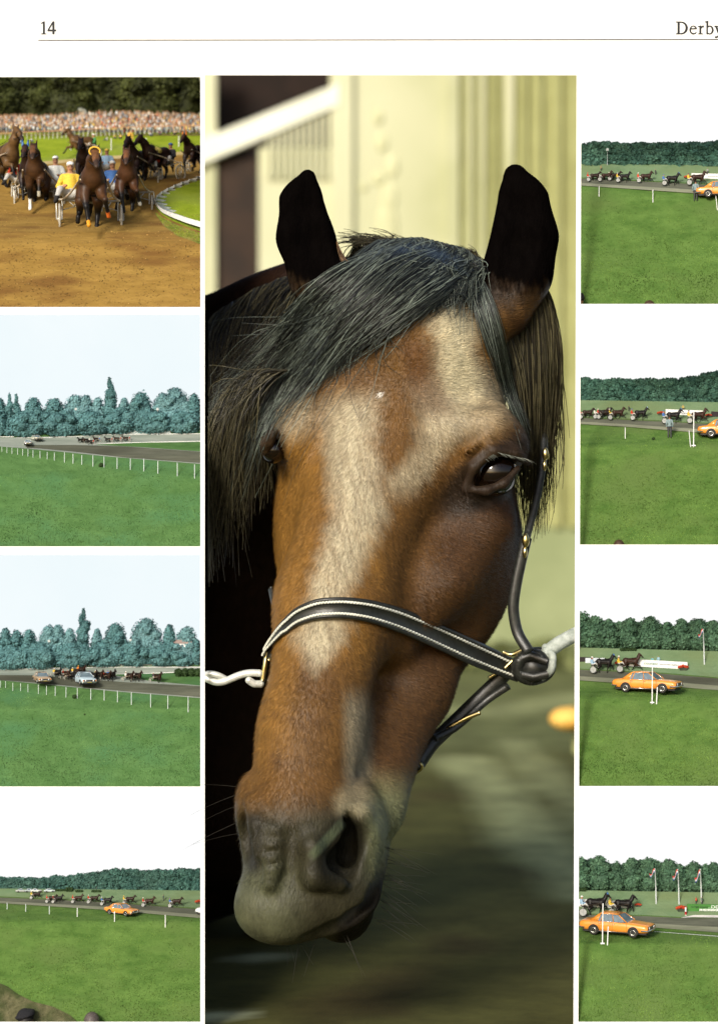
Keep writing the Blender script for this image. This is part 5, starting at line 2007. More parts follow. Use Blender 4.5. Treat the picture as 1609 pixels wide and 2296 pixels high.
def rig(pn, px, py, upm, yaw, silk, helm, kind, order, of, what, gear='disc', hood=None, horse_me=None, tack=None, coatword='dark bay'):
    """a trotter, the sulky behind it and its driver: three things"""
    scl = pn.scale(py, upm)
    loc = pn.at(px, py)
    g = 'trotting races in the %s picture' % pn.where
    who = what if of == 1 else '%s from left of %s' % (ORD[order], what)
    hs = link('harness_horse', horse_me or PROTO_H[kind], M_horse)
    hs.location, hs.rotation_euler, hs.scale = loc, (0, 0, R(yaw)), (scl,) * 3
    tag(hs, '%s trotter, %s in the %s picture' % (coatword, who, pn.where), 'horse', 'horses ' + g)
    link('harness', tack or TACK, M_tack, hs)
    if hood:
        b = MB()
        b.ball((.98, 0, 1.95), (.11, .10, .13), 10)
        for s in (-1, 1):
            b.tube([(.95, s * .075, 2.0), (.95, s * .10, 2.17)], [.045, .016], 6)
        o = b.build('ear_hood', M_helmet, hs, True)
        o.color = (*SILK[hood], 1)
    sk = use(SULKY[gear], gear)
    sk.location, sk.rotation_euler, sk.scale = loc, (0, 0, R(yaw)), (scl,) * 3
    tag(sk, '%s sulky, %s in the %s picture' % ('white disc-wheeled' if gear == 'disc' else 'thin-spoked metal', who, pn.where), 'sulky', 'sulkies ' + g)
    dv = link('person', DRV, M_driver)
    dv.location, dv.rotation_euler, dv.scale = loc, (0, 0, R(yaw)), (scl,) * 3
    dv.color = (*SILK[silk], 1)
    tag(dv, 'driver in %s silks, %s in the %s picture' % (silk, who, pn.where), 'person', 'drivers ' + g)
    hm = link('helmet', HELM, M_helmet, dv)
    hm.color = (*HELMC[helm], 1)
    if px < 1370 and px > 1200:
        for o in (hs, sk, dv):
            clip(o, px=1301 - 7 * (py - 168) / 2128, keep='right')
    return hs


def car(pn, px, py, upm, yaw, col, label):
    c = use(CAR, 'car')
    pn.put(c, px, py, upm, yaw)
    for ch in c.children:
        ch.color = (*col, 1)
    tag(c, label, 'car', 'saloon cars by the track')
    return c


def person(pn, u, v, hz, yaw, col, label, group=None):
    px, py = pn.u(u, v)
    o = link('person', PERSON, M_driver)
    pn.put(o, px, py, hz * pn.q / 1.75, yaw)
    o.color = (*col, 1)
    tag(o, label, 'person', group)
    return o


ORANGE = (0.74, 0.27, 0.035)


def tree(pn, px, base, top, halfw, label, m_, kind='round', seed=0, dback=20, leaf=3.6, cat='tree'):
    d = float(pn.d(base)) + dback
    k = kd(d) * S
    loc = W(px, base, d)
    h = (base - top)
    r0 = empty('poplar_tree' if kind == 'poplar' else 'broadleaf_tree', loc)
    tag(r0, label, cat, 'trees along the skyline of the %s picture' % pn.where)
    r = np.random.default_rng(seed + 40)
    lob = []
    if kind == 'poplar':
        for i in range(9):
            t = i / 8
            w = halfw * (0.62 + 0.5 * math.sin(min(1, (1 - t) * 1.25 + .12) * 1.9)) * (1 if t < .85 else .55)
            lob.append((r.normal(0, halfw * .14), r.normal(0, 4), h * (.12 + .80 * t), w * .72, w * .7, h * .10))
    else:
        for i in range(17):
            a = r.uniform(0, math.pi)
            rr = math.sqrt(r.random())
            x = math.cos(a) * rr * halfw * .95
            z = h * .36 + math.sin(a) * rr * h * .40
            s_ = halfw * r.uniform(.24, .42)
            lob.append((x, r.normal(-4, 8), min(z, h - s_ * .8), s_, s_, min(s_ * .8, h * .4)))
        lob.append((0, 6, h * .50, halfw * .92, 20, h * .46))
        lob.append((0, 0, h * .30, halfw * 1.05, 22, h * .32))
        lob.append((0, 4, h * .82, halfw * .45, 18, h * .17))
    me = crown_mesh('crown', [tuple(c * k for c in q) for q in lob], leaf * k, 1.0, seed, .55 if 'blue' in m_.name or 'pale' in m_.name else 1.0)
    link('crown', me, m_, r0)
    b = MB()
    b.tube([(0, 0, -.02), (0.01, 0, h * .3 * k), (-.01, 0, h * .6 * k)], [halfw * .10 * k, halfw * .07 * k, halfw * .03 * k], 8)
    b.build('trunk', M_bark, r0, True)
    if pn.x0 < 0 and px + halfw * 1.3 > 450:
        clip(r0, px=453)
    if pn.x0 > 0 and px - halfw * 1.3 < 1305:
        clip(r0, px=1300 - 7 * (base - 168) / 2128, keep='right')
    return r0


def wood(pn, prof, base, m_, dback=20, leaf=3.2, seed=0, dens=1.0, thick=16):
    """a far-off wood that reads as one mass: billowing crowns in rows up a bank"""
    r = np.random.default_rng(seed)
    lob = []
    xs = np.arange(pn.x0, pn.x1 + 8, 11)
    k0 = None
    loc = None
    for x in xs:
        t, b_ = prof(x), base(x)
        h = b_ - t
        rows = max(2, int(h / 11))
        for j in range(rows + 1):
            f = j / rows
            s_ = r.uniform(8, 13) * (1.0 if f < .9 else .8)
            xx = x + r.uniform(-6, 6)
            y = b_ - f * h
            y = max(y, t + s_ * .9 + r.uniform(0, 3) if f > .8 else t)
            d = float(pn.d(b_)) + dback + f * 26 + r.uniform(-6, 6)
            if pn.x0 < 0 and xx + s_ > pn.x1:
                xx = pn.x1 - s_
            if pn.x0 > 0 and xx - s_ < pn.x0:
                xx = pn.x0 + s_
            p = W(xx, y, d)
            k = kd(d) * S
            lob.append((*p, s_ * k * 1.15, thick * k * .8, s_ * k * .9))
    o = link('wood', crown_mesh('wood', lob, leaf * S, dens, seed), m_)
    o['kind'] = 'stuff'
    if pn.x0 < 0:
        clip(o, px=453)
    else:
        clip(o, px=1300 - 7 * (base(1400) - 168) / 2128, keep='right')
    o['label'] = 'dense far-off wood behind the field in the %s picture' % pn.where
    return o
# ================================================ right-hand column
def flat(y): return lambda x: y


def right_common(p, hor, tr_top, tr_bot, bottom, skyline, ywood):
    p.sheet('meadow', hor, flat(bottom), M_grass_R, 0, 70, 70, rough=.6)
    p.sheet('far_field', hor, lambda x: tr_top(x) - 2, M_field, 2.0, 60, 12)
    p.sheet('track', tr_top, tr_bot, M_dirt, 3.0, 60, 14)
    p.sheet('track_edge', lambda x: tr_bot(x) - (tr_bot(x) - tr_top(x)) * .38, tr_bot, M_dirt_pale if False else mat('worn_verge', (0.16, 0.17, 0.115), (0.225, 0.235, 0.165), scale=7, rough=.95, stretch=(.3, 1, 2)), 4.0, 60, 6)
    p.grass(14000, lambda x: tr_bot(x) + 3, flat(bottom), M_tuft_R, 6)
    p.grass(2500, hor, tr_top, M_tuft_R, 3)


def board(name, pn, u0, v0, u1, v1, v0b, v1b, m_, label, cat='banner', lean=0, thick=.02):
    """upright board from (u0, v0..v0b) to (u1, v1..v1b) standing on the ground"""
    r0 = empty(name, pn.at(*pn.u((u0 + u1) / 2, (v0b + v1b) / 2)))
    tag(r0, label, cat)
    db = float(pn.d(pn.u(u0, max(v0b, v1b))[1]))
    P = [W(*pn.u(u0, v0), db), W(*pn.u(u1, v1), db), W(*pn.u(u1, v1b), db), W(*pn.u(u0, v0b), db)]
    b = MB()
    b.add([tuple(p) for p in P] + [(p.x, p.y + thick, p.z) for p in P], [(3, 2, 1, 0), (4, 5, 6, 7), (0, 1, 5, 4), (1, 2, 6, 5), (2, 3, 7, 6), (3, 0, 4, 7)])
    o = b.build('panel', m_, r0)
    o.location = -r0.location
    return r0, P


def words(parent, text, P, fx, fz, hfrac, m_, width=None, slant=0.0):
    """flat lettering on a board"""
    cu = bpy.data.curves.new('lettering', 'FONT')
    cu.body = text
    cu.size = 1.0
    cu.extrude = 0.004
    o = bpy.data.objects.new('lettering', cu)
    sc.collection.objects.link(o)
    dg = bpy.context.evaluated_depsgraph_get()
    me = bpy.data.meshes.new_from_object(o.evaluated_get(dg))
    bpy.data.objects.remove(o)
    bpy.data.curves.remove(cu)
    o = link('lettering', me, m_, parent)
    H_ = (P[0].z - P[3].z)
    Wd = P[1].x - P[0].x
    s = H_ * hfrac / .72
    sx = s
    xs = [v.co.x for v in me.vertices]
    if width:
        sx = Wd * width / (max(xs) - min(xs))
    o.scale = (sx, s, s)
    z0 = P[3].z + (P[2].z - P[3].z) * fx
    o.location = Vector((P[0].x + Wd * fx, P[0].y - .006, z0 + H_ * fz)) - parent.location
    o.rotation_euler = (R(90), math.atan2(-(P[1].z - P[0].z), Wd) , 0)
    return o


# ---------------- top right
p = R1
hor = zline(p, (0, 398), (1609, 416), (2300, 420))
tt = zline(p, (0, 560), (600, 590), (1609, 640), (2300, 680))
tb = zline(p, (0, 640), (900, 700), (1609, 750), (2300, 800))
right_common(p, hor, tt, tb, 690, None, None)
p.sky(150, 420, 285, M_sky_right)
wood(p, zline(p, (0, 175), (100, 178), (200, 148), (300, 144), (440, 146), (560, 155), (640, 170), (720, 150), (850, 155), (960, 160), (1080, 145), (1220, 162), (1350, 140), (1450, 150), (1609, 130), (2300, 140)), hor, M_wood, 10, seed=3)
R1N = 'seven'
for i, (uw, uh, v, silk, helm, kind, hood, upm) in enumerate([
        (147, 300, 602, 'red', 'red', 'a', None, 11.8), (275, 440, 602, 'white', 'white', 'c', None, 12.2), (385, 522, 592, 'yellow', 'white', 'a', None, 11.2),
        (480, 632, 612, 'yellow', 'white', 'b', None, 12.4), (715, 885, 616, 'red', 'white', 'c', None, 13.2), (1003, 1195, 648, 'blue', 'blue', 'b', 'blue', 14.6), (1283, 1492, 645, 'yellow', 'dark', 'c', None, 16)]):
    x = p.u(uw, 0)[0] + 1.28 * upm
    rig(p, x, p.u(0, v)[1], upm, -4, silk, helm, kind, i, 7, R1N, hood=hood)
car(p, 1622, p.u(0, 790)[1], 26.5, -9, ORANGE, 'orange saloon cut off by the right edge beside a man in grey, top right picture')
person(p, 1357, 822, 232, 80, (0.20, 0.27, 0.28), 'man in blue-grey suit standing behind the orange car, top right picture')
person(p, 905, 533, 74, 200, (0.03, 0.03, 0.035), 'small dark figure standing in the field above the fifth trotter, top right picture')
person(p, 290, 486, 68, 200, (0.35, 0.20, 0.10), 'small tan figure in the field above the first trotter, top right picture')
person(p, 1490, 520, 70, 250, (0.3, 0.32, 0.3), 'figure behind the white banner, above the seventh trotter, top right picture')
make_post(p, 268, 655, 765, 'white rail post on grass, left one of two before the trotters, top right picture')
make_post(p, 875, 692, 827, 'white rail post on grass below the fifth trotter, top right picture')
make_post(p, 1602, 745, 912, 'leaning white post before the orange car, top right picture', lean=-.12)
make_planter(p, 1265, 572, 82, 'red flower planter left of the white banner, top right picture')
bd, P = board('white_banner', p, 1312, 505, 1760, 515, 560, 575, M_white, 'white advertising banner with grey lettering behind the seventh trotter, top right picture')
words(bd, 'leeuwarder courant', P, .40, .40, .22, mat('grey_letter', (.10, .11, .12), (.16, .17, .18)), .5)
make_mast(p, 362, 245, 420, 'thin mast before the wood at the left of the top right picture', 1.2)
M_stake = mat('stake_wood', (.03, .05, .04), (.05, .07, .06))


def head_only(pn, px, py, r, label, hairc, cap=None, shirt=(.1, .1, .1), bust=False):
    """a spectator seen from behind, cut by the lower edge: shoulders, neck, head, hair"""
    k = kd(6) * S
    b = Sculpt((-2.2, -1.2, -4.2), (2.2, 1.2, 1.3), .13)
    b.ell((0, 0, 0), (.78, .92, 1.0), .2)
    b.cone((0, .1, -.6), (0, .12, -1.4 if bust else -.75), .48, .55, .3)
    if bust:
        b.cone((-1.35, .1, -1.95), (1.35, .1, -1.95), .62, .62, .4)
        b.ell((0, .1, -3.0), (1.55, .8, 1.6), .4)
    for s in (-1, 1):
        b.ell((s * .80, -.05, -.1), (.10, .18, .28), .06)
    b.ell((0, .95, -.15), (.14, .2, .2), .1)
    V, Q = b.mesh(1)
    c = np.ones((len(V), 4))
    c[:, :3] = SKIN
    c[V[:, 2] < -1.45, 3] = 0
    me = mesh_np('person', V, Q, True, c)
    o = link('person', me, M_driver)
    o.color = (*shirt, 1)
    o.location = W(px, py, 8 + 1.25 * r)
    o.scale = (r * k,) * 3
    tag(o, label, 'person')
    lower = (pn.k[-2][0] + 12)
    hv = []
    vv, ff = ICO3
    if cap is None:
        hb = Sculpt((-1.1, -1.2, -1.0), (1.1, 1.2, 1.3), .09)
        hb.ell((0, -.03, .06), (.87, .98, 1.04), .1)
        hb.ell((0, 1.0, -.35), (1.2, .55, .75), .1, True)
        hb.ell((0, 0, -1.25), (1.3, 1.3, .75), .1, True)
        v, q = hb.mesh(1)
        v += 0.03 * noise3(v * 6, 1.2, 2)[:, None]
        link('hair', mesh_np('hair', v, q, True), mat('hair_%d' % int(hairc[0] * 1000), hairc, tuple(x * 2.2 for x in hairc), scale=9, stretch=(1, 1, .3), rough=.5), o)
    else:
        hb = Sculpt((-1.7, -1.7, -.6), (1.7, 1.9, 1.5), .1)
        hb.ell((0, 0, .45), (1.18, 1.22, .36), .2)
        hb.ell((.25, .1, .78), (.95, .95, .30), .3)
        hb.cone((0, 0, .1), (0, 0, .35), .88, .95, .15)
        hb.ell((0, 1.15, .18), (.7, .6, .10), .1)
        v, q = hb.mesh(1)
        link('cap', mesh_np('cap', v, q, True), mat('cap_cloth', cap, tuple(x * 1.8 for x in cap), scale=9, rough=.9, bump=.3), o).rotation_euler = (0, R(-14), 0)
        hb = Sculpt((-1.1, -1.2, -1.0), (1.1, 1.2, .6), .1)
        hb.ell((0, -.05, -.05), (.84, .95, .85), .1)
        hb.ell((0, 1.0, -.35), (1.2, .6, .9), .1, True)
        v, q = hb.mesh(1)
        link('hair', mesh_np('hair', v, q, True), mat('hair_%d' % int(hairc[0] * 1000), hairc, tuple(x * 2.2 for x in hairc), scale=9, stretch=(1, 1, .3), rough=.5), o)
    if not bust:
        clip(o, py=lower, keep='above')
    return o


head_only(p, 1301, 668, 11, 'dark-haired spectator cut off at the lower left corner of the top right picture', (.012, .010, .009), shirt=(.25, .27, .27))
head_only(p, 1455, 690, 16, 'brown-haired head just showing at the lower edge of the top right picture', (.035, .02, .012))

# ---------------- second right
p = R2
hor = zline(p, (0, 412), (1609, 436), (2300, 445))
tt = zline(p, (0, 610), (600, 635), (1609, 685), (2300, 715))
tb = zline(p, (0, 678), (600, 715), (1300, 772), (2300, 840))
right_common(p, hor, tt, tb, 1230, None, None)
p.sky(690, 960, 345, M_sky_right)
wood(p, zline(p, (0, 160), (130, 150), (230, 165), (330, 182), (430, 155), (600, 178), (700, 165), (800, 160), (930, 178), (1060, 155), (1180, 160), (1330, 140), (1400, 140), (1460, 100), (1609, 78), (2300, 60)), hor, M_wood, 20, seed=4)
for i, (uw, v, silk, helm, kind, hood, upm) in enumerate([
        (60, 630, 'red', 'red', 'a', None, 12.8), (225, 628, 'white', 'white', 'a', None, 13.0), (262, 630, 'red', 'white', 'b', None, 13.0),
        (392, 640, 'yellow', 'white', 'c', None, 14.2), (645, 645, 'red', 'blue', 'b', 'pale blue', 14.6), (1003, 682, 'blue', 'blue', 'b', 'blue', 16.6), (1287, 680, 'yellow', 'dark', 'c', None, 16.8)]):
    rig(p, p.u(uw, 0)[0] + 1.28 * upm, p.u(0, v - 4)[1], upm, -4, silk, helm, kind, i, 7, 'seven', hood=hood)
car(p, 1633, p.u(0, 838)[1], 29.5, -10, ORANGE, 'orange saloon car cut off by the right edge beside the tall pole, second right picture')
person(p, 1063, 842, 250, 80, (0.20, 0.27, 0.28), 'man in blue-grey suit standing on the grass left of the tall pole, second right picture')
person(p, 605, 548, 76, 200, (0.03, 0.03, 0.035), 'small dark figure standing in the field, second right picture')
person(p, 1215, 545, 80, 260, (0.45, 0.35, 0.1), 'figure behind the white banner above the sixth trotter, second right picture')
make_post(p, 563, 722, 845, 'white rail post on grass, leftmost in the second right picture')
make_post(p, 1300, 755, 935, 'leaning white post left of the tall pole, second right picture', lean=-.10)
pole = make_post(p, 1333, 540, 932, 'tall white pole with square foot before the last trotter, second right picture', 2.6, .01, 'tall white finish poles')
def foot(o, pn, w=9):
    b = MB()
    s = w * S * kd(150)
    b.box(-s / 2, s / 2, -s / 3, s / 3, 0, .012)
    return b.build('foot_plate', M_white, o)
foot(pole, p)
make_blob(p, 880, 845, 17, 'small dark clump lying on the grass, second right picture')
make_planter(p, 965, 585, 90, 'red flower planter left of the white banner, second right picture')
make_planter(p, 1503, 608, 80, 'red flower planter right of the white banner by the last trotter head, second right picture')
bd, P = board('white_banner', p, 1020, 515, 1440, 530, 575, 590, M_white, 'white advertising banner with grey lettering behind two trotters, second right picture')
words(bd, 'leeuwarder', P, .40, .30, .30, MATS['grey_letter'], .5)
bd, P = board('dark_board', p, 1535, 540, 1900, 555, 598, 612, mat('dark_board_paint', (.018, .012, .014), (.03, .022, .022)), 'dark board with white panel at the right edge, second right picture', 'board')
head_only(p, 1387, 1226, 15, 'brown-haired head just showing at the lower edge of the second right picture', (.035, .021, .012))

# ---------------- third right
p = R3
hor = zline(p, (0, 482), (1609, 526), (2300, 545))
tt = zline(p, (0, 730), (600, 762), (1000, 780), (1609, 832), (2300, 880))
tb = zline(p, (0, 850), (420, 880), (1200, 932), (1609, 966), (2300, 1020))
right_common(p, hor, tt, tb, 1772, None, None)
p.sky(1225, 1500, 385, M_sky_right)
wood(p, zline(p, (0, 120), (300, 180), (420, 205), (560, 190), (700, 178), (1000, 225), (1100, 240), (1200, 200), (1400, 180), (1609, 205), (2300, 210)), hor, M_tree_R, 40, seed=5)
for i, (u, top, hw, txt) in enumerate([(60, 88, 33, 'tall tree at the left edge'), (230, 128, 24, 'rounded tree sloping down from the left edge'), (380, 165, 20, 'small tree in the dip of the skyline'),
                                  (620, 150, 22, 'leafy tree rising right of the dip'), (850, 138, 29, 'broad round-topped tree in the middle'), (1040, 200, 19, 'low tree below the round-topped tree'),
                                  (1200, 160, 20, 'rounded tree left of the flag'), (1390, 158, 27, 'wide tree behind the flag'), (1560, 178, 24, 'tree at the right edge'), (1800, 170, 26, 'tree beyond the right edge')]):
    x, y = p.u(u, top)
    tree(p, x, hor(x) , y, hw, '%s of the wood, third right picture' % txt, M_tree_R, seed=100 + i, dback=22, leaf=3.0)
for i, (uw, v, silk, kind, hood, upm) in enumerate([(200, 772, 'pale blue', 'b', 'blue', 20.5), (500, 762, 'yellow', 'c', None, 20.5)]):
    rig(p, p.u(uw, 0)[0] + 1.28 * upm, p.u(0, v - 2)[1], upm, -4, silk, 'white', kind, i, 2, 'two', hood=hood)
car(p, p.u(812, 0)[0], p.u(0, 985)[1], 32.3, -25, ORANGE, 'orange saloon car parked on the grass below the two trotters, third right picture')
pole = make_post(p, 866, 705, 1110, 'tall white pole with square foot in front of the orange car, third right picture', 2.6, .01, 'tall white finish poles')
foot(pole, p)
make_post(p, 915, 930, 1112, 'short white post right of the tall pole, third right picture', 2.8, .06)
bd, P = board('white_banner', p, 560, 610, 1265, 650, 690, 730, M_white, 'long white advertising banner with green script behind the trotters, third right picture')
words(bd, 'courant', P, .30, .38, .38, mat('green_letter', (.10, .22, .12), (.14, .28, .16)), .22)
words(bd, 'leeuwarder dagblad', P, .55, .45, .20, MATS['grey_letter'], .30)
bd, P = board('dark_board', p, 40, 590, 345, 605, 650, 655, MATS['dark_board_paint'], 'long dark board with pale blue panels at the left edge, third right picture', 'board')
for f0, f1 in ((.24, .44), (.50, .74), (.78, .95)):
    b = MB()
    w = P[1] - P[0]
    b.box(P[0].x + w.x * f0, P[0].x + w.x * f1, P[0].y - .012, P[0].y, P[3].z + .045, P[0].z - .07)
    o = b.build('pale_panel', mat('pale_blue_paint', (.50, .56, .62), (.62, .66, .70)), bd)
    o.location = -bd.location
make_planter(p, 1216, 742, 122, 'red flower planter at the right end of the white banner, third right picture')
make_planter(p, 500, 690, 110, 'red flower planter behind the two trotters, third right picture')
make_hedge(p, 505, 690, 490, 527, 'low clipped hedge before the wood, third right picture', 11)
person(p, 868, 690, 100, 250, (0.15, 0.40, 0.42), 'left one of two figures behind the white banner, third right picture')
person(p, 937, 690, 112, 250, (0.28, 0.45, 0.52), 'right one of two figures behind the white banner, third right picture')


def flagpole(pn, u, v0, v1, fl, label, droop, cols=((.55, .05, .04), (.75, .75, .74), (.06, .10, .36))):
    px, pyb = pn.u(u, v1)
    _, pyt = pn.u(u, v0)
    k = kd(float(pn.d(pyb))) * S
    h = (pyb - pyt) * k
    r0 = empty('flagpole', pn.at(px, pyb))
    tag(r0, label, 'flagpole', 'flagpoles with tricolour flags')
    b = MB()
    b.tube([(0, 0, 0), (-.004, 0, h * .5), (-.012, 0, h)], [1.5 * k, 1.3 * k, .9 * k], 8)
    b.ball((-.012, 0, h + k), 1.4 * k, 8)
    b.build('pole', M_pole, r0, True)
    n, m = 12, 10
    lw, lh = fl[0] * pn.q * k, fl[1] * pn.q * k
    V, F = [], []
    f = MB()
    for a in range(m):
        for b_ in range(n):
            t, s = b_ / (n - 1), a / (m - 1)
            V.append((-.012 - t * lw, .03 * math.sin(t * 9 + s * 2) * t, h - s * lh * .62 - droop * t * lh + .02 * math.sin(t * 7)))
    col = []
    for a in range(m - 1):
        for b_ in range(n - 1):
            F.append((a * n + b_, a * n + b_ + 1, (a + 1) * n + b_ + 1, (a + 1) * n + b_))
    C = np.ones((len(V), 4))
    for a in range(m):
        for b_ in range(n):
            C[a * n + b_, :3] = cols[min(2, int(a / (m - .001) * 3))]
    o = link('flag', mesh_np('flag', np.array(V), np.array(F), True, C), mat('flag_cloth', .95, 1.05, attr='tint', rough=.8), r0)
    return r0


flagpole(p, 1455, 285, 680, (60, 62), 'flagpole with red and white flag left of the right edge, third right picture', .8)

# ---------------- bottom right
p = R4
hor = zline(p, (0, 502), (1609, 528), (2300, 540))
tt = zline(p, (0, 772), (800, 795), (1200, 815), (1609, 818), (2300, 840))
tb = zline(p, (0, 850), (900, 925), (1609, 978), (2300, 1030))
right_common(p, hor, tt, tb, 2305, None, None)
p.sky(1766, 2045, 385, M_sky_right)
wood(p, zline(p, (0, 155), (250, 145), (400, 195), (520, 215), (640, 165), (830, 160), (1050, 190), (1180, 240), (1350, 215), (1480, 235), (1609, 220), (2300, 220)), hor, M_tree_R, 40, seed=6)
for i, (u, top, hw, txt) in enumerate([(60, 132, 20, 'tree at the left edge'), (280, 118, 24, 'round-topped tree near the left edge'), (470, 190, 17, 'low tree in the first dip of the skyline'),
                                  (640, 140, 21, 'rounded tree left of the first flag'), (830, 134, 25, 'tall broad tree behind the first flag'), (1060, 160, 28, 'wide tree between first and second flag'),
                                  (1190, 222, 16, 'low tree behind the second flag'), (1340, 190, 25, 'broad tree left of the third flag'), (1480, 214, 15, 'low tree right of the third flag'), (1570, 194, 18, 'tree at the right edge'), (1800, 180, 28, 'tree beyond the right edge')]):
    x, y = p.u(u, top)
    tree(p, x, hor(x), y, hw, '%s, bottom right picture' % txt, M_tree_R, seed=130 + i, dback=22, leaf=3.0)
for i, (uw, v, silk, kind, hood, upm) in enumerate([(85, 792, 'pale blue', 'b', 'blue', 24.5), (405, 790, 'yellow', 'b', None, 22.5)]):
    rig(p, p.u(uw, 0)[0] + 1.28 * upm, p.u(0, v - 8)[1], upm, -4, silk, 'white', kind, i, 2, 'two', hood=hood)
car(p, p.u(472, 0)[0], p.u(0, 1000)[1], 34.8, -25, ORANGE, 'orange saloon car on the grass below three flagpoles, bottom right picture')
pole = make_post(p, 306, 650, 1108, 'tall white pole with square foot in front of the orange car, bottom right picture', 2.8, .015, 'tall white finish poles')
foot(pole, p, 9)
make_post(p, 362, 910, 1112, 'short white post right of the tall pole, bottom right picture', 2.8, .05)
for u0, v0, v1, fl, nm, dr in ((912, 268, 662, (66, 66), 'leftmost flagpole of three', .75), (1170, 272, 668, (62, 78), 'middle flagpole of three', 1.0), (1422, 272, 640, (64, 86), 'rightmost flagpole of three behind the green board', 1.2)):
    flagpole(p, u0, v0, v1, fl, '%s, red white and blue flag, bottom right picture' % nm, dr)
make_planter(p, 1195, 742, 130, 'red flower planter left of the green board, bottom right picture')
make_planter(p, 708, 690, 80, 'red flower planter behind the leading trotter head, bottom right picture')
mk = make_post(p, 1245, 695, 790, 'short red and white marker post left of the green board, bottom right picture', 4.0, 0, 'marker posts')
b = MB()
hh = 95 * p.q * S * kd(500)
b.tube([(0, 0, hh * .12), (0, 0, hh * .48)], 2.5 * S, 8)
b.build('red_band', M_red, mk, True)
M_gboard = mat('green_board_paint', (.045, .165, .028), (.062, .21, .04), scale=4)
bd, P = board('green_board', p, 1262, 658, 1800, 672, 738, 748, M_gboard, 'green advertising board lettered ALTIJD WINST at the right edge, bottom right picture', 'board')
words(bd, 'ALTIJD WINST', P, .075, .52, .22, mat('dark_letter', (.012, .02, .012), (.02, .03, .02)), .36)
words(bd, '..DE', P, .44, .46, .46, M_white, .20)
b = MB()
w = P[1] - P[0]
b.add([(P[0].x + w.x * a, P[0].y - .006 - dy, P[3].z + (P[2].z - P[3].z) * a + (P[0].z - P[3].z) * c) for dy in (0, .004) for a, c in ((.255, .08), (.98, .08), (.98, .36), (.255, .36))],
      [(0, 1, 2, 3), (7, 6, 5, 4), (0, 4, 5, 1), (1, 5, 6, 2), (2, 6, 7, 3), (3, 7, 4, 0)])
o = b.build('white_strip', M_white, bd)
o.location = -bd.location
words(bd, 'LEVENSVERZEKERING', [q + Vector((0, -.006, 0)) for q in P], .265, .12, .20, mat('green_letter2', (.05, .18, .04), (.07, .22, .05)), .68)
person(p, 1362, 668, 92, 200, (0.45, 0.06, 0.03), 'figure in red top, left one of two behind the green board, bottom right picture')
person(p, 1428, 672, 98, 200, (0.04, 0.07, 0.05), 'figure in dark coat, right one of two behind the green board, bottom right picture')
bd, P = board('white_banner', p, 32, 601, 640, 632, 684, 712, M_white, 'white advertising banner behind the two trotters, bottom right picture')
p.sheet('white_road', zline(p, (1195, 811), (1340, 781), (2300, 795)), zline(p, (1195, 813), (1340, 806), (2300, 822)), mat('pale_concrete', (.48, .46, .44), (.6, .58, .55)), 4, 40, 4, x0=p.u(1195, 0)[0], x1=p.x1)
p.sheet('white_line', zline(p, (890, 966), (2300, 1070)), zline(p, (890, 970), (2300, 1076)), M_white, 2, 40, 2, x0=p.u(890, 0)[0], x1=p.x1)
make_hedge(p, 0, 125, 475, 518, 'dark clipped hedge at the left edge, bottom right picture', 12)
# ================================================ left-hand column
def z2(p, *uv): return zline(p, *uv)


M_conc = mat('grey_wall', (.42, .48, .48), (.52, .57, .56), scale=5)


def rail_thing(name, p, pts, h, label, m_=None, posts=0, w=1.6):
    """white rail following measured points; h = height above the ground in page units"""
    m_ = m_ or M_white
    P = [p.at(*p.u(*q)) for q in pts]
    r0 = empty(name, P[0])
    tag(r0, label, 'rail')
    b = MB()
    k = kd(float(p.d(p.u(*pts[0])[1]))) * S
    b.tube([q + Vector((0, 0, h * k)) for q in P], w * k * .5, 6)
    o = b.build('rail', m_, r0, True)
    o.location = -r0.location
    if posts:
        L_ = np.concatenate([[0], np.cumsum([(P[i + 1] - P[i]).length for i in range(len(P) - 1)])])
        for t in np.linspace(0, L_[-1], posts):
            q = Vector([float(np.interp(t, L_, [a[i] for a in P])) for i in range(3)])
            b = MB()
            b.tube([q, q + Vector((0, 0, h * k))], w * k * .4, 5)
            o = b.build('rail_post', m_, r0, True)
            o.location = -r0.location
    return r0


# ---------------- second left
p = L2
far = z2(p, (-400, 545), (0, 542), (550, 532), (900, 518), (1609, 512))
near = z2(p, (-400, 590), (0, 612), (250, 632), (550, 660), (900, 696), (1609, 752))
p.sheet('meadow', lambda x: far(x) - 14, flat(1232), M_grass_L, 0, 60, 70, rough=.5)
p.sheet('track', far, near, M_dirt_pale, 1.2, 60, 20)
p.sheet('dark_track', z2(p, (-400, 600), (300, 600), (600, 600), (1000, 612), (1609, 655)), z2(p, (-400, 602), (300, 626), (600, 654), (1000, 700), (1609, 744)), M_dirt, 2.2, 60, 10, x0=60)
p.sheet('infield', z2(p, (760, 596), (1100, 582), (1609, 576)), z2(p, (760, 598), (1100, 615), (1609, 652)), M_grass_L, 2.6, 40, 10, x0=p.u(760, 0)[0])
p.grass(14000, lambda x: near(x) + 2, flat(1232), M_tuft_L, 5.5)
p.sky(695, 990, 325, M_sky_left)
base2 = z2(p, (-400, 540), (0, 538), (550, 530), (900, 514), (1609, 506))
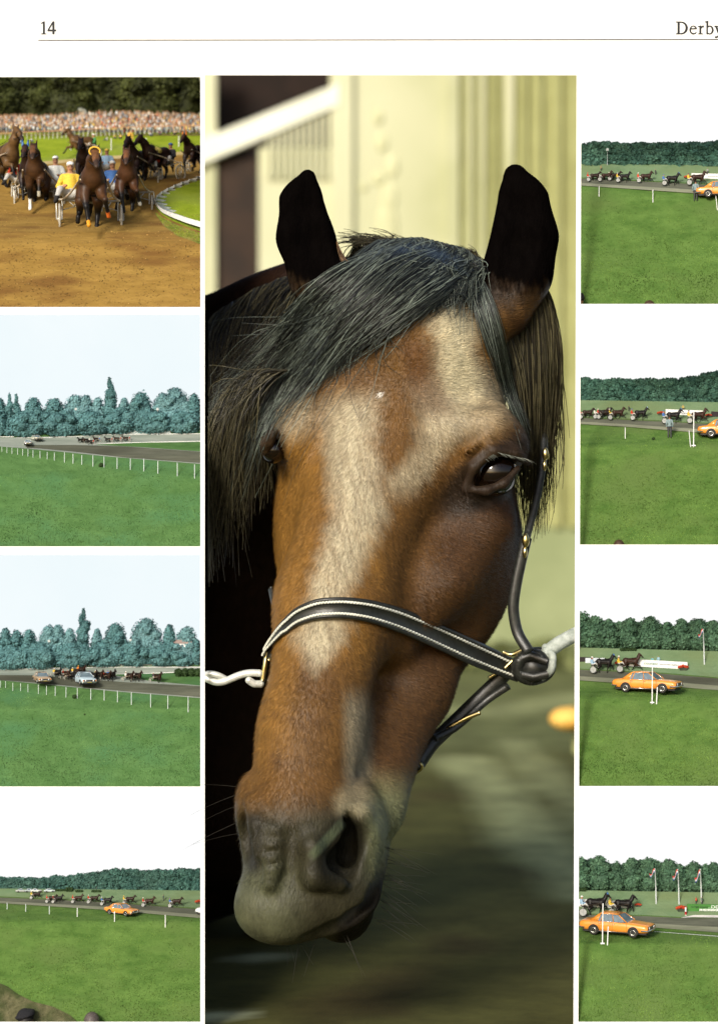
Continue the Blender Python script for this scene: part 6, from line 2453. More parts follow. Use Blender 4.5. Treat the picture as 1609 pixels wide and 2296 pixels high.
for i, (u, top, hw, kd_, txt, m_) in enumerate([
        (-160, 215, 30, 'round', 'leafy tree beyond the left edge', 0), (0, 228, 16, 'round', 'tree cut by the left edge', 0), (72, 195, 11, 'poplar', 'left one of two narrow trees near the left edge', 0), (138, 203, 12, 'poplar', 'right one of two narrow trees near the left edge', 0),
        (265, 225, 25, 'round', 'pointed bushy tree left of the middle', 0), (430, 230, 27, 'round', 'wide low tree left of the pale trees', 0), (600, 200, 29, 'round', 'pale broad tree left of the poplar', 1), (680, 205, 22, 'round', 'pale tree touching the poplar', 1), (775, 225, 18, 'round', 'small pale tree just left of the poplar', 1),
        (870, 75, 17, 'poplar', 'tall poplar above all others', 0), (985, 225, 15, 'round', 'little tree right of the poplar', 1), (1115, 182, 29, 'round', 'dome-shaped tree right of the poplar', 0), (1290, 185, 24, 'round', 'pale tree behind the lamp mast', 1), (1390, 142, 34, 'round', 'large pale dome tree at the right', 1),
        (1540, 192, 25, 'round', 'dark tree at the right edge', 0), (950, 300, 34, 'round', 'low tree filling the wood below the poplar', 0), (1230, 330, 36, 'round', 'low tree below the mast top', 0), (500, 320, 40, 'round', 'low dark tree at the back of the bend', 0), (200, 330, 40, 'round', 'low dark tree behind the cars', 0), (1450, 330, 36, 'round', 'low tree at the right of the wood', 0), (720, 330, 40, 'round', 'low tree behind the field of trotters', 0)]):
    x, y = p.u(u, top)
    hw_ = min(hw, 452 - x) if x < 452 else hw
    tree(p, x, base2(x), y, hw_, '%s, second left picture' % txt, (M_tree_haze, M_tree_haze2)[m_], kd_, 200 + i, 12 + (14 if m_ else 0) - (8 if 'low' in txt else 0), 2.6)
rail_thing('white_rail', p, [(-380, 545), (0, 541), (110, 540)], 1.5, 'white rail along the far side of the bend at the left edge, second left picture')
rail_thing('white_rail', p, [(130, 546), (400, 543), (700, 532), (850, 520), (1100, 518), (1590, 514)], 1.0, 'long white rail below the trees round the bend, second left picture')
rail_thing('white_kerb', p, [(740, 598), (900, 588), (1200, 580), (1590, 572)], .6, 'white kerb along the infield grass, second left picture')
bd, P = board('grey_wall', p, 945, 485, 1355, 480, 512, 508, M_conc, 'low grey wall under the trees by the lamp mast, second left picture', 'wall')
PU = [15, 55, 95, 140, 180, 222, 262, 318, 375, 432, 512, 580, 650, 738, 826, 930, 1035, 1142, 1254, 1408, 1545]
PT = [613, 618, 622, 628, 630, 633, 638, 648, 655, 660, 660, 670, 680, 682, 690, 700, 705, 708, 727, 740, 755]
PB = [658, 663, 670, 675, 683, 690, 697, 705, 712, 722, 740, 748, 755, 770, 775, 788, 797, 808, 827, 848, 860]
for i, (u, a, b_) in enumerate(zip(PU, PT, PB)):
    make_post(p, u, a, b_, 'white rail post, %s from left in the row before the track, second left picture' % ORD[i], 1.05 + i * .045, 0, 'white rail posts, second left picture')
make_mast(p, 1252, 318, 522, 'tall pale lamp mast at the right of the second left picture', 2.2)
make_mast(p, 603, 318, 500, 'thin lamp mast before the trees left of the poplar, second left picture', 1.2)
car(p, *p.u(220, 604), 9.0, -80, (.72, .76, .76), 'silver saloon car leading round the bend, second left picture')
car(p, *p.u(288, 566), 9.0, -62, (.62, .62, .50), 'pale cream saloon car behind the silver one, second left picture')
for i, (u, v, kd_, sk) in enumerate([(638, 588, 'b', 'yellow'), (680, 588, 'a', 'white'), (712, 600, 'b', 'red'), (760, 580, 'a', 'blue'), (855, 584, 'b', 'red'), (925, 578, 'a', 'red'), (995, 574, 'a', 'red')]):
    rig(p, *p.u(u, v), 7.2, 195 if i > 3 else 215, sk, 'white', kd_, i, 7, 'seven', 'spoke')
make_blob(p, 802, 757, 17, 'small dark round clump on the grass by the posts, second left picture')

# ---------------- third left
p = L3
far = z2(p, (-400, 548), (0, 542), (300, 536), (700, 520), (1609, 512))
near = z2(p, (-400, 600), (0, 625), (300, 652), (600, 682), (900, 712), (1609, 768))
p.sheet('meadow', lambda x: far(x) - 14, flat(1772), M_grass_L, 0, 60, 70, rough=.5)
p.sheet('track', far, near, M_dirt_pale, 1.2, 60, 20)
p.sheet('dark_track', z2(p, (-400, 580), (300, 585), (600, 610), (1000, 640), (1609, 672)), z2(p, (-400, 596), (300, 645), (600, 675), (1000, 712), (1609, 760)), M_dirt, 2.2, 60, 10)
p.sheet('infield', z2(p, (900, 578), (1390, 566), (1609, 560)), z2(p, (900, 582), (1200, 630), (1609, 668)), M_grass_L, 2.6, 40, 10, x0=p.u(900, 0)[0])
p.grass(14000, lambda x: near(x) + 2, flat(1772), M_tuft_L, 5.5)
p.sky(1232, 1520, 330, M_sky_left)
base3 = z2(p, (-400, 545), (0, 540), (300, 533), (700, 520), (1609, 506))
for i, (u, top, hw, kd_, txt, m_) in enumerate([
        (-140, 225, 30, 'round', 'tree beyond the left edge', 0), (45, 215, 18, 'round', 'bushy tree at the left edge', 0), (130, 228, 20, 'round', 'wide tree near the left edge', 0), (228, 222, 20, 'round', 'pointed tree left of the pale trees', 0), (385, 188, 25, 'round', 'pale broad tree left of the poplar', 1), (460, 190, 22, 'round', 'pale tree with two tops', 1), (555, 210, 17, 'round', 'small tree touching the poplar', 1),
        (662, 65, 16, 'poplar', 'tall poplar above all others', 0), (770, 212, 13, 'round', 'little pale tree right of the poplar', 1), (915, 172, 28, 'round', 'dome-shaped tree left of the mast', 0), (1160, 132, 36, 'round', 'large pale dome tree behind the mast', 1), (1345, 182, 15, 'round', 'narrow dark tree by the white roofs', 0), (1480, 202, 27, 'round', 'pale low tree above the white roofs', 1),
        (1560, 300, 16, 'round', 'dark tree at the right edge', 0), (300, 320, 42, 'round', 'low tree behind the orange car', 0), (80, 340, 40, 'round', 'low tree at the left of the wood', 0), (560, 330, 42, 'round', 'low tree below the poplar', 0), (820, 320, 38, 'round', 'low tree behind the middle trotters', 0), (1060, 330, 36, 'round', 'low tree at the mast foot', 0), (1290, 340, 34, 'round', 'low tree left of the flag mast', 0), (1450, 390, 24, 'round', 'low tree above the hedge', 0)]):
    x, y = p.u(u, top)
    hw_ = min(hw, 452 - x) if x < 452 else hw
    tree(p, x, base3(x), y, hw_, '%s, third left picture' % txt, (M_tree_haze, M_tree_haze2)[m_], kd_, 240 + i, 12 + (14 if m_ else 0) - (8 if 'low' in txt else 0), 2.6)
hs0 = empty('house', W(*p.u(1450, 345), 268))
tag(hs0, 'white house front and roof peeping between trees at the right, third left picture', 'house')
b = MB()
b.box(-.085, .085, -.03, .05, -.03, .02)
o = b.build('wall', M_white, hs0)
b = MB()
b.add([(-.10, -.04, .02), (.10, -.04, .02), (.10, .06, .02), (-.10, .06, .02), (-.09, .01, .055), (.09, .01, .055)], [(0, 1, 5, 4), (2, 3, 4, 5), (1, 2, 5), (3, 0, 4), (3, 2, 1, 0)])
b.build('roof', mat('roof_tile', (.30, .22, .20), (.40, .30, .27), scale=20), hs0)
for x in (-.05, .0, .05):
    b = MB()
    b.box(x - .012, x + .012, -.034, -.029, -.018, .008)
    b.build('window', M_glass, hs0)
rail_thing('white_rail', p, [(-380, 548), (0, 542), (295, 537)], 1.0, 'white rail along the far side of the bend at the left, third left picture')
rail_thing('white_rail', p, [(320, 532), (700, 526), (1000, 522), (1590, 524)], .6, 'long white rail behind the trotters, third left picture')
rail_thing('white_rail', p, [(700, 516), (1040, 512), (1590, 500)], 1.4, 'upper white rail under the trees, third left picture')
rail_thing('white_kerb', p, [(880, 580), (1150, 574), (1395, 564)], .6, 'white kerb along the infield grass, third left picture')
bd, P = board('grey_wall', p, 735, 480, 1150, 474, 512, 508, M_conc, 'low grey wall under the trees left of the mast, third left picture', 'wall')
PU = [5, 44, 102, 164, 222, 305, 369, 439, 524, 614, 721, 827, 933, 1043, 1196, 1333, 1494]
PT = [628, 632, 645, 650, 655, 660, 668, 675, 680, 685, 690, 698, 708, 720, 732, 745, 752]
PB = [682, 685, 708, 710, 718, 732, 740, 748, 760, 768, 778, 785, 798, 818, 838, 850, 872]
for i, (u, a, b_) in enumerate(zip(PU, PT, PB)):
    make_post(p, u, a, b_, 'white rail post, %s from left in the row before the track, third left picture' % ORD[i], 1.1 + i * .05, 0, 'white rail posts, third left picture')
make_mast(p, 1037, 308, 518, 'tall pale lamp mast right of the middle, third left picture', 2.2)
make_mast(p, 390, 315, 500, 'thin lamp mast before the trees left of the poplar, third left picture', 1.2)
make_mast(p, 1480, 378, 505, 'short flag mast at the right, third left picture', 1.6, False)
make_hedge(p, 1392, 1600, 532, 596, 'dark clipped hedge at the right edge, third left picture', 14)
car(p, *p.u(332, 646), 17.5, -72, (.48, .33, .20), 'bronze-brown saloon car coming round the bend, third left picture')
car(p, *p.u(672, 660), 20.0, -70, (.55, .68, .76), 'pale blue saloon car with yellow plate before the field, third left picture')
for i, (u, v, kd_, sk, hm) in enumerate([(462, 612, 'b', 'yellow', 'white'), (535, 622, 'a', 'red', 'red'), (568, 632, 'b', 'orange', 'red'), (610, 606, 'a', 'yellow', 'white'), (655, 590, 'a', 'orange', 'yellow'),
                                         (745, 634, 'b', 'blue', 'blue'), (795, 630, 'a', 'yellow', 'white'), (855, 638, 'a', 'red', 'white'), (892, 630, 'b', 'blue', 'blue'), (1035, 642, 'a', 'white', 'white'), (1098, 640, 'a', 'white', 'white'), (1255, 650, 'a', 'dark', 'white')]):
    rig(p, *p.u(u, v), 12.2 + .0012 * u, -52, sk, hm, kd_, i, 12, 'twelve', 'spoke')
make_blob(p, 592, 752, 17, 'dark round clump on the grass by the posts, third left picture')
make_blob(p, 672, 895, 7, 'tiny dark clump low on the grass, third left picture')

# ---------------- bottom left
p = L4
hor = z2(p, (-400, 218), (0, 221), (1609, 238))
tt = z2(p, (-400, 285), (0, 292), (800, 328), (1609, 388))
tb = z2(p, (-400, 300), (0, 338), (800, 388), (1609, 458))
right_common(p, hor, tt, tb, 2305, None, None)
p.sky(1766, 2015, 385, M_sky_right)
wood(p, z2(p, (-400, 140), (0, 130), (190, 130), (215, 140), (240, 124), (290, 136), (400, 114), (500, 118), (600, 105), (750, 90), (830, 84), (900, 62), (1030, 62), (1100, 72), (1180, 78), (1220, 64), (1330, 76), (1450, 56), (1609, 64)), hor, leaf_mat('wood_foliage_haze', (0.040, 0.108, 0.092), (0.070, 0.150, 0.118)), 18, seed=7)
for i, (u, a, b_) in enumerate([(57, 334, 386), (205, 345, 406), (392, 360, 426), (614, 375, 446), (910, 405, 482), (1313, 432, 526)]):
    make_post(p, u, a, b_, 'white rail post, %s from left of six on the grass, bottom left picture' % ORD[i], 1.7 + i * .12, 0, 'white rail posts, bottom left picture')
for i, (u, v, sk, hm, kd_) in enumerate([(293, 306, 'yellow', 'yellow', 'a'), (418, 336, 'red', 'red', 'a'), (468, 338, 'red', 'white', 'b'), (625, 338, 'red', 'red', 'c'), (752, 340, 'red', 'white', 'a'), (858, 356, 'blue', 'white', 'b'), (1035, 350, 'yellow', 'yellow', 'a'), (1190, 366, 'red', 'white', 'c'), (1405, 372, 'blue', 'blue', 'a')]):
    rig(p, *p.u(u, v - 2), 8.6 + .0022 * u, -6, sk, hm, kd_, i, 9, 'nine')
car(p, *p.u(965, 428), 17.4, -34, ORANGE, 'orange saloon car driving on the grass beside the track, bottom left picture')
cut_car = car(p, *p.u(1700, 432), 17.4, -10, (.72, .74, .76), 'white car cut off by the right edge of the bottom left picture')
clip(cut_car, px=452)
for u, v, c, t in ((168, 250, (.45, .48, .45), 'grey-green car parked far off, left one of four'), (238, 249, (.40, .46, .46), 'dark pale-roofed car parked far off, second of four'), (285, 250, (.7, .72, .7), 'white car parked far off, third of four'), (392, 250, (.6, .68, .68), 'pale car parked far off, fourth of four')):
    car(p, *p.u(u, v), 5.4, 12, c, '%s, bottom left picture' % t)
for u0, u1, v0, v1, t in ((425, 520, 226, 246, 'long low hedge left of the dark hedges'), (524, 578, 212, 248, 'dark clipped hedge, left one of a pair'), (600, 656, 232, 254, 'low clipped hedge in the middle of the field'), (727, 802, 234, 254, 'low clipped hedge above the fifth trotter')):
    make_hedge(p, u0, u1, v0, v1, '%s, bottom left picture' % t, 15)
person(p, 1298, 324, 54, 200, (.04, .06, .06), 'small dark figure standing in the field, bottom left picture')
person(p, 765, 236, 28, 200, (.05, .06, .06), 'tiny figure beside the hedge far off, bottom left picture')
make_planter(p, 1580, 346, 66, 'red flower planter at the right edge, bottom left picture')
# bare earth bank in the near corner
M_earth = mat('bare_earth', (.060, .062, .026), (.125, .118, .060), scale=12, rough=.95, bump=.8, c3=(.035, .05, .014), scale3=5)
p.sheet('earth_bank', z2(p, (-400, 920), (0, 975), (60, 1000), (140, 1060), (260, 1120), (420, 1160), (560, 1230), (640, 1310)), flat(2303), M_earth, 3.5, 60, 20, x1=p.u(640, 0)[0], rough=2.0)
p.grass(2600, z2(p, (-400, 930), (0, 985), (60, 1010), (140, 1070), (260, 1130), (420, 1170), (560, 1240), (640, 1312)), flat(2303), M_tuft_R, 7, x1=p.u(600, 0)[0], name='weeds')
head_only(p, 58, p.u(0, 1262)[1], 19.5, 'spectator in dark flat cap seen from behind at the lower left corner', (.012, .009, .007), cap=(.010, .010, .012), shirt=(.02, .02, .02), bust=True)
head_only(p, 206, p.u(0, 1282)[1], 21, 'grey-haired spectator head at the lower edge right of the flat cap, bottom left picture', (.055, .045, .042), shirt=(.08, .07, .07), bust=True)

# ---------------- top left: the race seen head-on
p = L1
hor = flat(296)
trk_t = z2(p, (-400, 745), (0, 742), (400, 715), (800, 680), (1200, 655), (1609, 632), (2000, 620))
p.sheet('racetrack', trk_t, flat(694), M_dirt_L1, 0, 70, 110, rough=1.5)
p.sheet('meadow', hor, lambda x: trk_t(x) + 3, M_grass_sun, 0, 60, 30)
p.sheet('track_verge', lambda x: trk_t(x) - 2, lambda x: trk_t(x) + 5, mat('worn_sand', (.36, .27, .11), (.46, .36, .17), scale=6), 2, 60, 4)
# infield inside the white curved rail
RC = [(1603, 852), (1500, 888), (1400, 925), (1310, 968), (1255, 1005), (1232, 1040), (1240, 1085), (1290, 1140), (1380, 1190), (1480, 1230), (1603, 1270)]
RT = [(1609, 842), (1500, 878), (1400, 912), (1310, 955), (1250, 995), (1218, 1030), (1228, 1062), (1275, 1105), (1370, 1150), (1480, 1190), (1603, 1228)]
xs_ = [p.u(*q)[0] for q in RC]
ys_ = [p.u(*q)[1] for q in RC]
_up = lambda x: float(np.interp(x, xs_[:6][::-1], ys_[:6][::-1]))
_lo = lambda x: float(np.interp(x, xs_[5:], ys_[5:]))
p.sheet('infield', _up, _lo, M_grass_sun, 2.0, 40, 20, x0=p.u(1233, 0)[0], x1=452)
p.grass(2200, _up, _lo, M_tuft_sun, 4, x0=p.u(1240, 0)[0], x1=451)
p.sheet('grass_fringe', z2(p, (1232, 1120), (1300, 1165), (1400, 1215), (1609, 1295), (1800, 1350)), z2(p, (1232, 1130), (1300, 1225), (1400, 1300), (1609, 1375), (1800, 1420)), mat('scruffy_grass', (.10, .13, .012), (.22, .20, .04), scale=9, rough=.95, bump=.5, c3=(.26, .17, .05), scale3=4), 1.0, 40, 8, x0=p.u(1232, 0)[0], x1=452, rough=2)
p.grass(700, z2(p, (1232, 1115), (1300, 1160), (1400, 1210), (1609, 1290)), z2(p, (1232, 1125), (1300, 1215), (1400, 1290), (1609, 1360)), M_tuft_sun, 5, x0=p.u(1240, 0)[0], x1=451, name='weeds')
p.grass(3500, flat(300), lambda x: trk_t(x) - 3, M_tuft_sun, 2.5)


_cn = 2600
_cxx = rng.uniform(-100, 450, _cn)
_cyy = 430 + (690 - 430) * rng.random(_cn) ** .8
_cp = Wn(_cxx, _cyy, p.d(_cyy) - 1.0)
_v, _f = leaves(_cp, np.tile(np.array((0., -.7, .7)), (_cn, 1)), 1.7 * S, .35)
_t = np.repeat(np.clip(rng.normal(1, .35, _cn) + .3 * noise3(_cp, 3, 2), .6, 1.8), 4)
_c = np.ones((len(_v), 4))
_c[:, :3] = _t[:, None]
o = link('clods', mesh_np('clods', _v, _f, False, _c), leaf_mat('clod_earth', (0.16, 0.092, 0.024), (0.28, 0.17, 0.048)))
o['kind'] = 'stuff'


def densify(P, n):
    P = np.array([tuple(q) for q in P])
    L_ = np.concatenate([[0], np.cumsum(np.linalg.norm(np.diff(P, axis=0), axis=1))])
    t = np.linspace(0, L_[-1], n)
    Q = np.stack([np.interp(t, L_, P[:, i]) for i in range(3)], 1)
    for _ in range(3):
        Q[1:-1] = (Q[:-2] + Q[1:-1] * 2 + Q[2:]) / 4
    return Q


rail = empty('curved_rail', p.at(*p.u(1232, 1040)))
tag(rail, 'white curved inner rail on posts round the grass infield, top left picture', 'rail')
RG = densify([p.at(*p.u(*q)) for q in RC], 60)
hts = np.interp(np.linspace(0, 1, 60), [0, .3, .5, .75, 1], [9, 10, 13, 20, 22]) * S
b = MB()
V, F = [], []
for i in range(60):
    q = RG[i]
    for dy, z0 in ((0, .45), (0, 1.0), (.012, 1.0), (.012, .45)):
        V.append((q[0], q[1] + dy, q[2] + hts[i] * (1.0 if z0 == 1 else .42)))
for i in range(59):
    for j in range(4):
        F.append((i * 4 + j, i * 4 + (j + 1) % 4, i * 4 + 4 + (j + 1) % 4, i * 4 + 4 + j))
b.add(V, F)
o = b.build('rail', M_white, rail)
o.location = -rail.location
for i in range(2, 60, 3):
    q = RG[i]
    q2 = RG[max(0, i - 1)]
    b = MB()
    inn = Vector((.16, .10, -.02)) if i < 34 else Vector((.05, .16, 0))
    top = Vector(q) + Vector((0, .01, hts[i] * .85))
    b.tube([top, top + inn, top + inn + Vector((.02, .02, -hts[i] * .85))], .018, 6)
    o = b.build('rail_bracket', M_white, rail, True)
    o.location = -rail.location
clip(rail, px=452)
# spectators behind a fence: nobody could count them
M_crowd = mat('crowd_clothes', .85, 1.15, scale=40, attr='tint', rough=.8)
n_p = 1500
cx = rng.uniform(-108, 452, n_p)
row = rng.random(n_p)
top_edge = z2(p, (-400, 365), (0, 352), (450, 350), (500, 335), (700, 325), (1000, 318), (1300, 328), (1609, 345))
cyy = np.array([top_edge(x) for x in cx])
foot_ = 300 - row * (300 - cyy - 12)                    # feet, in page height
dep = 925 + row * 230
Pf = Wn(cx, foot_, dep)
kk = kd(1000) * S
bodyV, bodyF = ico(1)
V, F, C, n = [], [], [], 0
pal = np.array([(.66, .62, .54), (.74, .73, .69), (.72, .72, .70), (.06, .06, .06), (.12, .10, .08), (.70, .66, .55), (.50, .30, .16), (.58, .36, .20), (.30, .36, .40), (.55, .16, .08), (.62, .44, .12), (.20, .20, .18), (.40, .44, .40), (.66, .50, .34), (.25, .30, .36)])
for i in range(n_p):
    s_ = kk * rng.uniform(.85, 1.1)
    c1 = pal[rng.integers(len(pal))] * rng.uniform(.8, 1.15)
    c0 = np.array((.10, .10, .11)) if rng.random() < .6 else pal[rng.integers(len(pal))] * .6
    sk_ = np.array((.46, .26, .14)) * rng.uniform(.7, 1.2)
    for (dz, rx, rz, cc) in ((5.0, 1.9, 5.0, c0), (11.5, 2.6, 4.2, c1), (16.6, 1.35, 1.7, sk_), (17.4, 1.4, 1.3, np.array((.10, .06, .03)) * rng.uniform(.3, 3.5))):
        vv = bodyV * (rx * s_, rx * s_ * .7, rz * s_) + Pf[i] + (rng.normal(0, .2) * s_, .0 if dz < 17 else .5 * s_, dz * s_)
        V.append(vv)
        F.append(bodyF + n)
        n += len(vv)
        C.append(np.tile(cc, (len(vv), 1)))
CC = np.ones((n, 4))
CC[:, :3] = np.concatenate(C)
o = link('crowd', mesh_np('crowd', np.concatenate(V), np.concatenate(F), True, CC), M_crowd)
o['kind'] = 'stuff'
o['label'] = 'packed crowd of spectators in summer clothes behind the fence'
M_bank = mat('trodden_bank', (.22, .15, .06), (.32, .22, .10), scale=8)
b = MB()
V = [tuple(W(x, y, d)) for y, d in ((302, 922), (292, 980), (276, 1100)) for x in np.linspace(-108, 452, 20)]
b.add(V, [(r_ * 20 + c, r_ * 20 + c + 1, (r_ + 1) * 20 + c + 1, (r_ + 1) * 20 + c) for r_ in range(2) for c in range(19)])
b.build('bank', M_bank)['kind'] = 'structure'
fence = empty('spectator_fence', p.at(170, 300))
tag(fence, 'long pale post and rail fence in front of the crowd, top left picture', 'fence')
FX = np.linspace(-105, 450, 58)
ft = z2(p, (-400, 500), (0, 490), (500, 465), (1000, 440), (1609, 425))
fb = z2(p, (-400, 562), (0, 552), (500, 525), (1000, 500), (1609, 470))
M_fence = mat('fence_wood', (.40, .42, .34), (.56, .56, .46), scale=9)
for x in FX:
    q0 = W(x, fb(x), 905)
    q1 = W(x, ft(x), 905)
    b = MB()
    b.tube([q0, q1], .9 * kk, 5)
    o = b.build('fence_post', M_fence, fence, True)
    o.location = -fence.location
b = MB()
b.tube([W(x, ft(x), 904) for x in FX], 1.0 * kk, 6)
o = b.build('rail', mat('rail_rust', (.50, .26, .14), (.62, .36, .20)), fence, True)
o.location = -fence.location
# seated people on the grass
M_sit = MATS['driver_clothes']


def sitter_mesh():
    b = Sculpt((-.7, -.5, -.05), (.9, .5, 1.1), .05)
    b.path([(-.1, 0, .16, .17), (-.12, 0, .40, .17), (-.10, 0, .56, .15)], .06)
    b.cone((-.10, -.17, .60), (-.10, .17, .60), .07, .07, .05)
    b.ell((-.05, 0, .82), (.10, .085, .125), .04)
    for s in (-1, 1):
        b.path([(0, s * .10, .14, .10), (.35, s * .14, .34, .08), (.60, s * .14, .08, .06)], .05)
        b.path([(-.1, s * .2, .58, .065), (.05, s * .27, .34, .05), (.30, s * .16, .36, .04)], .03)
    V, Q = b.mesh(1)
    c = np.ones((len(V), 4))
    c[:, :3] = (.10, .11, .14)
    c[(V[:, 2] > .22) & (V[:, 0] < .12), 3] = 0
    h_ = V[:, 2] > .69
    c[h_, :3] = SKIN
    c[h_, 3] = 1
    c[(V[:, 2] > .84) & (V[:, 0] < .0), :3] = (.05, .03, .015)
    return mesh_np('person', V, Q, True, c)


SIT = sitter_mesh()
for u, v, c, yw, t in ((95, 600, (.55, .12, .05), -40, 'seated person in red at the left edge of the far grass'), (165, 572, (.25, .40, .52), -60, 'seated person in pale blue before the fence'), (250, 560, (.65, .62, .55), -50, 'seated person in white before the fence'),
                       (845, 548, (.65, .64, .60), 190, 'seated person in white by the tall post'), (910, 532, (.65, .48, .06), -70, 'seated person in yellow before the fence'), (955, 532, (.66, .42, .10), -110, 'seated person in orange-yellow before the fence'),
                       (1195, 512, (.66, .66, .62), -60, 'reclining person in white behind the dark horses'), (1268, 500, (.60, .24, .16), -80, 'seated person in pink-red, right half of the far grass'), (1385, 498, (.60, .38, .20), -100, 'seated person in tan before the fence'), (1462, 495, (.60, .10, .05), -70, 'seated person in bright red before the fence')):
    px, py = p.u(u, v)
    o = link('person', SIT, M_sit)
    p.put(o, px, py, 11.5, yw)
    o.color = (*c, 1)
    tag(o, '%s, top left picture' % t, 'person', 'people sitting on the far grass')
person(p, 1035, 604, 142, -90, (.66, .38, .06), 'man in orange-yellow shirt standing on the far grass, top left picture')
for u, a, b_, t in ((562, 560, 620, 'white post on the far grass left of the loose trotter'), (883, 528, 622, 'white post with arm on the far grass right of the loose trotter'), (1160, 525, 610, 'white post on the far grass behind the dark horses'), (1420, 508, 592, 'white post on the far grass near the right edge')):
    make_post(p, u, a, b_, '%s, top left picture' % t, 2.0, 0, 'white posts on the far grass')
b = MB()
vn = empty('shelter', W(*p.u(632, 335), 1150))
tag(vn, 'grey flat-roofed shelter at the back of the crowd, top left picture', 'shelter')
k_ = kd(1150) * S
b.add([(x * k_, y * k_, z * k_) for x, y, z in ((-20, 0, 13), (4, 0, 14), (14, 0, 9), (17, 0, 0), (-4, 0, 0), (-6, 0, 9), (-20, 14, 13), (4, 14, 14), (14, 14, 9), (17, 14, 0), (-4, 14, 0), (-6, 14, 9))],
      [(0, 1, 2, 3, 4, 5)[::-1], (6, 7, 8, 9, 10, 11), (0, 6, 7, 1), (1, 7, 8, 2), (2, 8, 9, 3), (3, 9, 10, 4), (4, 10, 11, 5), (5, 11, 6, 0)])
b.build('roof', mat('grey_canvas', (.22, .24, .20), (.32, .33, .28), scale=12), vn)
# dark trees fill the top
for i, (x, y, hw, t) in enumerate([(-40, 190, 80, 'dark tree beyond the left edge'), (50, 180, 62, 'dark green tree at the upper left'), (150, 182, 60, 'leafy dark tree left of the middle'), (245, 178, 62, 'very dark tree in the middle'), (335, 176, 60, 'dark tree with drooping pale sprays'), (410, 172, 40, 'dark tree at the right edge')]):
    tree(p, x, 280, y - 45, hw, '%s behind the crowd, top left picture' % t, M_tree_dark, 'round', 300 + i, 190 + (i % 2) * 30, 4.2)

b = MB()
V = [tuple(W(x, y, 1420)) for y in (120, 275) for x in np.linspace(-110, 452, 12)]
_w = []
for x in np.arange(-105, 445, 22):
    for y in np.arange(165, 275, 20):
        q = W(min(x + rng.uniform(-6, 6), 432), y, 1370 + rng.uniform(-20, 20))
        _w.append((*q, 17 * kd(1370) * S, .06, 15 * kd(1370) * S))
o = link('wood', crown_mesh('wood', _w, 4.5 * S, .8, 9), M_tree_dark)
o['kind'] = 'stuff'
o['label'] = 'deep dark wood closing the view behind the crowd'

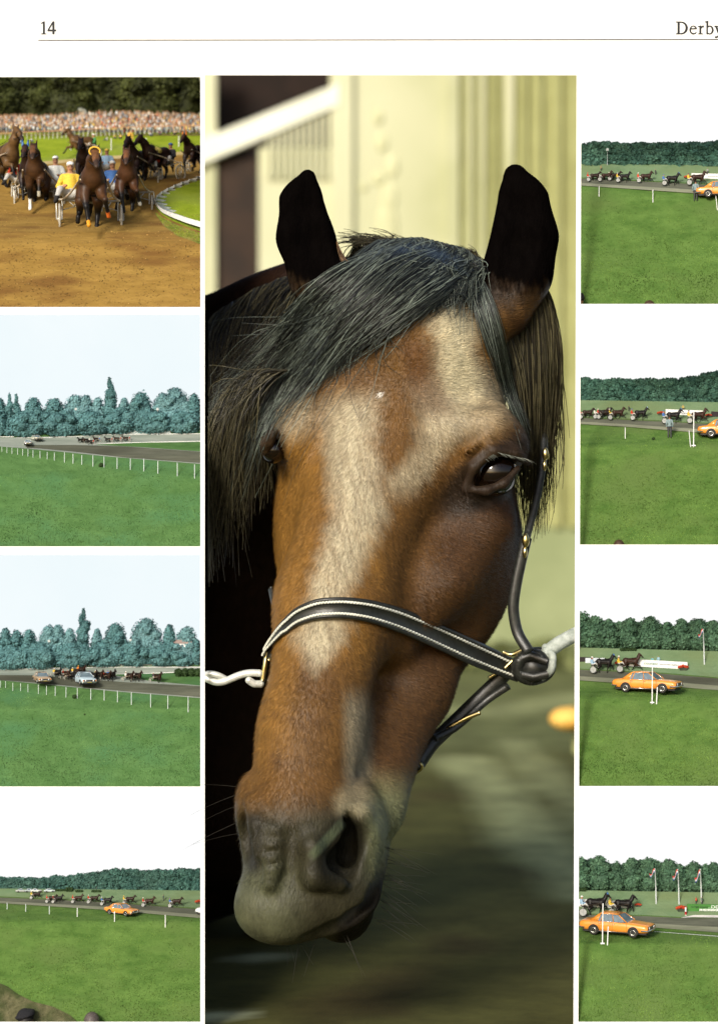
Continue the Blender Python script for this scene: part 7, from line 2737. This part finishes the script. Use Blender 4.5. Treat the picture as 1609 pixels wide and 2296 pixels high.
# the runners
TK = {}
RUN = {
    'front': horse_mesh('harness_horse', .030, 'drive', -.6, .02, (.062, .027, .010), socks=((0, (.70, .30, .02), 0, .13), (1, (.60, .13, .02), 0, .14)), slim=.86),
    'right': horse_mesh('harness_horse', .032, 'drive', -.5, -.04, (.068, .028, .011), socks=((1, (.6, .6, .55), 0, .12),), slim=.86),
    'left': horse_mesh('harness_horse', .032, 'trot_b', -.5, .05, (.062, .028, .011), socks=((1, (.72, .72, .68), .3, .22), (0, (.45, .42, .32), 0, .13)), slim=.88),
    'back': horse_mesh('harness_horse', .038, 'drive', -.2, 0, (.024, .011, .007), slim=.88),
    'brown': horse_mesh('harness_horse', .040, 'trot', 0.3, 0, (.11, .058, .020)),
}
DRV_BIG = driver_mesh('person', .030)
for nm, kind, u, v, upm, yaw, silk, helm, hood, cw, side in (
        ('out in front', 'front', 730, 1266, 94, -81, 'yellow', 'white', None, 'bright bay', -.95),
        ('right behind the leader', 'right', 1010, 1150, 76, -84, 'blue', 'white', None, 'bay', -.85),
        ('with white bandaged leg, at the left', 'left', 295, 1110, 76, -90, 'white', 'white', None, 'bay', .85),
        ('with blue ear covers, at the left', 'back', 240, 1045, 64, -92, 'red', 'white', 'blue', 'dark bay', -1.25),
        ('cut by the left edge', 'brown', 30, 935, 66, -55, 'red', 'white', None, 'brown', .0),
        ('directly behind the leader', 'back', 672, 925, 54, -92, 'pale blue', 'yellow', None, 'dark', 1.6),
        ('behind the bay on the right', 'back', 1085, 915, 55, -104, 'red', 'white', None, 'dark', .7),
        ('with yellow saddle cloth', 'back', 1235, 862, 50, -125, 'black', 'blue', None, 'dark', .2),
        ('at the right edge', 'back', 1535, 812, 44, -112, 'red', 'red', 'orange', 'dark', .1),
        ('loose on the far grass', 'brown', 640, 690, 33, -150, 'green', 'white', None, 'chestnut', 0)):
    px, py = p.u(u, v)
    scl = p.scale(py, upm)
    loc = p.at(px, py)
    g = 'head-on race in the top left picture'
    hs = link('harness_horse', RUN[kind], M_horse)
    hs.location, hs.rotation_euler, hs.scale = loc, (0, 0, R(yaw)), (scl,) * 3
    tag(hs, '%s trotting horse %s, head-on race, top left picture' % (cw, nm), 'horse', 'horses of the ' + g)
    if kind not in TK:
        TK[kind] = tack_mesh({'front': -.6, 'right': -.5, 'left': -.5, 'back': -.2, 'brown': .3}[kind], {'front': .02, 'right': -.04, 'left': .05}.get(kind, 0))
    link('harness', TK[kind], M_tack, hs)
    hu_ = {'front': -.6, 'right': -.5, 'left': -.5, 'back': -.2, 'brown': .3}[kind]
    hx, hz = 1.02 - hu_ * .25, 1.86 + hu_ * .22
    if nm == 'out in front':
        b = MB()
        P_ = [(hx + .08 + .02 * math.cos(a), .125 * math.cos(a), hz + .0 + .10 * math.sin(a)) for a in np.linspace(0, 2 * math.pi, 16, endpoint=False)]
        b.tube(P_, .024, 6, closed=True)
        b.build('brow_band', mat('yellow_band', (.62, .36, .03), (.72, .46, .06)), hs, True)
    if nm == 'with yellow saddle cloth':
        b = MB()
        b.ball((.05, 0, 1.30), (.34, .33, .20), 14)
        b.build('saddle_cloth', mat('yellow_cloth', (.62, .50, .10), (.70, .58, .16)), hs, True)
    if hood:
        b = MB()
        for s in (-1, 1):
            b.tube([(hx - .05, s * .080, hz + .03), (hx - .05, s * .105, hz + .26)], [.062, .022], 7)
        o = b.build('ear_hood', M_helmet, hs, True)
        o.color = (*SILK[hood], 1)
    sk = use(SULKY['spoke'], 'spoke')
    M3 = Matrix.Rotation(R(yaw), 3, 'Z')
    off = M3 @ Vector((.42, 0, 0)) * scl                     # sulky drawn up close behind the horse
    sk.location, sk.rotation_euler, sk.scale = loc + off, (0, 0, R(yaw)), (scl,) * 3
    tag(sk, 'sulky of the %s horse %s, top left picture' % (cw, nm), 'sulky', 'sulkies of the ' + g)
    dv = link('person', DRV_BIG, M_driver)
    sideoff = M3 @ Vector((0, side, 0)) * scl * .5
    dv.location, dv.rotation_euler, dv.scale = loc + off + sideoff, (0, 0, R(yaw)), (scl,) * 3
    dv.color = (*SILK[silk], 1)
    tag(dv, 'driver in %s, %s helmet, horse %s, top left picture' % (silk, helm, nm), 'person', 'drivers of the ' + g)
    hm = link('helmet', HELM, M_helmet, dv)
    hm.color = (*HELMC[helm], 1)
    if 'right edge' in nm:
        for o in (hs, sk, dv):
            clip(o, px=452)
